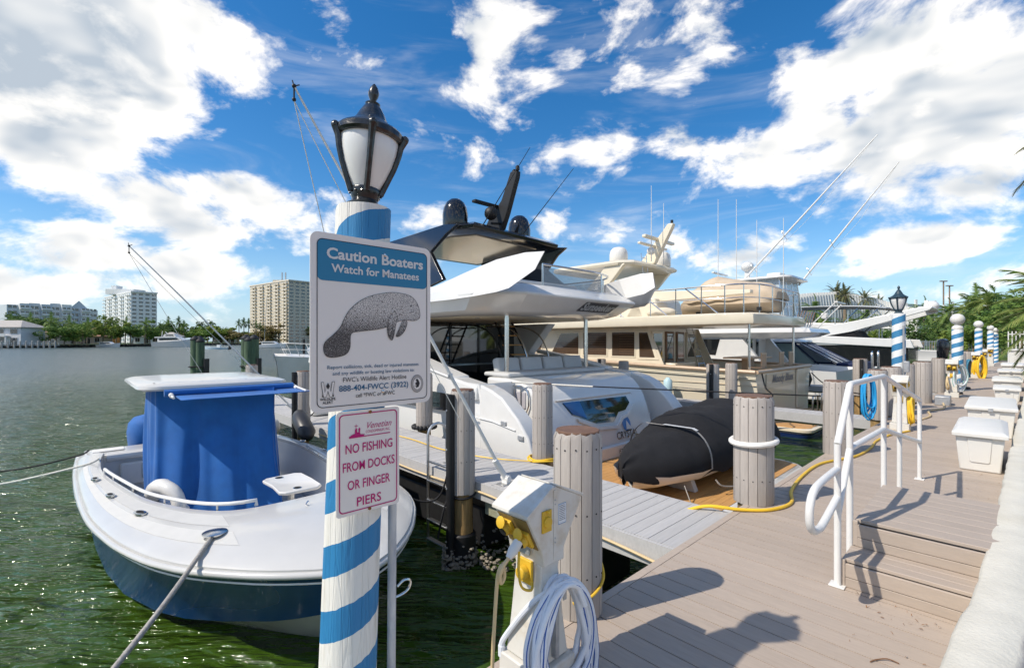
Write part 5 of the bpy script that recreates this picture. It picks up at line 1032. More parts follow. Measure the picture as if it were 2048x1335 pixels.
# hardtop, arch legs
def htr(z, i): return [(5.95+i, 11.6-i, z), (5.95+i, 8.3+i, z), (6.25+i, 7.75+i, z), (9.25-i, 7.95+i, z), (9.6-i, 8.4+i, z), (9.55-i, 11.6-i, z)]
mb = MB(); mb.loft([htr(4.06, .12), htr(4.08, .02), htr(4.16, 0), htr(4.24, .12), htr(4.28, .45)]); mb.build('hardtop', blackg, YA, smooth=25, bevel=.01)
mb = MB(); mb.loft([htr(4.035, .42), htr(4.058, .40)]); mb.build('hardtop_lining', mat('mirror_lining', (.42, .36, .27), .12, metal=.5), YA, smooth=0)
def leg(s):
    P = [(11.4, 4.18), (8.4, 4.20), (7.9, 4.12), (8.25, 3.96), (8.7, 3.62), (7.9, 2.92), (8.9, 2.70), (9.9, 3.55), (11.4, 3.75)]
    n = len(P); A = [(yu(s, 1.83+.30*max(0, 4.1-z)), v, z) for v, z in P]; B = [(yu(s, 1.73+.30*max(0, 4.1-z)), v, z) for v, z in P]
    return MB().add(A+B, [tuple(range(n)), tuple(reversed(range(n, 2*n)))]+[(i, n+i, n+(i+1) % n, (i+1) % n) for i in range(n)])
y2(leg, 'hardtop_arch', blackg, bevel=.015, smooth=30)
for u in (6.70, 8.85):
    MB().lathe([(.27, 4.24), (.30, 4.30), (.305, 4.66), (.28, 4.82), (.22, 4.95), (.13, 5.03), (.02, 5.06)], 28, (u, 9.0, 0)).build('radome', blackg, YA, smooth=60)
MB().prism([(9.3, 4.24), (8.5, 4.26), (8.25, 4.75), (7.92, 5.55), (7.90, 5.70), (8.12, 5.72), (8.45, 5.1), (8.9, 4.75)], 0, 7.68, 7.82).build('mast', blackm, YA, bevel=.02)
mb = MB(); mb.b2((6.95, 8.55, 4.95), (7.75, 8.68, 5.01)); mb.tube([(7.75, 8.5, 4.55), (7.4, 8.5, 4.5)], .03, 8); mb.ball((7.35, 8.45, 4.72), .16, 14, 9); mb.build('searchlight', blackm, YA, bevel=.005)
for du in (-.06, .06): MB().lathe([(.03, 0), (.05, .02), (.05, .1), (.02, .13)], 10, (7.75+du, 8.0+du*2, 5.68)).build('mast_light', blackm, YA)
for a, b in (((7.05, 8.55, 4.24), (7.0, 6.8, 5.71)), ((8.6, 8.9, 4.24), (8.6, 6.93, 5.71))): MB().tube([a, b], [.014, .006], 6).build('antenna', blackm, YA)
rope('stern_line', 'long taut black line from the white yacht to the dock edge piling', [(5.85, 6.15, .90), (6.8, 4.4, .86), (8.05, 1.83, .84)], .011, ropek)
rope('chafe_sleeve', 'white chafe sleeve on the long taut yacht line', [(5.86, 6.14, .90), (6.55, 4.85, .865)], .017, ropew)
# ------------------------------------------------------------------ tender under a black cover on the platform
TN = thing('covered_tender', 'small tender under a black fabric cover on the yacht platform', 'tender', (7.9, 3.75, -.66), group='boats in the marina')
def tsec(u):
    w = interp(u, [5.75, 5.9, 6.2, 6.6, 7.2, 8, 9.5, 10.1, 10.3], [.04, .20, .40, .57, .70, .78, .80, .74, .5]); top = interp(u, [5.75, 6.0, 6.6, 7.1, 7.45, 8.0, 8.6, 9.2, 9.7, 10.1, 10.3], [-.10, .03, .17, .26, .44, .46, .45, .52, .50, .30, .1])
    return w, top
rn = random.Random(8); mb = MB(); rows = []
for u in np.linspace(5.75, 10.3, 44):
    w, tp = tsec(u); row = []
    for k in range(27):
        a = PI*k/26; y = -math.cos(a); rise = max(0, math.sin(a))
        sh = tp*min(1, rise*1.15)**.8; zt = -.31; z = lerp(min(1, rise*1.05)**.9, zt+.03*math.sin(u*9), max(tp, -.12))
        if abs(y) > .9: z -= .06*(abs(y)-.9)*10
        wr = .012*math.sin(u*7+y*5)+.008*math.sin(u*17-y*9)+.006*math.sin(u*31+y*13)
        bulge = 1+.06*math.sin(PI*min(1, rise*1.6))
        row.append((u+.02*math.sin(y*8), 3.72+y*w*bulge, z+wr*(rise*.8+.2)))
    rows.append(row)
for j in (0, -1): cz = sum(p[2] for p in rows[j])/27; rows.insert(0 if j == 0 else len(rows), [(p[0]+(-.02 if j == 0 else .02), 3.72+(p[1]-3.72)*.1, cz+(p[2]-cz)*.1) for p in rows[j]])
mb.loft(rows, ring_closed=False, caps=False); mb.build('cover', canvask, TN, smooth=180)
mb = MB(); mb.loft([[(u, 3.72-w, -.29), (u, 3.72-w*.92, -.40), (u, 3.72-w*.55, -.48), (u, 3.72, lerp(min(1, (u-5.8)/1.2), -.34, -.64)), (u, 3.72+w*.55, -.48), (u, 3.72+w*.92, -.40), (u, 3.72+w, -.29)] for u, w in ((5.85, .1), (6.2, .48), (6.8, .68), (8, .74), (10.1, .72))], ring_closed=False, caps=False); mb.build('tender_hull', gel2, TN, smooth=50)
for u in (6.9, 9.2): MB().prism([(3.2, -.655), (3.3, -.42), (3.6, -.60), (3.85, -.60), (4.15, -.42), (4.25, -.655)], 0, u, u+.12).build('chock', gel, TN, bevel=.01)
mb = MB(); P = []
for k in range(27):
    a = PI*k/26; y = -math.cos(a); u = 7.05; w, tp = tsec(u); z = lerp(min(1, max(0, math.sin(a))*1.25)**.75, -.31, tp); P.append((u+.02*y, 3.72+y*w*1.09, z+.03))
mb.loft([[(p[0]-.025, p[1], p[2]) for p in P], [(p[0]+.025, p[1], p[2]) for p in P]], ring_closed=False, caps=False); so = mb.build('strap', ropeg, TN, smooth=180)
mb = MB(); mb.loft([[(p[0]-.045, p[1]-.008, p[2]+.014) for p in P[7:15]], [(p[0]+.045, p[1]-.008, p[2]+.014) for p in P[7:15]]], ring_closed=False, caps=False); mb.build('strap_pad', canvasg, TN, smooth=180)
rope('tie_down', 'grey tie-down rope from the tender cover to the yacht platform', [(7.0, 2.93, -.42), (7.1, 2.85, -.52), (7.7, 2.75, -.58), (8.2, 2.85, -.45)], .013, ropeg)
rope('tie_down', 'thin grey tie-down at the tender bow', [(6.45, 3.15, -.44), (6.35, 3.0, -.65)], .008, ropeg)
# ------------------------------------------------------------------ cream trawler yacht
TC = 16.2
TR = thing('trawler_yacht', 'cream trawler yacht with rows of brown cabin windows', 'yacht', (TC, 5, WZ), group='boats in the marina')
tst = [(4.6, 2.62, .80, 2.35, -.75, -1.6), (7, 2.72, .86, 2.5, -.8, -1.7), (11, 2.74, .98, 2.5, -.8, -1.8), (15, 2.6, 1.25, 2.2, -.7, -1.8), (19, 2.0, 1.7, 1.3, -.4, -1.6), (21.5, 1.0, 2.0, .5, 0, -1.1), (23, .05, 2.2, .02, .7, .3)]
hull(TR, chull, chull, tst, lambda v: TC, 6, p=1.3)
def tu(s, d): return TC+s*d
for s in (-1, 1):
    mb = MB(); mb.tube([(tu(s, h+.02), v, z+.0) for v, h, z, *_ in tst], .055, 8); mb.build('cap_rail', tan, TR)
    for dz in (.16, .20, .62): mb = MB(); mb.tube([(tu(s, h-.012*dz*0+.01-.10*dz), v, z-dz) for v, h, z, *_ in tst[:-1]], .018 if dz < .5 else .010, 6); mb.build('rub_strake', creamd if dz < .5 else navyc, TR)
mb = MB(); mb.tube([(tu(-1, 2.62), 4.58, .80), (tu(1, 2.62), 4.58, .80)], .055, 8); mb.build('cap_rail', tan, TR)
mb = MB(); mb.loft([[(TC-h+.05, v, .42), (TC+h-.05, v, .42)] for v, h, *_ in tst[:4]], ring_closed=False, caps=False); mb.build('main_deck', tan, TR)
mb = MB(); mb.loft([[(TC-h+.05, v, z-.3), (TC+h-.05, v, z-.3)] for v, h, z, *_ in tst[3:]], ring_closed=False, caps=False); mb.build('foredeck', creamd, TR)
# transom: door panel, name, platform
MB().b2((17.15, 4.535, -.5), (18.0, 4.59, .74)).build('transom_door', cream, TR, bevel=.01)
mb = MB(); mb.b2((14.35, 4.565, .28), (16.95, 4.59, .70)); mb.build('name_board', mat('varnish_cream', (.60, .53, .40), .25, coat=.3), TR, smooth=0)
mb = MB(); mb.text('Moody Blues', (15.75, 4.556, .44), (1, 0, 0), (0, 0, 1), .34, bold=.012, shear=.4, width=2.0, depth=0); mb.build('name_lettering', mat('blue_grey_script', (.08, .10, .15), .3), TR, smooth=0)
def tp(i, z): return [(p[0], p[2], z) for p in rrect(13.85+i, 18.55-i, 3.35+i, 4.7, .3, 0, 5)]
mb = MB(); mb.loft([tp(.06, -.80), tp(0, -.74), tp(0, -.68), tp(.05, -.66)]); mb.build('swim_platform', cream, TR)
mb = MB(); mb.loft([tp(.10, -.657), tp(.11, -.65)]); mb.build('platform_planking', teak, TR)
mb = MB(); mb.loft([tp(.05, -.95), tp(.02, -.81)]); mb.build('platform_base', hull_band('navy_band', (.012, .03, .12), []), TR)
for u in (14.6, 15.5, 17.2): MB().tube(spline([(u, 3.5, -.65), (u, 3.5, .05), (u+.08, 3.5, .15), (u+.42, 3.5, .15), (u+.5, 3.5, .05), (u+.5, 3.5, -.65)], 4), .022, 8).build('staple_rail', steel, TR)
# cabin
def cab(s):
    P = [(7.5, .42), (8.25, 2.12), (15.5, 2.12), (17.2, 1.05), (17.2, .42)]; a, b = sorted((tu(s, 1.9), tu(s, 1.86))); return MB().prism(P, 0, a, b)
for s in (-1, 1): cab(s).build('cabin_side', cream, TR, bevel=.01)
MB().b2((TC-1.86, 8.3, .42), (TC+1.86, 8.36, 2.12)).build('aft_bulkhead', cream, TR, smooth=0)
MB().prism([(15.5, 2.12), (17.2, 1.05), (17.2, .9), (15.4, 2.05)], 0, TC-1.86, TC+1.86).build('windscreen', glassb, TR)
for s in (-1, 1):
    g = tu(s, 1.905)
    for P in ([(12.66, 1.15), (12.15, 1.96), (11.26, 1.97), (11.26, 1.15)], [(11.02, 1.14), (11.02, 1.97), (9.97, 1.97), (9.97, 1.14)], [(9.72, 1.13), (9.72, 1.97), (8.80, 1.97), (8.80, 1.13)], [(14.6, 1.2), (14.6, 1.95), (13.0, 1.96), (13.3, 1.2)]):
        cy = sum(p[0] for p in P)/4; cz = sum(p[1] for p in P)/4; Q = [(cy+(p[0]-cy)*1.1, cz+(p[1]-cz)*1.12) for p in P]
        w = MB().slab([(g, v, z) for v, z in Q], (-.012*s*-1, 0, 0)).build('window_frame', cream, TR, bevel=.01)
        MB().slab([(g+.016*s, v, z) for v, z in P], (-.004*s, 0, 0)).build('pane', glassb, w, smooth=0)
        mb = MB(); 
        for k in range(9): z = lerp((k+.5)/9, 1.16, 1.95); mb.b2((g+.0165*s, min(p[0] for p in P[1:3])+.02, z-.004), (g+.0185*s, max(p[0] for p in P[2:]+P[:1])-.3, z+.004))
        mb.build('blind_slats', wood, w, smooth=0, kind='stuff')
    P = [(8.60, 1.10), (8.62, 1.95), (8.30, 1.95), (8.02, 1.10)]; w = MB().slab([(g, v, z) for v, z in [(8.68, 1.02), (8.68, 2.02), (8.24, 2.02), (7.86, 1.02)]], (.012*s, 0, 0)).build('window_frame', cream, TR, bevel=.01)
    MB().slab([(g+.016*s, v, z) for v, z in P], (-.004*s, 0, 0)).build('pane', glassb, w, smooth=0)
for a, b, z0 in ((14.55, 15.3, 1.05), (15.5, 16.1, .5), (16.3, 16.9, .5), (17.1, 17.8, 1.05)):
    w = MB().b2((a, 8.26, z0-.08), (b, 8.29, 2.0)).build('aft_window_frame' if z0 > 1 else 'aft_door', cream if z0 > 1 else wood, TR, bevel=.008); MB().b2((a+.08, 8.25, max(z0, 1.0)), (b-.08, 8.258, 1.92)).build('pane', glass, w, smooth=0)
MB().b2((14.5, 7.4, .42), (16.0, 8.2, .92)).build('deck_locker', cream, TR, bevel=.03)
for u in (16.3, 16.8): MB().tube([(u, 7.3, .42), (u, 7.9, 2.1)], .02, 6).build('boat_deck_ladder', steel, TR)
for k in range(6): MB().tube([(16.3, 7.35+.1*k, .6+.25*k), (16.8, 7.35+.1*k, .6+.25*k)], .015, 6).build('ladder_rung', steel, TR)
tb = MB().b2((15.6, 5.4, 1.08), (17.5, 6.3, 1.13)).build('cockpit_table', tan, TR, bevel=.01); MB().b2((16.4, 5.7, .42), (16.7, 6.0, 1.08)).build('table_leg', tan, tb)
for u in (15.2, 16.9, 17.9):
    ch = MB().b2((u, 5.0, .82), (u+.42, 5.4, .86)).build('deck_chair', tan, TR)
    for k in range(5): MB().b2((u+.09*k, 4.98, .86), (u+.05+.09*k, 5.01, 1.25)).build('back_slat', tan, ch)
    MB().b2((u, 4.975, 1.25), (u+.42, 5.015, 1.30)).build('back_rail', tan, ch)
# boat deck
def bd(i, z): return [(13.6+i, 17, z), (13.6+i, 5.5, z), (13.85+i, 4.75+i, z), (14.4+i, 4.55+i, z), (18.0-i, 4.55+i, z), (18.55-i, 4.75+i, z), (18.8-i, 5.5, z), (18.8-i, 17, z)]
mb = MB(); mb.loft([bd(.10, 2.13), bd(.02, 2.15), bd(0, 2.22), bd(.02, 2.42), bd(.12, 2.47)]); mb.build('boat_deck', cream, TR, smooth=30)
for u, v in ((13.95, 4.9), (18.4, 5.0)): MB().tube([(u, v, .80), (u, v, 2.15)], .035, 10).build('deck_post', steel, TR)
rp = [(13.75, 12.5), (13.75, 9), (13.75, 7), (13.75, 5.5), (14.3, 4.75), (16.2, 4.70), (18.1, 4.75), (18.65, 5.5), (18.65, 7), (18.65, 9)]
for z, r in ((3.28, .022), (2.9, .014)): MB().tube(spline([(u, v, z) for u, v in rp], 4), r, 8).build('deck_rail', steel, TR)
for u, v in spline([(a, b, 0) for a, b in rp], 2) and [(q.x, q.y) for q in spline([(a, b, 0) for a, b in rp], 2)]: MB().tube([(u, v, 2.45), (u, v, 3.28)], .018, 6).build('rail_stanchion', steel, TR)
for k in range(4): MB().tube([(13.75, 11.5-1.6*k, 3.28), (13.75, 10.5-1.6*k, 2.47)], .022, 6).build('rail_brace', steel, TR)
MB().b2((13.78, 4.55, 2.5), (13.88, 4.65, 2.6)).build('stern_light', blackm, TR)
# flybridge
MB().prism([(8.6, 2.46), (8.9, 3.25), (10.4, 3.35), (12.8, 3.2), (14.5, 2.46)], 0, 14.6, 17.8).build('flybridge_coaming', cream, TR, bevel=.06, seg=3)
MB().prism([(8.0, 2.46), (8.2, 3.15), (8.9, 3.25), (9.4, 2.46)], 0, 14.6, 15.4).build('flybridge_locker', cream, TR, bevel=.05)
mb = MB(); P = [(5.2, 3.1), (5.2, 3.22), (8.7, 3.42), (8.9, 3.1), (8.5, 3.02)]; mb.prism(P, 0, 14.9, 15.15); mb.build('davit_boom', cream, TR, bevel=.02)
def hr(i, z): return [(14.35+i, 12.6, z), (14.35+i, 9.5+i, z), (14.7+i, 9.05+i, z), (17.7-i, 8.95+i, z), (18.05-i, 9.4+i, z), (18.05-i, 12.6, z)]
mb = MB(); mb.loft([hr(.20, 4.40), hr(.03, 4.42), hr(0, 4.5), hr(.10, 4.6), hr(.5, 4.66)]); mb.build('hardtop', cream, TR, smooth=30)
for s in (-1, 1):
    a, b = sorted((tu(s, 1.75), tu(s, 1.55))); MB().prism([(9.3, 4.45), (10.1, 4.45), (11.6, 3.1), (10.6, 3.1)], 0, a, b).build('hardtop_leg', cream, TR, bevel=.03)
for u, v in ((15.2, 10.05), (17.2, 9.35)): MB().lathe([(.30, 4.6), (.34, 4.63), (.345, 4.95), (.31, 5.1), (.22, 5.2), (.02, 5.25)], 24, (u, v, 0)).build('radome', gel2, TR, smooth=60)
MB().prism([(9.75, 4.6), (9.05, 4.6), (8.35, 5.85), (8.30, 6.0), (8.52, 6.02)], 0, 16.1, 16.3).build('mast', cream, TR, bevel=.03)
mb = MB(); mb.b2((15.0, 9.0, 5.2), (17.0, 9.12, 5.28)); mb.b2((15.2, 8.9, 5.45), (17.4, 9.05, 5.56)); mb.build('radar_scanner', cream, TR, bevel=.02)
MB().ball((15.75, 9.0, 5.02), .15, 12, 8).build('satellite_dome', gel2, TR); MB().lathe([(.05, 6.0), (.05, 6.14)], 10, (16.2, 8.4, 0)).build('mast_light', blackm, TR)
MB().tube([(15.3, 8.9, 2.46), (15.3, 9.15, 4.9)], .018, 6).build('top_ladder', steel, TR); MB().tube([(15.65, 8.9, 2.46), (15.65, 9.15, 4.9)], .018, 6).build('top_ladder', steel, TR)
for k in range(8): MB().tube([(15.3, 8.9+.03*k, 2.7+.29*k), (15.65, 8.9+.03*k, 2.7+.29*k)], .014, 6).build('ladder_rung', steel, TR)
for u, v, z0, z1 in ((15.6, 8.9, 4.6, 7.4), (16.7, 9.0, 4.6, 7.0), (17.4, 7.2, 2.5, 6.9), (18.6, 7.0, 2.5, 7.1), (18.7, 6.3, 2.5, 6.2), (18.7, 5.4, 2.5, 6.1)): MB().tube([(u, v, z0), (u, v, z1)], [.020, .009], 6).build('whip_antenna', whitep, TR)
MB().b2((13.25, 6.4, -.35), (13.5, 7.0, -.15)).build('exhaust_port', dark, TR)
# its own tender on the boat deck, under tan canvas
TD = thing('covered_dinghy', 'tan canvas covered dinghy on the trawler boat deck', 'dinghy', (16.4, 6.3, 2.5), group='boats in the marina')
mb = MB(); rows = []
for f in [0, 0]+list(np.linspace(0, 1, 30))+[1, 1]:
    v = lerp(f, 8.0, 4.75); w = .95*math.sqrt(max(.001, math.sin(PI*min(.999, max(.06, .12+f*.72)))))*(1 if f > .15 else .55+f*3); tp_ = interp(f, [0, .1, .3, .42, .7, .9, 1], [2.95, 3.3, 3.75, 3.85, 3.6, 3.5, 3.2]); row = []
    for k in range(19):
        a = PI*k/18; y = -math.cos(a); r = max(0, math.sin(a)); row.append((16.4+y*w*(1+.05*math.sin(a*2)), v, lerp(min(1, r*1.1)**.7, 2.98, tp_)+.02*math.sin(v*9+y*6)))
    rows.append(row)
for j, k in ((0, .05), (1, .6), (-1, .05), (-2, .6)): cz = 3.0; rows[j] = [(16.4+(p[0]-16.4)*k, p[1], cz+(p[2]-cz)*k) for p in rows[j]]
mb.loft(rows, ring_closed=False, caps=False); mb.build('canvas_cover', canvast, TD, smooth=180)
mb = MB(); mb.loft([[(16.4-w, v, 3.0), (16.4-w*1.05, v, 2.85), (16.4-w*.6, v, 2.62), (16.4, v, 2.56), (16.4+w*.6, v, 2.62), (16.4+w*1.05, v, 2.85), (16.4+w, v, 3.0)] for v, w in ((8.05, .02), (8.0, .3), (7.6, .65), (6.5, .86), (5.2, .86), (4.85, .6), (4.8, .02))], ring_closed=False, caps=False); mb.build('dinghy_hull', canvast, TD, smooth=60)
for v in (7.2, 5.5): MB().b2((15.9, v, 2.46), (16.9, v+.15, 2.66)).build('cradle', blackm, TD)
mb = MB(); mb.b2((14.5, 6.4, 2.48), (15.3, 8.2, 2.52)); [mb.tube([(14.4+.3*k, 7.8, 2.5), (14.5+.3*k, 7.2, 2.9)], .03, 6) for k in range(3)]
b0 = MB(); b0.ball((14.7, 8.0, 2.62), .45, 14, 8, (.8, 1.2, .42)); tag(dockmesh('canvas_bundle', b0, mat('pale_canvas', (.60, .53, .42), .85, var=.1, bump=.3), smooth=70), 'pale canvas bundle lashed on the trawler boat deck', 'bundle')
rope('stern_line', 'black stern line from the cream trawler to the pier piling', [(13.9, 4.55, .75), (13.7, 4.4, .4), (13.2, 4.1, .2), (13.12, 5.0, .05)], .02, ropek)
rope('stern_line', 'heavy black snubber line across the trawler transom corner', [(18.8, 4.55, .55), (18.6, 4.1, .2), (16.5, 2.9, .15), (13.4, 1.8, .45)], .018, ropek)
mb = MB(); mb.tube([(18.95, 4.7, .55), (18.97, 4.7, .3), (18.95, 4.7, .05)], [.08, .14, .06], 12); dockmesh('fender', mb, blackm, 'black fender at the far stern corner of the trawler', 'fender', smooth=70)
for v in (7.0, 8.3):
    mb = MB(); mb.tube([(13.25, v, .55), (13.25, v, .45), (13.25, v, 0), (13.25, v, -.1)], [.04, .13, .13, .04], 12); dockmesh('fender', mb, mat('pale_blue_fender', (.45, .62, .68), .4) if 'pale_blue_fender' not in MT else MT['pale_blue_fender'], ('nearer' if v < 8 else 'farther')+' pale fender hanging between the narrow pier and trawler', 'fender', smooth=70)
# ------------------------------------------------------------------ sportfishing boat
SC = 23.9
SF = thing('sportfishing_boat', 'white sportfishing boat with clear fly enclosure and tall outriggers', 'boat', (SC, 5, WZ), group='boats in the marina')
hull(SF, yhull, yhull, [(4.4, 2.3, .45, 2.1, -.7, -1.6), (8, 2.4, .6, 2.2, -.7, -1.7), (12, 2.4, 1.0, 2.0, -.6, -1.7), (16, 1.9, 1.5, 1.1, -.3, -1.4), (18.5, .9, 1.8, .3, .2, -.8), (19.8, .05, 2, .02, .9, .5)], lambda v: SC, 6)
mb = MB(); mb.loft([[(SC-h+.05, v, z), (SC+h-.05, v, z)] for v, h, z in ((4.5, 2.25, .2), (8, 2.3, .35), (12, 2.3, .9), (16, 1.8, 1.4), (19.5, .1, 1.9))], ring_closed=False, caps=False); mb.build('deck', gel2, SF)
for s in (-1, 1):
    a, b = sorted((SC+s*1.95, SC+s*1.7)); MB().prism([(6.9, .3), (8.2, 2.0), (13.5, 2.0), (15.5, 1.2), (15.5, .3)], 0, a, b).build('cabin_side', gel, SF, bevel=.02)
    P = [(9.2, 1.0), (9.0, 1.75), (13, 1.75), (14.2, 1.3)]; MB().slab([(SC+s*1.955, v, z) for v, z in P], (.006*s, 0, 0)).build('cabin_window', glass, SF, smooth=0)
MB().b2((SC-1.7, 8.2, .3), (SC+1.7, 8.26, 2.0)).build('aft_bulkhead', gel, SF); MB().b2((SC-.9, 8.17, .4), (SC-.2, 8.19, 1.9)).build('cabin_door', glass, SF); MB().b2((SC+.3, 8.17, .9), (SC+.6, 8.19, 1.9)).build('side_light', glass, SF)
def sfo(z, i, a): return [(SC-2.2+i, 13.5, z), (SC-2.2+i, a+1.2, z), (SC-1.6+i, a, z), (SC+1.6-i, a, z), (SC+2.2-i, a+1.2, z), (SC+2.2-i, 13.5, z)]
mb = MB(); mb.loft([sfo(1.75, .5, 6.6), sfo(1.85, .15, 5.8), sfo(2.02, 0, 5.4), sfo(2.2, .05, 5.5), sfo(2.3, .3, 6.0)]); mb.build('bridge_overhang', gel, SF, smooth=30, bevel=.02)
MB().prism([(6.4, 2.28), (6.6, 2.75), (10, 2.9), (12.5, 2.3)], 0, SC-1.7, SC+1.7).build('bridge_coaming', gel, SF, bevel=.05)
for s in (-1, 1): MB().slab([(SC+s*1.5, 6.6, 2.75), (SC+s*1.5, 10, 2.85), (SC+s*1.3, 9.4, 4.4), (SC+s*1.3, 6.7, 4.4)], (.01*s, 0, 0)).build('clear_curtain', clear, SF, smooth=0)
MB().slab([(SC-1.5, 6.55, 2.75), (SC+1.5, 6.55, 2.75), (SC+1.3, 6.7, 4.4), (SC-1.3, 6.7, 4.4)], (0, -.01, 0)).build('clear_curtain', clear, SF, smooth=0); MB().slab([(SC-1.5, 10, 2.85), (SC+1.5, 10, 2.85), (SC+1.3, 9.4, 4.4), (SC-1.3, 9.4, 4.4)], (0, .01, 0)).build('clear_curtain', clear, SF, smooth=0)
for u in (SC-1.5, SC-.5, SC+.5, SC+1.5):
    for v in (6.5, 9.8): MB().tube([(u, v, 2.6), (SC+(u-SC)*.87, lerp(.5, v, 8) if False else v+(.2 if v < 8 else -.4), 4.45)], .028, 8).build('tower_leg', steel, SF)
MB().loft([[(p[0], p[2], z) for p in rrect(SC-1.6+i, SC+1.6-i, 6.2+i, 9.9-i, .5, 0, 4)] for i, z in ((.15, 4.40), (0, 4.44), (.02, 4.52), (.4, 4.58))]).build('tower_top', gel, SF)
for k in range(7): MB().tube([(SC-1.2+.4*k, 6.15, 2.3), (SC-1.2+.4*k, 5.95, 3.0)], .035, 8).build('rocket_launcher', steel, SF)
MB().b2((SC-.1, 7.0, 4.58), (SC+.7, 7.6, 4.85)).build('life_raft_case', gel, SF, bevel=.06); MB().ball((SC-.8, 8.2, 5.15), .28, 14, 9, (1, 1, .85)).build('satellite_dome', gel, SF); MB().b2((SC-.86, 8.1, 4.55), (SC-.74, 8.3, 4.95)).build('dome_mount', gel, SF)
MB().b2((SC-2.6, 9.0, 4.75), (SC-1.0, 9.12, 4.83)).build('radar_scanner', gel, SF, bevel=.02)
for a, b in (((22.7, 8.4, 4.3), (23.4, 3.38, 9.9)), ((25.1, 6.6, 4.3), (25.3, 2.93, 9.2))):
    a, b = Vector(a), Vector(b); og = MB().tube([a, a.lerp(b, .5), b], [.045, .035, .018], 8).build('outrigger', whitep, SF)
    for f in (.12, .36): q = a.lerp(b, f); MB().tube([q-Vector((.35, 0, -.12)), q+Vector((.35, 0, -.12))], .012, 6).build('spreader', steel, og)
    MB().tube([a+Vector((.3, 0, 0)), a.lerp(b, .6)+Vector((.05, -.1, -.3)), b], .006, 5).build('halyard', ropew, og)
MB().text('Galeros', (24.3, 5.47, 1.93), (1, 0, 0), (0, 0, 1), .18, shear=.3, bold=.02, width=.9, depth=0).build('name_lettering', ink, SF, smooth=0)
# ------------------------------------------------------------------ express cruiser with navy canvas
EC = 28.2
EX = thing('express_cruiser', 'white and blue express cruiser with clear and navy canvas enclosure', 'boat', (EC, 5, WZ), group='boats in the marina')
hull(EX, hull_band('blue_band_hull', (.76, .76, .74), [(1.02, (.03, .10, .28)), (.72, (.72, .74, .76)), (.12, (.02, .02, .03))]), gel, [(4.2, 1.75, .35, 1.6, -.75, -1.5), (8, 1.8, .45, 1.6, -.7, -1.5), (11, 1.6, .65, 1.2, -.5, -1.4), (13.5, .8, .85, .35, 0, -.9), (14.8, .03, .95, .01, .5, .3)], lambda v: EC, 6)
mb = MB(); mb.loft([[(EC-h, v, z), (EC+h, v, z)] for v, h, z in ((4.2, 1.7, .3), (8, 1.75, .42), (11, 1.55, .62), (14.7, .05, .9))], ring_closed=False, caps=False); mb.build('deck', gel, EX)
for s in (-1, 1):
    MB().slab([(EC+s*1.55, 9.6, .5), (EC+s*1.55, 6.2, .45), (EC+s*1.25, 7.4, 1.55), (EC+s*1.25, 8.7, 1.55)], (.01*s, 0, 0)).build('side_window', clear if s > 0 else mat('green_glass', (.20, .27, .25), .08, coat=.8), EX, smooth=0)
    MB().tube([(EC+s*1.57, 9.7, .5), (EC+s*1.27, 8.8, 1.58), (EC+s*1.27, 7.3, 1.58), (EC+s*1.57, 6.1, .48), (EC+s*1.57, 9.7, .5)], .05, 6).build('window_frame', navyc, EX)
MB().slab([(EC-1.25, 7.2, 1.6), (EC+1.25, 7.2, 1.6), (EC+1.6, 5.3, .5), (EC-1.6, 5.3, .5)], (0, .02, .01)).build('aft_curtain', mat('window_vinyl', (.42, .47, .52), .12, coat=.6), EX, smooth=0)
for f in (-1.25, -.4, .45, 1.25): MB().tube([(EC+f, 7.2, 1.63), (EC+f*1.25, 5.28, .52)], .025, 6).build('curtain_piping', navyc, EX)
mb = MB(); mb.b2((EC-1.7, 4.5, .3), (EC+1.7, 5.4, .62)); mb.build('navy_cover', navyc, EX, bevel=.05)
mb = MB(); mb.loft([[(p[0], p[2], z) for p in rrect(EC-1.45+i, EC+1.45-i, 7.0+i, 11.0-i, .4, 0, 4)] for i, z in ((.1, 1.58), (0, 1.62), (.05, 1.72), (.3, 1.78))]); mb.build('hardtop', gel, EX)
MB().slab([(EC-1.25, 8.8, 1.55), (EC+1.25, 8.8, 1.55), (EC+1.5, 11, .62), (EC-1.5, 11, .62)], (0, -.02, .01)).build('windscreen', glass, EX, smooth=0)
for du in (-.5, .4): MB().lathe([(.22, 1.76), (.24, 1.95), (.18, 2.12), (.02, 2.2)], 16, (EC+du, 8.2, 0)).build('radome', gel, EX, smooth=60)
for s in (-1, 1): MB().tube([(EC+s*.9, 7.3, 1.75), (EC+s*.7, 5.6, 3.6)], .03, 6).build('radar_arch', whitep, EX)
MB().b2((EC-.9, 5.5, 3.55), (EC+.9, 5.65, 3.62)).build('arch_bar', whitep, EX); MB().b2((EC-.2, 6.1, 2.8), (EC+.2, 6.35, 3.1)).build('searchlight', gel, EX, bevel=.04)
for u in (EC-1.3, EC+.3): MB().tube(spline([(u, 4.1, .3), (u, 4.1, 1.05), (u+.25, 4.1, 1.1), (u+.3, 4.1, .3)], 4), .03, 6).build('stern_rail', steel, EX)
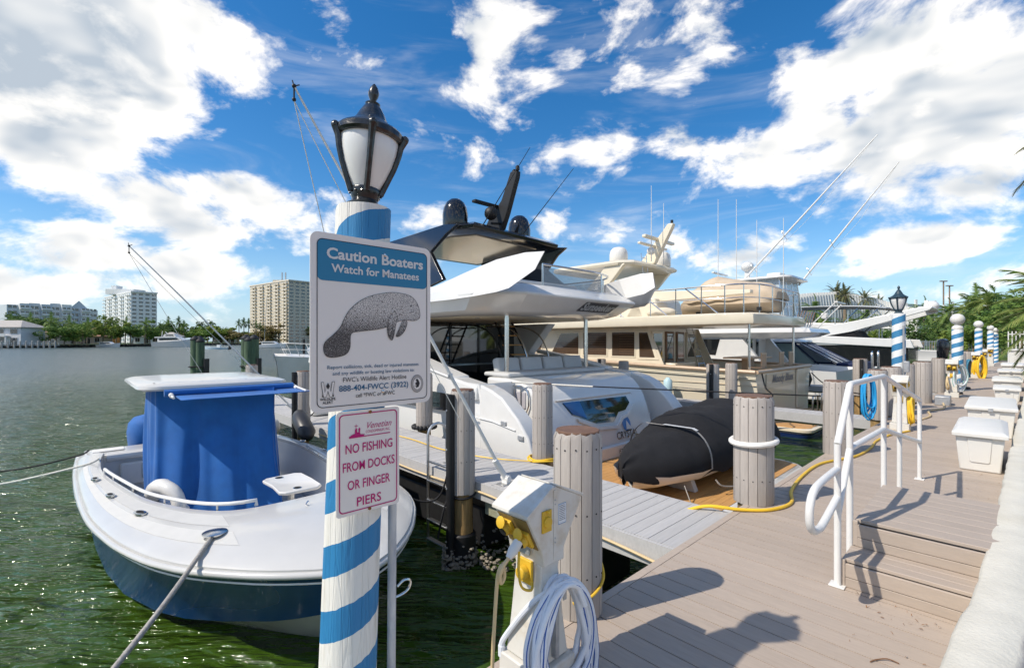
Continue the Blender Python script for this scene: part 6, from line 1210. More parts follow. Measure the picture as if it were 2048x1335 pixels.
# ------------------------------------------------------------------ white yacht with black canvas sides
KC = 41.0
KY = thing('bimini_yacht', 'white yacht with black canvas cockpit sides and a grey bimini', 'yacht', (KC, 6, WZ), group='boats in the marina')
hull(KY, hull_band('black_side_hull', (.78, .77, .75), [(2.35, (.012, .013, .016)), (.55, (.74, .74, .72)), (.1, (.02, .02, .02))]), gel, [(4.0, 2.6, 1.35, 2.4, -.6, -1.4), (8, 2.7, 1.55, 2.4, -.6, -1.6), (14, 2.6, 1.85, 2.0, -.5, -1.6), (19, 1.8, 2.1, .9, 0, -1.2), (22.5, .05, 2.3, .02, 1, .6)], lambda v: KC, 6)
for s in (-1, 1): MB().prism([(3.7, 1.2), (3.9, 1.75), (9, 2.05), (18, 2.3), (20, 2.2), (12, 1.7)], 0, *sorted((KC+s*2.72, KC+s*2.4))).build('white_topside', gel, KY, bevel=.04)
MB().prism([(6.5, 1.7), (7, 2.4), (12, 2.75), (17, 2.2)], 0, KC-2.2, KC+2.2).build('dark_superstructure', canvask, KY, bevel=.06)
MB().prism([(7, 2.4), (7.5, 2.95), (10.5, 3.05), (12, 2.6)], 0, KC-1.2, KC+1.6).build('sun_lounge', gel, KY, bevel=.1, seg=3)
mb = MB(); mb.grid(lambda a, b: (lerp(a, KC-2.1, KC+2.1), lerp(b, 5.2, 14.5), 3.85+.32*math.sin(PI*b)**.6+.10*math.sin(PI*a)), 10, 16); o = mb.build('bimini_top', canvasg, KY, smooth=180); md = o.modifiers.new('t', 'SOLIDIFY'); md.thickness = .06
for s in (-1, 1):
    for v0, v1 in ((7, 5.4), (8, 8), (9.5, 11), (12, 14.2), (8, 6.6)): MB().tube([(KC+s*2, v0, 2.3), (KC+s*2, v1, 4.0)], .035, 6).build('bimini_frame', steel, KY)
    a, b = sorted((KC+s*2.3, KC+s*2.05)); MB().prism([(9, 1.9), (7, 2.3), (3.0, 3.6), (2.9, 3.75), (3.6, 3.75), (6.0, 3.2), (10.5, 2.3)], 0, a, b).build('radar_arch', gel, KY, bevel=.03)
MB().b2((KC-2.2, 2.9, 3.7), (KC+2.2, 3.6, 3.82)).build('arch_top', gel, KY, bevel=.04); MB().ball((KC+1.2, 3.2, 4.05), .42, 14, 9, (1, 1, .8)).build('satellite_dome', gel, KY); MB().b2((KC-.8, 3.2, 3.8), (KC-.6, 3.4, 4.3)).build('light_mast', gel, KY)
MB().text('CVS', (40.2, 3.96, 1.45), (1, 0, 0), (0, 0, 1), .22, shear=.3, width=.9, depth=0).build('name_lettering', ink, KY, smooth=0)
# ------------------------------------------------------------------ small boats at the far end, cruiser bow behind the sign
SM = thing('outboard_boat', 'small open boat with black outboards at the far end of the dock', 'boat', (50, 5, WZ), group='boats in the marina')
hull(SM, yhull, gel, [(3.4, 1.3, .9, 1.1, .1, -.5), (6, 1.35, .95, 1.15, .1, -.6), (9, 1.0, 1.15, .5, .3, -.4), (10.6, .03, 1.3, .01, .9, .6)], lambda v: 50, 5)
MB().b2((49.4, 5.5, .9), (50.6, 6.6, 1.9)).build('console', gel, SM, bevel=.1); MB().b2((49, 5.2, 2.7), (51, 7.4, 2.8)).build('hard_top', gel, SM, bevel=.04)
for u in (49.3, 50.7): MB().tube([(u, 5.5, .9), (u, 5.5, 2.7)], .04, 6).build('top_leg', steel, SM); MB().tube([(u, 7, .9), (u, 7, 2.7)], .04, 6).build('top_leg', steel, SM)
for u in (49.2, 50, 50.8): MB().loft([[(u+a*math.cos(x), 3.1+a*1.3*math.sin(x), z) for x in np.linspace(0, 2*PI, 13)[:-1]] for a, z in ((.15, .2), (.25, .9), (.28, 1.4), (.2, 1.75), (.05, 1.85))]).build('outboard', blackg, SM)
CV = 22.6
CB = thing('cabin_cruiser', 'white cabin cruiser bow with railings, just left of the manatee sign', 'boat', (10, CV, WZ), group='boats in the marina')
mb = MB(); rings = []
for u, h, z, zk in ((6.7, .04, .98, .5), (7.3, .6, .95, -.2), (8.3, 1.15, .9, -.8), (10, 1.5, .82, -1.1), (14.5, 1.55, .7, -1.2)): rings.append([(u, CV-h, z), (u+.1, CV-h*.96, z-.25), (u+.25, CV-h*.7, -.5), (u+.3, CV, zk-.4), (u+.25, CV+h*.7, -.5), (u+.1, CV+h*.96, z-.25), (u, CV+h, z)])
mb.loft(rings, ring_closed=False, caps=False); mb.build('hull', gel, CB, smooth=40)
mb = MB(); mb.loft([[(r[0][0], r[0][1], r[0][2]), (r[0][0], CV, r[0][2]+.12), (r[6][0], r[6][1], r[6][2])] for r in rings], ring_closed=False, caps=False); mb.build('deck', gel2, CB)
MB().prism([(8.6, .9), (10.0, 1.75), (12.5, 2.0), (14.5, 1.9), (14.5, .8)], 1, CV-1.1, CV+1.1).build('cabin', gel, CB, bevel=.05)
MB().slab([(9.0, CV-1.12, 1.3), (10.3, CV-1.12, 1.75), (12.5, CV-1.12, 1.9), (12.5, CV-1.12, 1.3)], (0, -.01, 0)).build('cabin_window', glass, CB, smooth=0)
MB().prism([(9.6, 1.6), (10.6, 2.6), (12, 2.6), (12, 1.8)], 1, CV-1.0, CV+1.0).build('grey_enclosure', canvasg, CB)
MB().b2((10.2, CV-1.1, 2.95), (13, CV+1.1, 3.05)).build('bimini_top', canvask, CB, bevel=.03)
for s in (-1, 1):
    rp = [(7.0, CV+s*.15, 1.55), (7.4, CV+s*.55, 1.55), (8.5, CV+s*1.1, 1.5), (10, CV+s*1.4, 1.42), (12, CV+s*1.5, 1.35)]
    MB().tube(spline(rp, 4), .022, 6).build('bow_rail', whitep, CB); MB().tube(spline([(a, b, c-.28) for a, b, c in rp], 4), .014, 6).build('bow_rail', whitep, CB)
    for a, b, c in rp: MB().tube([(a, b, c), (a+.25, b, .93)], .018, 6).build('rail_stanchion', whitep, CB)
    MB().tube([(10.3, CV+s, 3.0), (9.9, CV+s, 1.7)], .02, 6).build('bimini_frame', whitep, CB)
for a in (0, .5): MB().b2((7.9+a, CV-.2, 1.05), (8.0+a, CV-.1, 1.75)).build('deck_gear', blackm, CB, bevel=.02)
# white equipment box with life sling on the pier behind the blue boat
EB = thing('pier_equipment_box', 'white moulded locker on the pier behind the blue awning', 'locker', (4.3, 11, 0))
MB().b2((3.9, 10.4, 0), (4.6, 11.6, .26)).build('base', whitepl, EB, bevel=.04); MB().b2((4.0, 10.5, .26), (4.6, 11.1, .62)).build('lid', whitepl, EB, bevel=.06, seg=3)
rope('locker_line', 'thin black lines draped from the white pier locker', [(4.2, 10.45, .55), (3.9, 10.2, .2), (3.4, 9.6, .1), (3.42, 9.5, .7)], .012, ropek)
# ------------------------------------------------------------------ other striped poles along the dock
L2 = thing('lamp_post', 'second blue and white striped lamp post, behind the handrail', 'lamp post', (13.75, 1.60, -2), group='striped dock poles')
MB().lathe([(.135, -2), (.128, 1.0), (.124, 2.27), (.10, 2.285), (.01, 2.29)], 28, (13.75, 1.60, 0)).build('pole', stripef, L2, smooth=40)
lamp(L2, (13.75, 1.60, 2.285), 1.22, iron2, (0, 0))
MB().tube([(13.62, 1.50, .2), (13.64, 1.50, 2.0)], .02, 8).build('conduit', galv, L2); MB().b2((13.56, 1.40, .95), (13.72, 1.50, 1.2)).build('junction_box', galv, L2, bevel=.01)
for d_, px, py, r, lab in ((15.5, 1915, 627, .15, 'tallest ball topped striped pole, left of the palms'), (24, 1957, 641, .15, 'second ball topped striped pole along the dock'), (33, 1981, 650, .17, 'third ball topped striped pole along the dock'), (37, 1991, 655, .17, 'farthest ball topped striped pole along the dock')):
    x = (px-1024)/930*d_; zt = EYE+(682-py)/930*d_; u = x*CU+d_*SU; v = -x*SU+d_*CU
    t = thing('striped_pole', lab, 'pole', (u, v, -2), group='striped dock poles'); zb = zt-.55
    MB().lathe([(r, -2), (r*.98, zb), (r*.85, zb+.05), (r*.5, zb+.08)], 24, (u, v, 0)).build('pole', stripef, t, smooth=40)
    MB().lathe([(r*.95, zb+.02), (r, zb+.06), (r*.9, zb+.12), (r*.5, zb+.17), (r*.45, zb+.20)], 20, (u, v, 0)).build('collar', whitepl, t, smooth=40); MB().ball((u, v, zt-.19), .19, 18, 12).build('ball', whitepl, t, smooth=70)
coil('bright_blue_hose', 'bright blue hose hanging in loops behind the handrail', (11.3, 1.74, 0), 7, 1.0, .12, .85, blueh, None, .016, 6, (.8, -.6, 0), spread=.12)
coil('yellow_cable_coil', 'yellow cable coil on the pedestal behind the handrail', (11.25, 1.12, 0), 5, .62, .10, .55, hosey, None, .022, 7, (1, 0, 0), 'cable', .1)
coil('hose_coil', 'white and green hose loops on the second pedestal', (18.95, .80, 0), 6, .95, .22, .75, hosew, mat('green_stripe', (.05, .35, .22), .5), .022, 8, (.8, -.6, 0), spread=.15)
coil('cable_coil', 'orange coil of cable on the second pedestal', (18.75, 1.05, 0), 3, .60, .16, .38, cord, None, .02, 9, (1, 0, 0), 'cable', .06)
coil('yellow_hose_coil', 'long yellow hose draped down a distant pedestal', (29.4, .55, 0), 5, 1.0, .22, 1.1, hosey, None, .045, 10, (.7, -.7, 0), spread=.3)
coil('teal_hose_coil', 'teal blue hose bundle beside a distant pedestal', (29.7, .92, 0), 5, .8, .2, .8, mat('teal_hose', (.03, .16, .26), .5), None, .04, 11, (.7, -.7, 0), spread=.2)
mb = MB(); mb.box((16.4, 1.02, .12), (.42, .30, .24)); mb.box((16.75, .98, .10), (.18, .2, .2)); o = dockmesh('power_adapter', mb, galv, 'grey shore power adapter box on the dock beside a piling', 'adapter', bevel=.02)
rope('adapter_lead', 'tan lead snaking from the adapter box to the pedestal', [(16.2, 1.0, .06), (15.4, .95, .02), (14.6, 1.15, .02), (13.6, 1.05, .02), (12.5, 1.2, .05), (11.8, 1.2, .4), (11.3, 1.25, .75)], .02, cord)
for i, (u, v) in enumerate(((20.2, .95), (22.5, .85))):
    mb = MB(); mb.tube([(u+.18*math.cos(a), v+.12*math.sin(a), .03) for a in np.linspace(0, 2*PI, 21)[:-1]], .04, 8, closed=True); mb.tube([(u-.3, v, .05), (u+.3, v+.04, .05)], .035, 8); dockmesh('dock_cleat', mb, blackm, ('nearer' if i == 0 else 'farther')+' black cleat with rope beside the distant pilings', 'cleat', smooth=60)
# pale electrical cabinet and picket fence
EC_ = thing('electrical_cabinet', 'tall pale blue electrical cabinet at the right edge', 'cabinet', (17.6, -.95, .3))
MB().b2((17.2, -1.75, .3), (18.0, -.50, 1.78)).build('body', mat('pale_blue_paint', (.55, .62, .68), .45, var=.04), EC_, bevel=.02); MB().b2((17.18, -1.68, .36), (17.198, -.57, 1.70)).build('door', MT['pale_blue_paint'], EC_, bevel=.004); MB().b2((17.15, -.7, 1.0), (17.18, -.66, 1.12)).build('handle', galv, EC_)
FN = thing('picket_fence', 'white metal picket fence at the end of the dock', 'fence', (42, -1.2, .3))
for k in range(34): u = 41.5-.02*k; v = -.35-.16*k; MB().b2((u-.025, v-.025, .3), (u+.025, v+.025, 2.25)).build('picket', whitep, FN, smooth=0)
for z in (.5, 2.05): MB().slab([(41.5, -.35, z), (40.84, -5.6, z), (40.84, -5.6, z+.06), (41.5, -.35, z+.06)], (.03, 0, 0)).build('fence_rail', whitep, FN, smooth=0)
# ------------------------------------------------------------------ fallen leaves and a twig on the deck
mb = MB(); rn = random.Random(12)
def leaf(u, v, s, a, z=.004):
    c, q = math.cos(a), math.sin(a); P = [(-s, 0, 0), (-.2*s, .32*s, .006), (.7*s, .12*s, .01), (s, 0, .004), (.6*s, -.16*s, .008), (-.2*s, -.3*s, .004)]
    mb.add([(u+x*c-y*q, v+x*q+y*c, z+h) for x, y, h in P], [tuple(range(6))])
for i in range(70):
    u = rn.choice([rn.uniform(2.6, 3.78), rn.uniform(3.5, 3.77), rn.uniform(5.7, 8.2)]); v = rn.uniform(vw(u)+.03, .65 if u < 3.8 else .75)
    leaf(u, v, rn.uniform(.004, .013), rn.uniform(0, 6))
dockmesh('leaf_litter', mb, mat('dry_leaf', (.22, .10, .035), .8, var=.4, scale=30), 'scattered small dry leaves on the deck before the steps', 'leaves', 'stuff', smooth=0)
mb = MB(); mb.tube(spline([(2.98, .46, .006), (3.02, .44, .008), (3.06, .40, .012), (3.07, .355, .006)], 5), .003, 6); dockmesh('twig', mb, wood, 'small dark bent twig lying on the deck boards', 'twig')
# ------------------------------------------------------------------ green timber dolphins in the channel
def dolphin(label, px, d, n, r, top):
    x = (px-1024)/930*d; t = thing('timber_dolphin', label, 'mooring piles', (x, d, WZ), dock=False, group='green timber dolphins')
    offs = [(-.6, 0), (.55, .1), (0, .8)] if n == 2 else [(-.95, .3), (0, -.2), (.9, .25), (.2, 1.0)]
    for i, (a, b) in enumerate(offs):
        z1 = top-(.0 if i % 2 == 0 else .08); p = MB().lathe([(r*1.05, -3), (r*1.02, .2), (r, z1)], 16, (x+a*r*1.05, d+b*r, 0)).build('pile', pileg, t)
        MB().lathe([(r*1.08, z1-.06), (r*1.06, z1), (r*.5, z1+r*.55), (.01, z1+r*.8)], 16, (x+a*r*1.05, d+b*r, 0)).build('cap', blackm, p)
    pts = [(x-r*2.1, d, .0), (x-r*1.2, d-r*1.05, .0), (x, d-r*1.35, .02), (x+r*1.3, d-r*1.05, 0), (x+r*2.1, d, 0), (x+r*1.2, d+r*1.6, 0), (x-r*1.2, d+r*1.4, 0)]
    for dz in (.55, -.3): MB().tube([(a, b, c+dz) for a, b, c in spline(pts, 4, True)], .03, 6, closed=True).build('binding', ropek, t)
    MB().b2((x+r*1.9, d-.1, -1.2), (x+r*2.25, d+.2, .9)).build('rub_plank', blackm, t)
dolphin('pair of capped green timber piles behind the blue boat canopy', 395, 20, 2, .17, 1.75)
dolphin('cluster of capped green timber piles left of the cabin cruiser', 499, 20.5, 3, .19, 1.80)
# ------------------------------------------------------------------ vegetation builders
def frond(mb, o, az, el, L, n, w, droop, wind=(0, 0), m=0, rach=.02):
    o = Vector(o); d = Vector((math.cos(az)*math.cos(el), math.sin(az)*math.cos(el), math.sin(el))); P = [o.copy()]; k = 9; st = L/k
    for i in range(k):
        d = (d+Vector((wind[0]*.07, wind[1]*.07, -droop*(.06+.05*i)))).normalized(); P.append(P[-1]+d*st)
    mb.tube(P, [rach*(1-.09*i) for i in range(k+1)], 4, m=m)
    for j in range(n):
        f = .16+.82*j/n; s = f*k; i = min(int(s), k-1); p = P[i].lerp(P[i+1], s-i); t = (P[i+1]-P[i]).normalized(); sd = t.cross(Vector((0, 0, 1)))
        if sd.length < 1e-3: sd = Vector((1, 0, 0))
        sd.normalize(); up = sd.cross(t); l = w*math.sin(PI*(.12+.83*f))*random.uniform(.85, 1.1)
        for q in (-1, 1):
            dr = (sd*q*.8+t*.75-Vector((0, 0, .45+.25*random.random()))+up*.25+Vector((wind[0], wind[1], 0))*.25).normalized(); e = p+dr*l; wd = t*(L/n*1.0)
            mb.add([p-wd*.5, p+wd*.5, e+wd*.08, e-wd*.05], [(0, 1, 2, 3)], m)
def palm(name, label, loc, h, L, nf, leaf, w=.5, droop=1., wind=(0, 0), nl=16, lean=.05, seed=0, group='palms', tr=.16, dock=False, boot=False):
    random.seed(seed+100); t = thing(name, label, 'palm tree', loc, group, dock=False); loc = Vector(loc); top = loc+Vector((lean*h, lean*.3*h, h))
    mb = MB(); mb.tube([loc-Vector((0, 0, .3)), loc.lerp(top, .35)+Vector((-lean*h*.12, 0, 0)), loc.lerp(top, .7)+Vector((-lean*h*.08, 0, 0)), top], [tr*1.3, tr, tr*.9, tr*(1.4 if boot else .8)], 8); mb.build('trunk', palmt, t, smooth=60)
    mb = MB()
    for i in range(nf):
        f = i/nf; el = lerp(f, R(78), R(-38))+random.uniform(-.12, .12); az = i*2.39996+random.uniform(-.25, .25)
        frond(mb, top, az, el, L*random.uniform(.85, 1.1), nl, w, droop*(.7+.5*f), wind)
    mb.build('crown', leaf, t, smooth=0); return t
palm_src = {}
def palm_at(kind, label, loc, sc, rz, group):
    make, args = KINDS[kind]
    if kind not in palm_src: o = make(label=label, loc=(0, 0, 0), **args); palm_src[kind] = (o, kids(o)); o['group'] = group
    else: o = copy_tree(palm_src[kind][0], None, palm_src[kind][1])
    o.location = loc; o.scale = (sc, sc, sc); o.rotation_euler = (0, 0, rz); o['label'] = label; o['group'] = group; return o
KINDS = {'coconut': (palm, dict(name='coconut_palm', h=6, L=2.9, nf=20, leaf=palmg, w=.75, droop=1.15, wind=(-.6, .1), seed=1)),
         'coconut_b': (palm, dict(name='coconut_palm', h=5, L=2.7, nf=18, leaf=palmg, w=.8, droop=1.3, wind=(-1.0, 0), seed=2, lean=-.06)),
         'royal': (palm, dict(name='royal_palm', h=9, L=2.9, nf=16, leaf=leafd, w=.8, droop=1.2, wind=(-.2, 0), seed=3, tr=.2, lean=.01)),
         'date': (palm, dict(name='date_palm', h=7, L=3.0, nf=34, leaf=palmd, w=.42, droop=.75, seed=4, tr=.32, nl=20, boot=True, lean=.01)),
         'bright': (palm, dict(name='coconut_palm', h=4.5, L=2.5, nf=22, leaf=palmy, w=.75, droop=1.2, wind=(-.9, 0), seed=5))}
def blob_crown(mb, c, r, n, ls, seed):
    rn = random.Random(seed); c = Vector(c); cl = [(Vector((rn.gauss(0, .42)*r[0], rn.gauss(0, .42)*r[1], rn.gauss(.05, .40)*r[2])), rn.uniform(.22, .42)) for _ in range(16)]
    for i in range(n):
        q, k = rn.choice(cl); d = Vector((rn.gauss(0, 1), rn.gauss(0, 1), rn.gauss(0, 1))).normalized(); p = c+q+Vector((d.x*r[0]*k, d.y*r[1]*k, d.z*r[2]*k))*rn.uniform(.75, 1.05)
        nn = (d+Vector((rn.gauss(0, .5), rn.gauss(0, .5), rn.gauss(.3, .5)))).normalized(); a = nn.cross(Vector((0, 0, 1))); 
        if a.length < .01: a = Vector((1, 0, 0))
        a.normalize(); b = nn.cross(a); s = ls*rn.uniform(.6, 1.3); mb.add([p-a*s, p+b*s*.6, p+a*s, p-b*s*.6], [(0, 1, 2, 3)])
def tree(name, label, loc, r, h, leaf, n=1500, ls=.3, seed=0, group='trees on the far shore', dock=False):
    t = thing(name, label, 'tree' if 'shrub' not in name else 'shrub', loc, group, dock=False); L = Vector(loc); cz = h-r[2]*.85; mb = MB()
    mb.tube([L-Vector((0, 0, .3)), L+Vector((.05*r[0], 0, cz*.55)), L+Vector((0, 0, cz))], [.06*h*.5, .045*h*.5, .02*h*.5], 7)
    for k in range(4): a = k*1.7+seed; mb.tube([L+Vector((0, 0, cz*.6)), L+Vector((math.cos(a)*r[0]*.5, math.sin(a)*r[1]*.5, cz+.15*r[2]))], [.025*h*.5, .008*h*.5], 5)
    mb.build('trunk', palmt, t); mb = MB(); blob_crown(mb, L+Vector((0, 0, cz)), r, n, ls, seed); mb.build('crown', leaf, t, smooth=0); return t
def at(px, d, z=0): return ((px-1024)/930*d, d, z)
# ------------------------------------------------------------------ far shore
GZ = .25
sh = [(-900, 150), (-300, 165), (0, 178), (110, 192), (250, 218), (310, 245), (420, 310), (520, 345), (640, 380), (1100, 420)]
mb = MB(); f = [at(px, d, GZ) for px, d in sh]; b_ = [(p[0]*9, p[1]*9, GZ) for p in f]; n = len(f); w_ = [(p[0], p[1]-.6, -1.5) for p in f]
mb.add(f+b_, [(i, i+1, n+i+1, n+i) for i in range(n-1)]); tag(mb.build('far_shore_ground', lawn, smooth=0), kind='structure')
mb = MB(); rn = random.Random(21)
for (a, b) in zip(sh[1:], sh[2:]):
    p, q = Vector(at(*a)), Vector(at(*b)); L = (q-p).length
    for i in range(int(L*1.6)): c = p.lerp(q, rn.random()); s = rn.uniform(.35, .9); mb.ball((c.x+rn.uniform(-.6, .6), c.y+rn.uniform(-1.4, .4), WZ+rn.uniform(.1, 1.0)), s, 6, 4, (1.2, .9, .75))
tag(mb.build('rock_revetment', rock, smooth=0), 'dark rocks lining the far shore at the waterline', 'rocks', kind='stuff')
def wins(mb, o, ux, face_n, floors, fh, z0, bays, bw, ww, wh, sk=0):
    # small recessed-looking dark panes on a wall, given origin, wall direction, outward normal
    o, ux, nn = Vector(o), Vector(ux), Vector(face_n)
    for k in range(floors):
        for b in bays:
            c = o+ux*b+Vector((0, 0, z0+k*fh)); a = ux*ww/2; mb.add([c-a+nn*.06, c+a+nn*.06, c+a+nn*.06+Vector((0, 0, wh)), c-a+nn*.06+Vector((0, 0, wh))], [(0, 1, 2, 3)])
def tower(name, label, near, left, wr, h, floors, colm, trim, nb1, nb2, balc=True):
    near, left = Vector((near[0], near[1], GZ)), Vector((left[0], left[1], GZ)); ux = (left-near); Ln = ux.length; ux.normalize(); vx = Vector((-ux.y, ux.x, 0))
    if vx.y < 0: vx = -vx
    t = thing(name, label, 'building', tuple(near), 'apartment towers across the water', dock=False); vx = Vector((ux.y, -ux.x, 0)) if Vector((ux.y, -ux.x, 0)).y > 0 else Vector((-ux.y, ux.x, 0))
    A = [near, near+ux*Ln, near+ux*Ln+vx*wr, near+vx*wr]; mb = MB(); mb.add([(p.x, p.y, GZ) for p in A]+[(p.x, p.y, h) for p in A], [(0, 1, 5, 4), (1, 2, 6, 5), (2, 3, 7, 6), (3, 0, 4, 7), (4, 5, 6, 7)]); mb.build('walls', colm, t, smooth=0)
    c = (A[0]+A[2])/2; mb = MB(); E = [c+(p-c)*1.03 for p in A]; mb.add([(p.x, p.y, h) for p in E]+[(p.x, p.y, h+.9) for p in E], [(0, 1, 5, 4), (1, 2, 6, 5), (2, 3, 7, 6), (3, 0, 4, 7), (4, 5, 6, 7), (3, 2, 1, 0)]); mb.build('roof', trim, t, smooth=0)
    fh = (h-GZ)/floors; n1 = -vx; n2 = -ux; g = MB()
    wins(g, near, ux, n1, floors, fh, fh*.32, [Ln*(i+.5)/nb1 for i in range(nb1)], 0, Ln/nb1*.42, fh*.48); wins(g, near, vx, n2, floors, fh, fh*.34, [wr*(i+.5)/nb2 for i in range(nb2)], 0, wr/nb2*.62, fh*.42)
    g.build('windows', glass, t, smooth=0, kind='stuff')
    if balc:
        g = MB()
        for k in range(floors):
            for i in range(nb1):
                if i % 3 == 2: continue
                p = near+ux*(Ln*(i+.5)/nb1); z = GZ+fh*k+.2; a = ux*Ln/nb1*.36; q = n1*1.6
                g.slab([p-a+Vector((0, 0, z)), p+a+Vector((0, 0, z)), p+a+q+Vector((0, 0, z)), p-a+q+Vector((0, 0, z))], (0, 0, .25)); g.slab([p-a+q+Vector((0, 0, z+.25)), p+a+q+Vector((0, 0, z+.25)), p+a+q+Vector((0, 0, z+1.2)), p-a+q+Vector((0, 0, z+1.2))], n1*.12)
        g.build('balconies', trim, t, smooth=0, kind='stuff')
    return t, c, h, ux, vx
tw = mat('tower_white', (.72, .73, .72), .7, var=.03, scale=.1); twb = mat('tower_beige', (.60, .53, .41), .75, var=.04, scale=.1); twt = mat('tower_trim', (.70, .63, .52), .7); twg = mat('tower_grey', (.55, .60, .64), .7)
T2 = tower('apartment_tower', 'tall white apartment tower across the water, second from left', (-278.6, 340), (-339, 387), 15.6, 37.5, 13, tw, tw, 13, 4)
c, h = T2[1], T2[2]; q = thing; MB().b2((c.x-14, c.y-6, h+.9), (c.x+8, c.y+6, h+5)).build('penthouse', tw, T2[0]); MB().b2((c.x-12, c.y-3, h+5), (c.x-8, c.y+3, h+8)).build('stair_head', tw, T2[0])
T3 = tower('apartment_tower', 'tall beige apartment tower across the water, beside the manatee sign', (-173, 360), (-225.4, 400), 28, 48.5, 18, twb, twt, 15, 6)
c, h = T3[1], T3[2]; MB().b2((c.x-8, c.y-5, h+.9), (c.x+8, c.y+5, h+4)).build('penthouse', twb, T3[0]); [MB().b2((c.x-3+3*k, c.y-.4, h+4), (c.x-2.3+3*k, c.y+.4, h+11)).build('antenna', galv, T3[0]) for k in range(2)]
T1 = thing('apartment_block', 'long low white and glass apartment block at far left across the water', 'building', at(20, 262), 'apartment towers across the water', dock=False)
pA, pB = Vector(at(14, 262)), Vector(at(196, 300)); ux = (pB-pA).normalized(); Ln = (pB-pA).length; nn = Vector((ux.y, -ux.x, 0)); nn = -nn if nn.y > 0 else nn
hs = [22.5, 23.5, 24, 23.5, 24.5, 24, 22.5, 22, 21.5]
for i in range(9):
    a = pA+ux*Ln*i/9; b = pA+ux*Ln*(i+1)/9; o_ = nn*(1.6 if i % 2 else -.4); bk = -nn*14; P = [a+o_, b+o_, b+bk, a+bk]; mb = MB(); mb.add([(p.x, p.y, GZ) for p in P]+[(p.x, p.y, hs[i]) for p in P], [(0, 1, 5, 4), (1, 2, 6, 5), (2, 3, 7, 6), (3, 0, 4, 7), (4, 5, 6, 7)]); mb.build('wing', tw if i % 3 else twg, T1, smooth=0)
    g = MB(); wins(g, a+o_, ux, nn, 7, 3.2, 1.4, [Ln/9*.27, Ln/9*.70], 0, Ln/9*.33, 1.6); g.build('windows', glass, T1, smooth=0, kind='stuff'); g = MB()
    if i % 2:
        for k in range(7): p = a+o_+Vector((0, 0, .9+3.2*k)); g.slab([p, p+ux*Ln/9, p+ux*Ln/9+nn*1.3, p+nn*1.3], (0, 0, .3)); g.slab([p+nn*1.3, p+ux*Ln/9+nn*1.3, p+ux*Ln/9+nn*1.3+Vector((0, 0, 1)), p+nn*1.3+Vector((0, 0, 1))], nn*.1)
        g.build('balconies', tw, T1, smooth=0, kind='stuff')
gr = MB(); p = pA+ux*Ln*.66; gr.add([(p.x, p.y, 22), (p.x+ux.x*9, p.y+ux.y*9, 22), (p.x+ux.x*4.5, p.y+ux.y*4.5, 27)], [(0, 1, 2)]); gr.build('gable', twg, T1)
# houses
def house(name, label, px, d, w, dp, h, wall, roofm, rows, cols, hip=.9, rz=.25, colour=None):
    x, y, _ = at(px, d); t = thing(name, label, 'house', (x, y, GZ), 'houses on the far shore', dock=False, rz=rz); O = ORG[t.name]; X, Y = O.x, O.y
    MB().b2((X-w/2, Y-dp/2, GZ), (X+w/2, Y+dp/2, h)).build('wall', wall, t, smooth=0)
    e = .8; mb = MB(); mb.add([(X-w/2-e, Y-dp/2-e, h), (X+w/2+e, Y-dp/2-e, h), (X+w/2+e, Y+dp/2+e, h), (X-w/2-e, Y+dp/2+e, h), (X-w/2+dp*.45*hip, Y, h+dp*.28), (X+w/2-dp*.45*hip, Y, h+dp*.28), (X-w/2-e, Y-dp/2-e, h-.25), (X+w/2+e, Y-dp/2-e, h-.25), (X+w/2+e, Y+dp/2+e, h-.25), (X-w/2-e, Y+dp/2+e, h-.25)], [(0, 1, 5, 4), (1, 2, 5), (2, 3, 4, 5), (3, 0, 4), (0, 6, 7, 1), (1, 7, 8, 2), (2, 8, 9, 3), (3, 9, 6, 0), (6, 9, 8, 7)]); mb.build('roof', roofm, t, smooth=0)
    fh = (h-GZ)/rows
    for k in range(rows):
        for i in range(cols):
            cx = X-w/2+w*(i+.5)/cols; z0 = GZ+fh*k+(.15 if k == 0 and i % 2 else fh*.28); ww = w/cols*.5; f_ = MB().b2((cx-ww/2-.15, Y-dp/2-.12, z0-.12), (cx+ww/2+.15, Y-dp/2-.02, GZ+fh*k+fh*.78+.12)).build('window', whitep, t, smooth=0); MB().b2((cx-ww/2, Y-dp/2-.16, z0), (cx-.06, Y-dp/2-.125, GZ+fh*k+fh*.78)).build('pane', glass, f_, smooth=0); MB().b2((cx+.06, Y-dp/2-.16, z0), (cx+ww/2, Y-dp/2-.125, GZ+fh*k+fh*.78)).build('pane', glass, f_, smooth=0)
    return t, X, Y
hw = mat('house_white', (.66, .66, .66), .7); hp = mat('house_pink', (.60, .46, .38), .75); ho = mat('house_orange', (.60, .25, .06), .75); hg = mat('roof_grey', (.42, .39, .36), .8, var=.1, scale=1); hr_ = mat('roof_tile', (.34, .20, .15), .8, var=.2, scale=1)
t, X, Y = house('waterfront_house', 'two storey pale grey house with balcony at the far left shore', 14, 186, 20, 10, 7.2, hw, hg, 2, 4, rz=.05)
MB().b2((X-3, Y-7, 3.4), (X+6, Y-5.1, 3.8)).build('balcony', whitep, t); [MB().b2((X-2.8+2.9*k, Y-6.9, GZ), (X-2.4+2.9*k, Y-6.5, 3.4)).build('column', whitep, t) for k in range(4)]; MB().b2((X-3, Y-7, 3.8), (X+6, Y-6.9, 4.6)).build('balcony_rail', whitep, t)
house('waterfront_house', 'pink house with tiled roof behind the shore shrubs', 92, 215, 14, 9, 5.6, hp, hr_, 2, 3)
house('waterfront_house', 'low pink villa with red roof among the palms', 128, 232, 16, 10, 5.2, hp, hr_, 2, 4)
house('waterfront_house', 'long low house with tiled roof right of the pink villa', 168, 236, 20, 9, 4.2, hp, hr_, 1, 5)
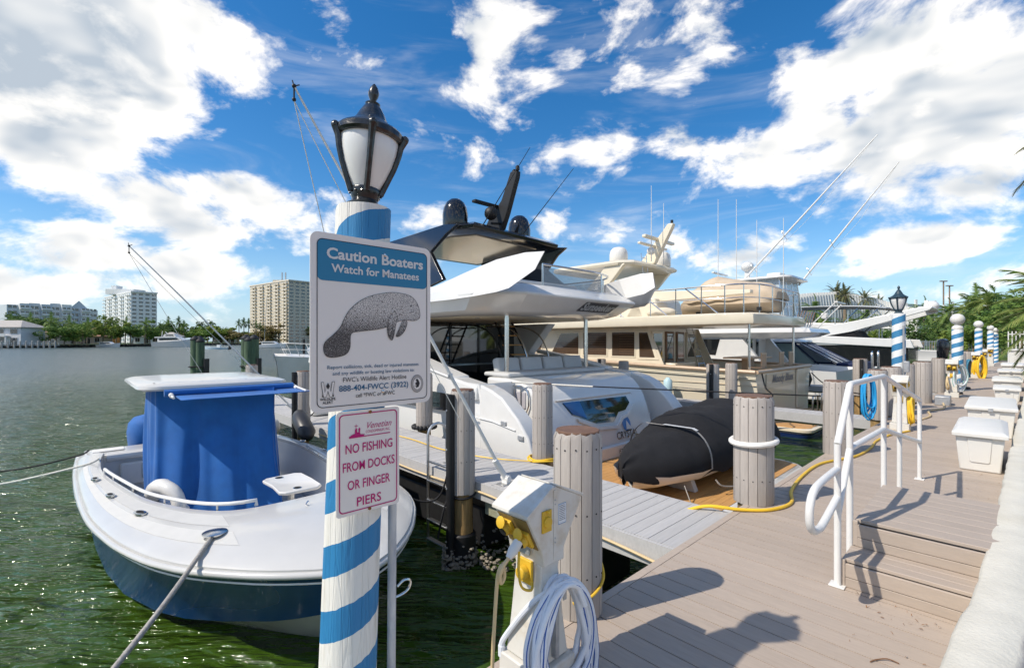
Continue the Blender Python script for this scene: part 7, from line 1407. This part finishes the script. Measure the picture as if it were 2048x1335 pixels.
house('waterfront_house', 'bright orange house behind the palms below the white tower', 205, 262, 13, 8, 7.2, ho, hr_, 2, 3)
house('waterfront_house', 'low grey roofed house left of the moored white yacht', 318, 275, 22, 9, 4.5, hw, hg, 1, 5)
house('waterfront_house', 'small white house behind the trees in the middle distance', 452, 370, 16, 9, 4.8, hw, hg, 1, 4)
# shore dock with piles at far left
SD = thing('shore_dock', 'long timber dock with posts along the far left shore', 'dock', at(50, 172), dock=False)
p, q = Vector(at(-60, 166)), Vector(at(112, 182)); mb = MB(); mb.slab([(p.x, p.y, -.1), (q.x, q.y, -.1), (q.x, q.y+1.6, -.1), (p.x, p.y+1.6, -.1)], (0, 0, .25)); mb.build('deck', concrete, SD, smooth=0)
for k in range(15): c = p.lerp(q, k/14); MB().lathe([(.28, -2), (.26, 1.7), (.02, 1.8)], 8, (c.x, c.y-.3, 0)).build('pile', concrete, SD); MB().b2((c.x+1, c.y-.05, .15), (c.x+1.1, c.y+.05, 1.1)).build('rail_post', whitep, SD)
# shrubs, trees, palms of the far shore
rn = random.Random(31)
for i, (px, d, r, h, lf) in enumerate([(112, 190, 4.2, 6.8, leafg), (128, 192, 4.5, 7.2, leafg), (146, 196, 4.2, 6.6, leafy), (164, 200, 4.6, 7.0, leafg), (205, 228, 6, 10, leafy), (222, 232, 5.5, 9.5, leafy), (240, 236, 6, 9, leafg), (265, 245, 5, 7.5, leafg), (290, 255, 6, 8.5, leafg), (330, 285, 7, 10, leafd), (70, 215, 6, 10, leafd), (52, 230, 7, 12, leafd), (150, 262, 6, 11, leafg), (182, 270, 6, 11, leafd), (352, 320, 8, 11, leafg), (400, 345, 9, 9.5, leafg), (425, 352, 10, 10.5, leafy), (440, 358, 9, 10, leafg), (458, 372, 9, 9, leafy), (475, 352, 7, 7.5, leafb), (548, 372, 12, 12, leafb), (572, 376, 12, 13, leafb), (600, 378, 11, 11, leafb), (385, 350, 7, 9, leafd), (415, 400, 9, 16, leafd), (505, 372, 9, 8, leafg), (660, 385, 14, 12, leafg), (310, 268, 6, 8, leafy), (18, 240, 8, 13, leafd), (530, 378, 10, 9, leafb)]):
    nm = ['dense green shore tree', 'light green shore tree', 'brownish leafless looking shore tree', 'dark shore tree'][[leafg, leafy, leafb, leafd].index(lf)]
    tree('shore_tree', nm+' number %s of its row from the left' % ('first second third fourth fifth sixth seventh eighth ninth tenth eleventh twelfth'.split()[i % 12]) if False else nm+' across the water, '+['beside the pink house', 'before the long white block', 'near the tall white tower', 'near the moored yacht', 'between the two towers', 'below the beige tower'][0 if px < 115 else 1 if px < 200 else 2 if px < 285 else 3 if px < 390 else 4 if px < 490 else 5], at(px, d, GZ), (r*1.25, r, h*.46), h*1.12, lf, 1500, r*.085, i)
for i, (px, d, k, sc) in enumerate([(20, 205, 'coconut', 1.5), (42, 215, 'coconut_b', 1.7), (58, 220, 'coconut', 1.7), (80, 232, 'coconut_b', 1.75), (100, 203, 'coconut', 1.6), (112, 210, 'coconut_b', 1.65), (136, 226, 'coconut', 1.6), (150, 212, 'coconut_b', 1.45), (174, 216, 'coconut', 1.4), (212, 250, 'royal', 1.25), (222, 252, 'royal', 1.35), (232, 256, 'royal', 1.2), (250, 240, 'coconut', 1.6), (262, 243, 'coconut_b', 1.55), (290, 250, 'coconut', 1.6), (300, 255, 'coconut_b', 1.5), (320, 270, 'royal', 1.15), (335, 290, 'coconut', 1.9), (345, 292, 'coconut_b', 2.0), (358, 300, 'royal', 1.5), (366, 305, 'coconut', 1.7), (478, 350, 'royal', 1.55), (488, 352, 'royal', 1.65), (497, 355, 'royal', 1.62), (512, 358, 'royal', 1.5), (520, 362, 'royal', 1.4)]):
    palm_at(k, ['windblown coconut palm', 'tall slender palm'][k == 'royal']+' on the far shore, '+['by the grey house', 'before the long white block', 'before the white tower', 'behind the moored yacht', 'left of the beige tower'][0 if px < 70 else 1 if px < 200 else 2 if px < 305 else 3 if px < 400 else 4], at(px, d, GZ), sc, rn.uniform(-.5, .5) if 'coco' in k else rn.uniform(0, 6), 'palms on the far shore')
# moored and passing boats on the water
def far_yacht(label, px, d, L, hh, dirx, dark_hull=False, name='moored_yacht'):
    x, y, _ = at(px, d); t = thing(name, label, 'boat', (x, y, WZ), 'boats across the water', dock=False); s = dirx
    mb = MB(); rg = []
    for f, b, z in ((-.5, .11, .14), (-.2, .12, .15), (.15, .115, .18), (.35, .07, .22), (.5, .003, .25)): rg.append([(x+s*L*f, y-L*b, WZ+L*z*.75), (x+s*L*(f-.03*(f > .3)), y-L*b*.7, WZ-.2), (x+s*L*(f-.03*(f > .3)), y+L*b*.7, WZ-.2), (x+s*L*f, y+L*b, WZ+L*z*.75)])
    mb.loft(rg); mb.build('hull', gel if not dark_hull else yhull, t, smooth=30)
    def blk(nm, P, w, m): MB().prism([(x+s*L*a, WZ+L*z) for a, z in P], 1, y-L*w, y+L*w).build(nm, m, t, smooth=0)
    blk('cabin', [(-.36, .10), (-.36, .20), (.10, .21), (.22, .14)], .09, gel); blk('cabin_window', [(-.32, .145), (-.32, .185), (.08, .19), (.15, .155)], .0915, glass); blk('flybridge', [(-.42, .20), (-.42, .225), (.05, .235), (.08, .21)], .10, gel)
    if hh > 1: blk('upper_deck', [(-.25, .23), (-.22, .28), (.0, .285), (.05, .23)], .07, gel); blk('upper_window', [(-.2, .245), (-.18, .27), (-.02, .272), (.01, .245)], .0715, glass); MB().tube([(x-s*L*.18, y, WZ+L*.28), (x-s*L*.24, y, WZ+L*.34)], L*.008, 6).build('mast', gel, t); MB().tube([(x-s*L*.33, y, WZ+L*.2), (x-s*L*.31, y, WZ+L*.36)], L*.006, 6).build('crane', gel, t)
    for k in range(5): MB().tube([(x+s*L*(.2+.06*k), y-L*.08, WZ+L*.15), (x+s*L*(.2+.06*k), y-L*.075, WZ+L*.20)], .02, 4).build('stanchion', whitep, t)
far_yacht('large white tri-deck motor yacht moored at the far shore', 352, 224, 21, 2, 1)
far_yacht('white cruiser moored left of the cabin cruiser bow', 545, 190, 11, 1, 1, True)
far_yacht('small white runabout on a lift by the far shrubs', 218, 205, 10, 1, 1, False, 'lifted_boat')
SB = thing('passing_skiff', 'small pale skiff with an outboard passing on the channel', 'boat', at(435, 150, WZ), 'boats across the water', dock=False); x, y, _ = at(435, 150)
mb = MB(); mb.loft([[(x+f*8, y-b, WZ+z), (x+f*8, y-b*.7, WZ-.1), (x+f*8, y+b*.7, WZ-.1), (x+f*8, y+b, WZ+z)] for f, b, z in ((-.5, .02, .95), (-.3, .8, .75), (.1, 1.1, .6), (.45, 1.05, .55))]); mb.build('hull', mat('pale_blue_hull', (.55, .68, .75), .3), SB); MB().b2((x, y-.4, WZ+.5), (x+1, y+.4, WZ+1.5)).build('console', gel, SB); MB().b2((x+3.7, y-.3, WZ), (x+4.3, y+.3, WZ+1.4)).build('outboard', blackm, SB, bevel=.1)
for i, px in enumerate((415, 452, 528)):
    x, y, _ = at(px, 330-i*8); MB
    MBX = MB().tube([(x, y, WZ), (x+(2 if i == 2 else 0), y, 14+i*9 if i == 2 else 5)], .12, 6); tag(MBX.build('sailboat_mast' if i == 2 else 'channel_pile', galv if i == 2 else pilew), ['dark channel pile left of the capped pile pair', 'dark channel pile between the two pile groups', 'thin sailboat mast before the beige tower'][i], 'mast' if i == 2 else 'pile')
# ------------------------------------------------------------------ right background: finned pavilion, car park, palms, hedges
PV = thing('finned_pavilion', 'curved white pavilion faced with tall vertical fins', 'building', at(1690, 118, .3), dock=False)
def pvp(f): px = lerp(f, 1560, 1830); d = 112+16*math.sin(f*2.4); top = interp(f, [0, .2, .45, .7, 1], [12.2, 14.0, 15.2, 13.6, 10.4]); return px, d, top
mb = MB(); W_ = []
for k in range(41): px, d, top = pvp(k/40); x, y, _ = at(px, d+1.6); W_.append([(x, y, .3), (x, y, top-2.9), (x+2, y+14, top-2.9), (x+2, y+14, .3)])
mb.loft(W_); mb.build('wall', mat('pavilion_grey', (.20, .20, .21), .7), PV, smooth=40)
for k in range(50):
    px, d, top = pvp(k/49); x, y, _ = at(px, d); mb = MB(); b = 1.1
    mb.loft([[(x-.27, y-w, z), (x+.27, y-w, z), (x+.27, y+.9, z), (x-.27, y+.9, z)] for w, z in ((.2, .3), (.5, top*.25), (b, top*.55), (.7, top*.8), (.1, top))]); mb.build('fin', whitep, PV, smooth=40)
CP = thing('parking_garage', 'long white parking garage with roof posts behind the palms', 'building', at(1920, 150, .3), dock=False); a, b = Vector(at(1770, 128)), Vector(at(2110, 168)); ux = (b-a).normalized(); Ln = (b-a).length; bk = Vector((-ux.y, ux.x, 0))*30
for z0, z1, m, nm in ((.3, 2.0, concrete, 'base_wall'), (4.2, 6.4, tw, 'parapet'), (8.6, 12.3, tw, 'parapet')): MB().slab([(a.x, a.y, z0), (b.x, b.y, z0), (b.x, b.y, z1), (a.x, a.y, z1)], bk*.03).build(nm, m, CP, smooth=0)
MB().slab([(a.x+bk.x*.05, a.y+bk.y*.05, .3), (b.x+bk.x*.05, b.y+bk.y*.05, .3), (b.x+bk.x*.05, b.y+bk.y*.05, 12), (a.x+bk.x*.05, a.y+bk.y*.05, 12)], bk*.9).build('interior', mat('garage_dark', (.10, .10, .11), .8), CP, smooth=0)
for k in range(22): p = a+ux*Ln*k/21; MB().b2((p.x-.28, p.y-.35, .3), (p.x+.28, p.y+.1, 13.6 if k % 2 else 12.5)).build('column', whitep, CP, smooth=0)
for i, (px, py, d) in enumerate(((1887, 562, 165), (1899, 571, 170))):
    x, y, _ = at(px, d); mb = MB(); z = EYE+(682-py)/930*d; mb.tube([(x, y, .3), (x, y, z)], .22, 8); mb.b2((x-1.2, y-.3, z-.2), (x+1.2, y+.3, z+.15)); tag(mb.build('light_mast', palmt), ['taller', 'shorter'][i]+' dark light mast rising behind the parking garage', 'light mast')
for i, (px, d, z, sc) in enumerate(((1672, 126, 7.2, 1.35), (1690, 124, 7.0, 1.30), (1729, 128, 6.6, 1.25), (1757, 130, 5.4, 1.2))): palm_at('date', ['leftmost', 'second', 'third', 'rightmost'][i]+' spiky date palm rising above the finned pavilion', at(px, d, z-2.4), sc, i*1.3, 'date palms above the pavilion')
rn = random.Random(44)
for i, (px, d, k, sc) in enumerate([(1625, 70, 'coconut', .95), (1655, 78, 'coconut_b', .9), (1700, 85, 'bright', .95), (1730, 88, 'coconut', .95), (1845, 82, 'coconut', 1.05), (1868, 90, 'coconut_b', 1.15), (1905, 66, 'coconut_b', 1.05), (1935, 62, 'bright', 1.15), (1972, 58, 'bright', 1.25), (1990, 60, 'coconut_b', 1.2), (1950, 75, 'coconut', 1.2), (2010, 64, 'bright', 1.1), (1885, 72, 'bright', .9), (2030, 52, 'coconut_b', 1.0)]):
    palm_at(k, ['dark', 'bright'][k == 'bright']+' windblown palm '+['behind the sportfishing boat', 'behind the grey bimini', 'near the second lamp post', 'behind the ball topped poles', 'by the picket fence'][0 if px < 1680 else 1 if px < 1760 else 2 if px < 1880 else 3 if px < 1985 else 4], at(px, d, .3), sc, rn.uniform(-.4, .4), 'palms behind the marina')
for i, (px, d, r, h, lf) in enumerate([(1610, 62, 2.2, 3.6, leafy), (1640, 66, 2.2, 3.2, leafg), (1668, 70, 2.4, 3.4, leafb), (1705, 74, 2.6, 3.4, leafg), (1745, 76, 2.4, 3.2, leafy), (1830, 70, 2.6, 4.2, leafd), (1860, 74, 2.6, 4.6, leafg), (1888, 66, 2.2, 3.8, leafd), (1905, 58, 1.8, 3.0, leafy), (1932, 54, 1.7, 3.4, leafg), (1945, 50, 1.3, 2.4, leafy), (1965, 56, 2.0, 4.0, leafd), (1985, 52, 1.8, 3.6, leafg), (2005, 48, 2.0, 4.4, leafd), (2025, 46, 2.2, 4.8, leafg), (2040, 40, 2.2, 5.0, leafd), (2060, 36, 2.4, 5.0, leafg), (2048, 60, 3.2, 6.4, leafd), (1600, 100, 4, 6, leafg), (1790, 90, 3, 4.5, leafd), (1770, 84, 2.6, 3.4, leafg), (1990, 75, 3, 6, leafg), (1915, 85, 3, 6.2, leafg)]):
    tree('garden_shrub', ['dense green shrub', 'yellow green shrub', 'brownish shrub', 'dark green shrub'][[leafg, leafy, leafb, leafd].index(lf)]+' '+['below the finned pavilion', 'behind the second lamp post', 'behind the ball topped poles', 'near the picket fence'][0 if px < 1780 else 1 if px < 1900 else 2 if px < 1975 else 3], at(px, d, .3), (r*1.1, r, h*.5), h, lf, 1300, .17, 60+i, 'shrubs behind the marina')
GF = thing('garden_fence', 'dark railing fence along the lawn behind the far boats', 'fence', at(1850, 60, .3), dock=False); a, b = Vector(at(1700, 66)), Vector(at(1995, 48)); n = 60
for k in range(n+1): p = a.lerp(b, k/n); MB().b2((p.x-.03, p.y-.03, .3), (p.x+.03, p.y+.03, 1.7 if k % 10 else 1.9)).build('baluster', galv, GF, smooth=0)
for z in (.5, 1.6): MB().tube([(a.x, a.y, z), (b.x, b.y, z)], .04, 6).build('fence_rail', galv, GF)
# near palms leaning in at the right edge
random.seed(5)
palm('fan_palm', 'bushy bright green palm leaning in at the right edge', (15.7, 12.6, .3), 2.1, 2.15, 80, palmy, .55, .5, (-.3, 0), 34, -.02, 21, 'palms at the right edge', .2)
palm('fan_palm', 'tall palm with fronds just entering at upper right', (16.6, 12.9, .3), 6.6, 2.2, 30, palmd, .5, .9, (-.2, 0), 22, 0, 22, 'palms at the right edge', .16)
# ------------------------------------------------------------------ labels: look-alikes told apart by their place
from collections import defaultdict
dd = defaultdict(list)
for o in bpy.data.objects:
    if o.parent is None and 'label' in o: dd[o['label']].append(o)
OW = 'first second third fourth fifth sixth seventh eighth ninth tenth'.split()
for lab, L in dd.items():
    if len(L) > 1:
        L.sort(key=lambda o: o.location.x/max(1, o.location.y))
        for i, o in enumerate(L): o['label'] = lab+', '+OW[i]+' from the left'
